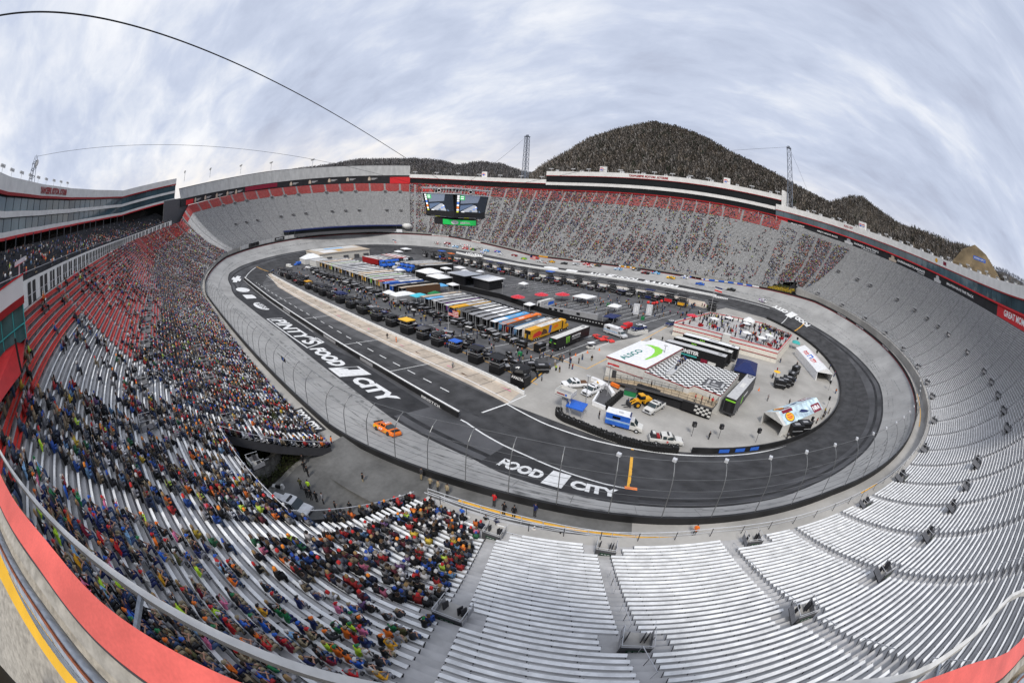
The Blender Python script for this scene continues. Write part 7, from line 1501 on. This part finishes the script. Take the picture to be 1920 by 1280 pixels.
for sx in (-1.6, 1.6):
    for sy in (-1.4, 1.4): b.tube((sx, sy, 0), (sx*.5, sy*.3, 9), .16, LT, 5)
for z in (2.5, 5, 7): w = 1.6 - z*.09; b.path([(-w,-1.2,z),(w,-1.2,z),(w,1.2,z),(-w,1.2,z),(-w,-1.2,z)], .12, LT, 4); b.tube((-w,-1.2,z-2.5),(w,-1.2,z), .09, LT, 4)
b.build('frame', ft); b = MB(); b.tube((-.2,1.4,6.2),(.2,1.4,6.2), 1.1, 'lgrey', 14); b.build('pulley', ft)
def cable(p, q, sag, r, lb):
    p, q = Vector(p), Vector(q); b = MB(); pts = []
    for i in range(41): t = i/40; v = p.lerp(q, t); v.z -= sag*4*t*(1-t); pts.append(tuple(v))
    b.path(pts, r, 'black', 5); tag(b.build('cable'), lb, 'cable')
VB = Vector((-12.9, -12.8, 0))
d_ = ray(-60, 32); CABP = tuple(CAM + d_*26)
cable(CABP, VB + Vector((9, -9, 42.8)), 1.5, .048, 'thick black cable crossing the sky down to the hanging video board')
cable((-109.5, 155.5, 95), VB + Vector((-9, 9, 42.8)), 2, .07, 'cable from the left lattice tower to the hanging video board')
cable((106.2, 157.5, 102.5), VB + Vector((9, 9, 42.8)), 3, .07, 'cable from the right lattice tower to the hanging video board')
cable((106.2, 157.5, 102.5), (150, 230, 30), 1, .08, 'guy cable running down behind the right lattice tower')
cable((0, float(np.interp(0, lox, loy)) - 1, 76.5), VB + Vector((-9, -9, 42.8)), 1.5, .05, 'thin cable from the suite roof tower to the hanging video board')

# ------------------------------------------------------------------ hills with bare winter woodland
HIL = mat('hillside', (.075,.066,.054), .95, .35, .012, var2=.6, scale2=.08)
def smooth(t): t = min(1, max(0, t)); return t*t*(3-2*t)
WOOD = mat('winter_wood', (.1,.1,.1), .95, attr='col')
def hill(name, px, D, W0, W1, ntree, th_, haze_tint=0., cols=None):
    az, el = [], []
    for x, y in px: d = ray(x, y); az.append(math.atan2(d.y, d.x)); el.append(d.z / math.hypot(d.x, d.y))
    az = np.array(az); el = np.array(el); o = np.argsort(az); az, el = az[o], el[o]
    a0, a1 = az[0] - .03, az[-1] + .03; NA, NRr = 90, 16
    ridge = lambda a: float(np.interp(a, az, el, left=el[0]*.7, right=el[-1]*.7)) * D + 38 - th_*1.3
    def H(a, r):
        zr = ridge(a); n = (math.sin(a*61 + r*.017) + math.sin(a*133 - r*.031 + 1) + math.sin(a*27 + r*.009 + 2)) * .02 * (zr)
        if r < D: t = (r - (D-W0))/W0; return (zr - 0)*(.35*t + .65*smooth(t)) + n*smooth(1-abs(t))
        return zr * (1 - smooth((r-D)/W1))
    v = []; f = []
    rr = [D - W0 + W0*i/(NRr-5) for i in range(NRr-4)] + [D + W1*(i+1)/4 for i in range(4)]
    for i in range(NA+1):
        a = a0 + (a1-a0)*i/NA
        for r in rr: v.append((CAM.x + r*math.cos(a), CAM.y + r*math.sin(a), H(a, r)))
    m_ = len(rr)
    for i in range(NA):
        for k in range(m_-1): f.append((i*m_+k, i*m_+k+1, (i+1)*m_+k+1, (i+1)*m_+k))
    mb = MB(); mb.add(v, f, HIL, True); struct(mb, 'hills')
    # woodland: bare crowns of thin upright sprays, some dark evergreens
    bt = []; 
    base = [(-.02,0,0),(.02,0,0),(0,0,.75)]
    tri = [base]
    rs_ = np.random.default_rng(5)
    for k in range(11):
        an = rs_.uniform(0, 6.28); z0_ = rs_.uniform(.22, .6); z1_ = min(1., z0_ + rs_.uniform(.2, .42)); rad = rs_.uniform(.14, .34)
        c_, s_ = math.cos(an), math.sin(an); w = .045
        tri.append([(c_*.02, s_*.02, z0_), (c_*rad - s_*w, s_*rad + c_*w, z1_ - .06), (c_*rad*1.0 + s_*w, s_*rad - c_*w, z1_)])
    T = np.array(tri).reshape(-1, 3); nt_ = len(tri)
    A_ = rng.uniform(a0, a1, ntree); q = rng.uniform(0, 1, ntree)
    RRr = D - W0*.97 + (W0*.97 + W1*.10) * np.sqrt(q)
    Z = np.array([H(a, r) for a, r in zip(A_, RRr)])
    hgt = th_ * rng.uniform(.65, 1.2, ntree); yaw = rng.uniform(0, 6.28, ntree); wd = hgt * rng.uniform(.8, 1.2, ntree)
    ev = rng.uniform(0, 1, ntree) < .07
    ca, sa = np.cos(yaw), np.sin(yaw)
    kx = np.where(ev, wd*.8, wd)
    X = CAM.x + RRr*np.cos(A_); Y = CAM.y + RRr*np.sin(A_)
    co = np.stack([X[:, None] + kx[:, None]*(T[None, :, 0]*ca[:, None] - T[None, :, 1]*sa[:, None]), Y[:, None] + kx[:, None]*(T[None, :, 0]*sa[:, None] + T[None, :, 1]*ca[:, None]), Z[:, None] + hgt[:, None]*T[None, :, 2]], -1).reshape(-1, 3)
    me = bpy.data.meshes.new('woodland'); nv = len(co)
    me.vertices.add(nv); me.vertices.foreach_set('co', co.ravel()); me.loops.add(nv); me.loops.foreach_set('vertex_index', np.arange(nv, dtype=np.int32))
    me.polygons.add(nv//3); me.polygons.foreach_set('loop_start', np.arange(0, nv, 3, dtype=np.int32)); me.update(calc_edges=True)
    pal = np.array([(.135,.118,.104),(.155,.138,.122),(.10,.088,.076),(.14,.115,.09),(.15,.14,.13)]); cc = pal[rng.integers(0, 5, ntree)]
    cc = np.where(ev[:, None], np.array([.022,.030,.018]), cc) * rng.uniform(.7, 1.25, (ntree, 1))
    if haze_tint: cc = cc*(1-haze_tint) + np.array([.16,.18,.24])*haze_tint  # blue haze of distance is mixed into the tree colours
    col = np.repeat(cc, nt_, 0); at = me.attributes.new('col', 'FLOAT_COLOR', 'FACE'); at.data.foreach_set('color', np.concatenate([col, np.ones((len(col), 1))], 1).astype(np.float32).ravel())
    me.materials.append(WOOD); tag(newobj('woodland', me), name, 'woodland', kind='stuff')
    return H
hill('bare brown woodland covering the big round hill', [(985,330),(1020,305),(1060,285),(1100,263),(1150,248),(1200,238),(1217,235),(1260,244),(1310,262),(1360,290),(1400,307),(1440,326),(1490,352),(1540,374),(1580,400),(1640,440)], 900, 520, 400, 16000, 17)
hill('bare woodland on the smaller pointed hill at the right', [(1500,400),(1545,378),(1590,364),(1615,364),(1640,382),(1690,412),(1730,425),(1770,470)], 1150, 420, 400, 5000, 17)
hill('bare woodland on the low ridge behind the right suites', [(1640,440),(1690,420),(1720,416),(1760,428),(1800,442),(1840,452),(1860,462),(1885,494),(1925,535),(1960,580)], 560, 260, 200, 4200, 13)
hill('far haze-tinted woodland on the distant ridge behind the far stand', [(560,322),(600,317),(640,311),(670,304),(700,302),(740,301),(780,299),(820,300),(860,307),(900,301),(940,304),(980,317),(1010,321),(1060,330)], 1700, 600, 500, 9000, 20, .22)
hill('haze-tinted pale blue distant ridge at the far right', [(1820,500),(1870,490),(1905,498),(1940,520),(1990,560)], 3000, 900, 600, 2500, 26, .75)
# bare cut bank with a blue sign on the right ridge
d1, d2 = ray(1848, 480), ray(1790, 500); DB = 330
b = MB(); v = []
for x, y, k in ((1785,512,1),(1800,486,1),(1822,463,1.03),(1846,455,1.05),(1868,474,1.03),(1900,530,1),(1850,540,.93),(1800,530,.93)):
    d = ray(x, y); s = DB*k/math.hypot(d.x, d.y); v.append(CAM + d*s)
c_ = ray(1846, 500); c_ = CAM + c_*(DB*.97/math.hypot(c_.x, c_.y))
back = [p + (p - CAM).normalized()*40 - Vector((0,0,12)) for p in v]
b.add([tuple(c_)] + [tuple(p) for p in v] + [tuple(p) for p in back], [(0, i+1, (i+1) % 8 + 1) for i in range(8)] + [(i+1, i+9, (i+1) % 8 + 9, (i+1) % 8 + 1) for i in range(8)], mat('bare_earth', (.17,.125,.07), .95, .25, .06, var2=.6, scale2=.5))
struct(b, 'hills')
p = [CAM + ray(x, y)*(DB*.95/math.hypot(ray(x, y).x, ray(x, y).y)) for x, y in ((1843,482),(1867,491),(1867,484),(1843,475))]
r = thing('hillside_sign', 'blue sign standing on the bare cut slope at the right', 'sign'); b = MB(); bk = [q + (q - CAM).normalized()*1.2 for q in p]
b.add(p + bk, [(0,1,2,3),(0,4,5,1),(3,2,6,7),(1,5,6,2),(0,3,7,4)], 'blue'); b.build('panel', r)
b = MB(); ex, ey = p[1]-p[0], p[3]-p[0]; off = (CAM - p[0]).normalized()*.2; text_plane(b, 'FOOD CITY', p[0] + ex*.08 + ey*.28 + off, ex*.84, ey*.45, 'white', .04); b.build('lettering', r)

# ------------------------------------------------------------------ the photographer's walkway
PC = mat('parapet_red', (.68,.12,.095), .5, .12, 2.5, var2=.9, scale2=45)
GALV = mat('galvanised', (.30,.33,.37), .45, .2, 14, metal=.3)
RUST = mat('rust', (.20,.06,.025), .8, .3, 20)
OLD = mat('old_concrete', (.36,.33,.28), .9, .18, 8, var2=.6, scale2=40)
par = [(100.5,-145.5),(104.5,-140.5),(108,-135.2),(110.0,-132.4),(111.08,-131.05),(111.68,-130.22),(112.18,-129.62),(112.58,-129.06),(112.95,-128.62),(113.5,-128.2),(114.5,-128.0),(115.7,-128.0),(116.9,-128.14),(119.2,-128.25),(124,-129.8),(131,-133.5)]
par = sub(par)
def strip(mb, o0, o1, z0, z1, m):
    A1, A2 = offs(par, o0), offs(par, o1)
    mb.loft([[(*p, z0), (*p, z1), (*q, z1), (*q, z0)] for p, q in zip(A1, A2)], m, True, False)
pr_ = thing('parapet', 'red topped concrete parapet in front of the photographer', 'wall')
b = MB(); strip(b, .0, .26, 36.92, 37.0, PC); b.build('red_cap', pr_)
b = MB(); strip(b, .03, .40, 35.2, 36.915, OLD); b.build('concrete_wall', pr_)
b = MB(); strip(b, .2615, .275, 36.90, 36.985, M('char')); b.build('cap_edge', pr_)
b = MB(); A1 = offs(par, .60); b.loft([[(x + 0*dx, y, 36.86 + .065*math.sin(t)) if 0 else (x, y, 36.86 + .065*math.sin(t)) if 0 else (x + dx*math.cos(t)*.11, y + dy*math.cos(t)*.11, 36.80 + .11*math.sin(t)) for t in [2*PI*i/10 for i in range(10)]] for (x, y), (dx, dy) in zip(A1, [((q[0]-p[0])/.2, (q[1]-p[1])/.2) for p, q in zip(offs(par, .5), offs(par, .7))])], GALV, True, True); b.build('pipe_rail', pr_)
b = MB(); A1 = offs(par, .60); b.path([(x, y, 36.912) for x, y in A1], .022, RUST, 5); b.build('rust_streak', pr_)
b = MB(); A1 = offs(par, .72); A2 = offs(par, 1.0)
for i in range(0, len(A1)-1):
    for k in range(3):
        t = k/3; p = Vector((*A1[i], 36.80)).lerp(Vector((*A1[i+1], 36.80)), t); q = Vector((*A2[i], 36.2)).lerp(Vector((*A2[i+1], 36.2)), t)
        if (p - Vector((*CAM[:2], 36.8))).length < 3.4: b.tube(p, q + (Vector((*A1[i+1], 0)) - Vector((*A1[i], 0)))*.6, .006, GALV, 4); b.tube(p, q - (Vector((*A1[i+1], 0)) - Vector((*A1[i], 0)))*.6, .006, GALV, 4)
b.build('chain_link', pr_)
b = MB(); strip(b, 1.0, 1.7, 35.21, 35.235, M('yellow')); b.build('yellow_edge', pr_)
b = MB(); strip(b, .3, 6.5, 35.1, 35.2, OLD); b.build('walkway_floor', pr_)
b = MB()
for i in range(0, len(par), 7): x, y = offs(par, .9)[i]; b.tube((x, y, 14), (x, y, 35.1), .22, 'dgrey', 6); b.build('column', pr_); b = MB()

dd_ = ray(14, 1262); bp_ = CAM + dd_*((36.5 - CAM.z)/dd_.z)
bg = thing('camera_bag', 'black camera bag and strap at the lower left edge', 'bag', tuple(bp_), .9)
b = MB(); b.loft([[(x*s, y*s, z) for x, y in ((-.7,-.32),(.7,-.34),(.78,.26),(.1,.36),(-.7,.30))] for z, s in ((-1.29,1.0),(-.6,1.1),(0,1.1),(.16,1.05),(.25,.85))], 'black', True, False); b.build('body', bg)
b = MB(); b.path([(-.4,0,.2),(-.2,.02,.34),(.1,.0,.36),(.38,.02,.2)], .03, 'black', 6); b.build('strap', bg)
LG = mat('ledge_metal', (.64,.63,.60), .5, .12, 3, var2=.5, scale2=20)
lg = thing('gutter_ledge', 'long pale metal ledge running just below the red parapet', 'ledge')
led = sub([(96,-147),(101.5,-141.5),(105.5,-137),(108.2,-133.8),(110.1,-131.35),(111.35,-129.72),(112.2,-128.75),(113.1,-127.95),(114.4,-127.45),(116.0,-127.42),(117.3,-127.2),(120.3,-126.7),(125.5,-127.8),(132,-131)])
b = MB(); A1, A2 = led, offs(led, .07); b.loft([[(*p, 36.15), (*p, 36.24), (*q, 36.24), (*q, 36.15)] for p, q in zip(A1, A2)], LG, True, False); b.build('beam', lg)
b = MB()
for i in range(2, len(led)-2, 9): p = Vector((*offs(led, .05)[i], 36.19)); k = min(range(len(par)), key=lambda j: (Vector(par[j]) - p.xy).length); b.tube(p, (*offs(par, .06)[k], 36.19), .03, GALV, 5)
b.build('bracket', lg)
# glass suite standing at the left edge of the picture, with the red wall below it
for (x, y, dd) in ((24, 528, 27.),): d = ray(x, y); s = dd/math.hypot(d.x, d.y); cr = CAM + d*s
nv_ = Vector((cr.x - CAM.x, cr.y - CAM.y)).normalized(); lv = Vector((nv_.y*-1, nv_.x))   # to the left of the view
zlo = CAM.z + ray(22, 640).z/math.hypot(*ray(22, 640)[:2])*27.; zt1 = CAM.z + ray(22, 513).z/math.hypot(*ray(22, 513)[:2])*27.; zt0 = CAM.z + ray(22, 553).z/math.hypot(*ray(22, 553)[:2])*27.
ns = thing('corner_suite', 'glass corner suite with white and red fascia at the left edge', 'building', (cr.x, cr.y, 0), math.atan2(lv.y, lv.x))
b = MB(); b.bx(.05,12,-10,0,zt0,zt1,FAS,FAS); b.build('fascia', ns); b = MB(); b.bx(0,12,-10,.05,zt0-.45,zt0,'dred'); b.bx(0,12,-10,.05,zt1,zt1+.1,'red'); b.build('red_trim', ns)
b = MB(); b.bx(.25,12,-10,-.2,zlo,zt0-.45,mat('suite_glass_green', (.05,.12,.115), .08, .3, .3, spec=.7)); b.build('glass', ns)
b = MB()
for x in (.2, 1.6, 3.2): b.tube((x,-.1,zlo),(x,-.1,zt0-.45), .06, 'teal', 5)
b.path([(.2,-.1,zlo+.9),(6,-.1,zlo+.9)], .05, 'teal', 5); b.build('mullion', ns)
b = MB(); b.tube((.5,-1,zt1),(.5,-1,zt1+.85), .09, 'silver', 8); b.bx(-.3,1.1,-1.3,-.7,zt1+.8,zt1+1.05,'silver'); b.build('floodlight', ns)
rw = thing('end_wall', 'slanting red end wall with a black post below the corner suite', 'wall')
q = []
for x, y, dd in ((-30,690,26),(30,607,30),(33,612,30),(21,700,24),(-40,800,20)): d = ray(x, y); s = dd/math.hypot(d.x, d.y); q.append(CAM + d*s)
b = MB(); q2 = [p + Vector((nv_.x, nv_.y, 0))*.6 for p in q]; b.add(q + q2, [(0,1,2,3,4),(9,8,7,6,5)] + [(i,(i+1)%5,(i+1)%5+5,i+5) for i in range(5)], M('dred')); b.build('panel', rw)
p0 = CAM + ray(8, 634)*(24/math.hypot(*ray(8, 634)[:2])); p1 = CAM + ray(21, 700)*(24/math.hypot(*ray(21, 700)[:2]))
b = MB(); b.tube(p0, p1, .12, 'black', 6); b.build('post', rw)

# ------------------------------------------------------------------ sky, sun, camera
w = bpy.data.worlds.new('World'); sc.world = w; w.use_nodes = True; nt = w.node_tree
for n_ in list(nt.nodes): nt.nodes.remove(n_)
N = nt.nodes.new; Lk = nt.links.new
out = N('ShaderNodeOutputWorld'); sky = N('ShaderNodeTexSky'); sky.sky_type = 'NISHITA'; sky.sun_disc = False
SUN_EL, SUN_AZ = R_(48), R_(-60)
sky.sun_elevation = SUN_EL; sky.sun_rotation = PI/2 - SUN_AZ
bg1 = N('ShaderNodeBackground'); bg1.inputs[1].default_value = .10; Lk(sky.outputs[0], bg1.inputs[0])
tc = N('ShaderNodeTexCoord'); sp = N('ShaderNodeSeparateXYZ'); Lk(tc.outputs['Generated'], sp.inputs[0])
def math_(op, a, b_=None, c_=None, clamp=False):
    m_ = N('ShaderNodeMath'); m_.operation = op; m_.use_clamp = clamp
    for i, v_ in enumerate((a, b_, c_)):
        if v_ is None: continue
        if isinstance(v_, (int, float)): m_.inputs[i].default_value = v_
        else: Lk(v_, m_.inputs[i])
    return m_.outputs[0]
den = math_('ADD', math_('MAXIMUM', sp.outputs[2], 0.0), .30)
cx = math_('DIVIDE', sp.outputs[0], den); cy = math_('DIVIDE', sp.outputs[1], den)
cmb = N('ShaderNodeCombineXYZ'); Lk(cx, cmb.inputs[0]); Lk(cy, cmb.inputs[1])
def noise(rot, sx, sy, loc, sc2, det, rough, dist):
    m_ = N('ShaderNodeMapping'); m_.inputs['Rotation'].default_value = (0, 0, R_(rot)); m_.inputs['Scale'].default_value = (sx, sy, 1); m_.inputs['Location'].default_value = (*loc, 0); Lk(cmb.outputs[0], m_.inputs[0])
    n_ = N('ShaderNodeTexNoise'); n_.inputs['Scale'].default_value = sc2; n_.inputs['Detail'].default_value = det; n_.inputs['Roughness'].default_value = rough; n_.inputs['Distortion'].default_value = dist; Lk(m_.outputs[0], n_.inputs[0]); return n_.outputs['Fac']
nA = noise(-40, 1.0, 1.9, (3.1, 1.7), .95, 7, .55, .25); nB = noise(-25, 1.2, 2.4, (7.3, 4.1), 3.1, 8, .60, .35); nC = noise(-50, 1., 1.4, (1.3, 9.1), .42, 3, .5, 0)
mixn = math_('ADD', math_('ADD', math_('MULTIPLY', nA, .55), math_('MULTIPLY', nB, .30)), math_('MULTIPLY', nC, .15))
lf = math_('MULTIPLY_ADD', sp.outputs[1], -.55, math_('MULTIPLY', sp.outputs[0], -.20)); lf = math_('ADD', lf, .22)
mixn = math_('ADD', mixn, math_('MULTIPLY', lf, .10))
rp = N('ShaderNodeValToRGB'); cr_ = rp.color_ramp; Lk(mixn, rp.inputs[0])
cr_.elements[0].position = .36; cr_.elements[0].color = (.38,.42,.53,1); cr_.elements[1].position = .70; cr_.elements[1].color = (.78,.79,.81,1)
for p_, c_ in ((.43,(.43,.48,.60,1)), (.49,(.48,.53,.65,1)), (.55,(.57,.61,.70,1)), (.62,(.69,.71,.76,1))): e_ = cr_.elements.new(p_); e_.color = c_
hz = math_('SUBTRACT', 1.0, math_('MULTIPLY', sp.outputs[2], 4.6), clamp=True)
hzm = math_('MULTIPLY', math_('POWER', hz, 1.5), math_('MULTIPLY_ADD', nB, 1.5, -.05), clamp=True)
mx = N('ShaderNodeMix'); mx.data_type = 'RGBA'; mx.inputs['B'].default_value = (.82,.73,.62,1); Lk(hzm, mx.inputs['Factor']); Lk(rp.outputs[0], mx.inputs['A'])
n2o = nC
bg2 = N('ShaderNodeBackground'); bg2.inputs[1].default_value = 1.0; Lk(mx.outputs['Result'], bg2.inputs[0])
cov = N('ShaderNodeMapRange'); cov.inputs[1].default_value = .30; cov.inputs[2].default_value = .42; cov.inputs[3].default_value = .86; Lk(n2o, cov.inputs[0])
ms = N('ShaderNodeMixShader'); Lk(cov.outputs[0], ms.inputs[0]); Lk(bg1.outputs[0], ms.inputs[1]); Lk(bg2.outputs[0], ms.inputs[2]); Lk(ms.outputs[0], out.inputs[0])
sl = bpy.data.lights.new('sun', 'SUN'); sl.energy = 2.1; sl.angle = R_(11); sl.color = (1, .96, .90)
so = bpy.data.objects.new('sun', sl); COL.objects.link(so)
so.rotation_euler = Vector((math.cos(SUN_EL)*math.cos(SUN_AZ), math.cos(SUN_EL)*math.sin(SUN_AZ), math.sin(SUN_EL))).to_track_quat('Z', 'Y').to_euler()
cd = bpy.data.cameras.new('camera'); co_ = bpy.data.objects.new('camera', cd); COL.objects.link(co_); sc.camera = co_
from mathutils import Matrix
co_.matrix_world = Matrix(((AX[0].x, -AX[1].x, -AX[2].x, CAM.x), (AX[0].y, -AX[1].y, -AX[2].y, CAM.y), (AX[0].z, -AX[1].z, -AX[2].z, CAM.z), (0, 0, 0, 1)))
cd.type = 'PANO'; cd.sensor_width = 36; cd.clip_start = .05; cd.clip_end = 20000
cy_ = cd
cy_.panorama_type = 'FISHEYE_LENS_POLYNOMIAL'; cy_.fisheye_fov = R_(360)
rm = np.linspace(0, 23, 400); thv = 2/KK*np.arcsin(np.clip(rm*1920/36*KK/2/FPX, 0, 1)); Am = np.stack([rm**i for i in range(1, 5)], 1); kf = np.linalg.lstsq(Am, thv, rcond=None)[0]
cy_.fisheye_polynomial_k0 = 0
for i in range(4): setattr(cy_, f'fisheye_polynomial_k{i+1}', -float(kf[i]))
sc.view_settings.view_transform = 'Standard'; sc.view_settings.look = 'None'; sc.view_settings.exposure = .36; sc.view_settings.gamma = 1
sc.render.engine = 'CYCLES'; sc.cycles.use_denoising = True; sc.cycles.max_bounces = 5; sc.cycles.diffuse_bounces = 2; sc.cycles.glossy_bounces = 2
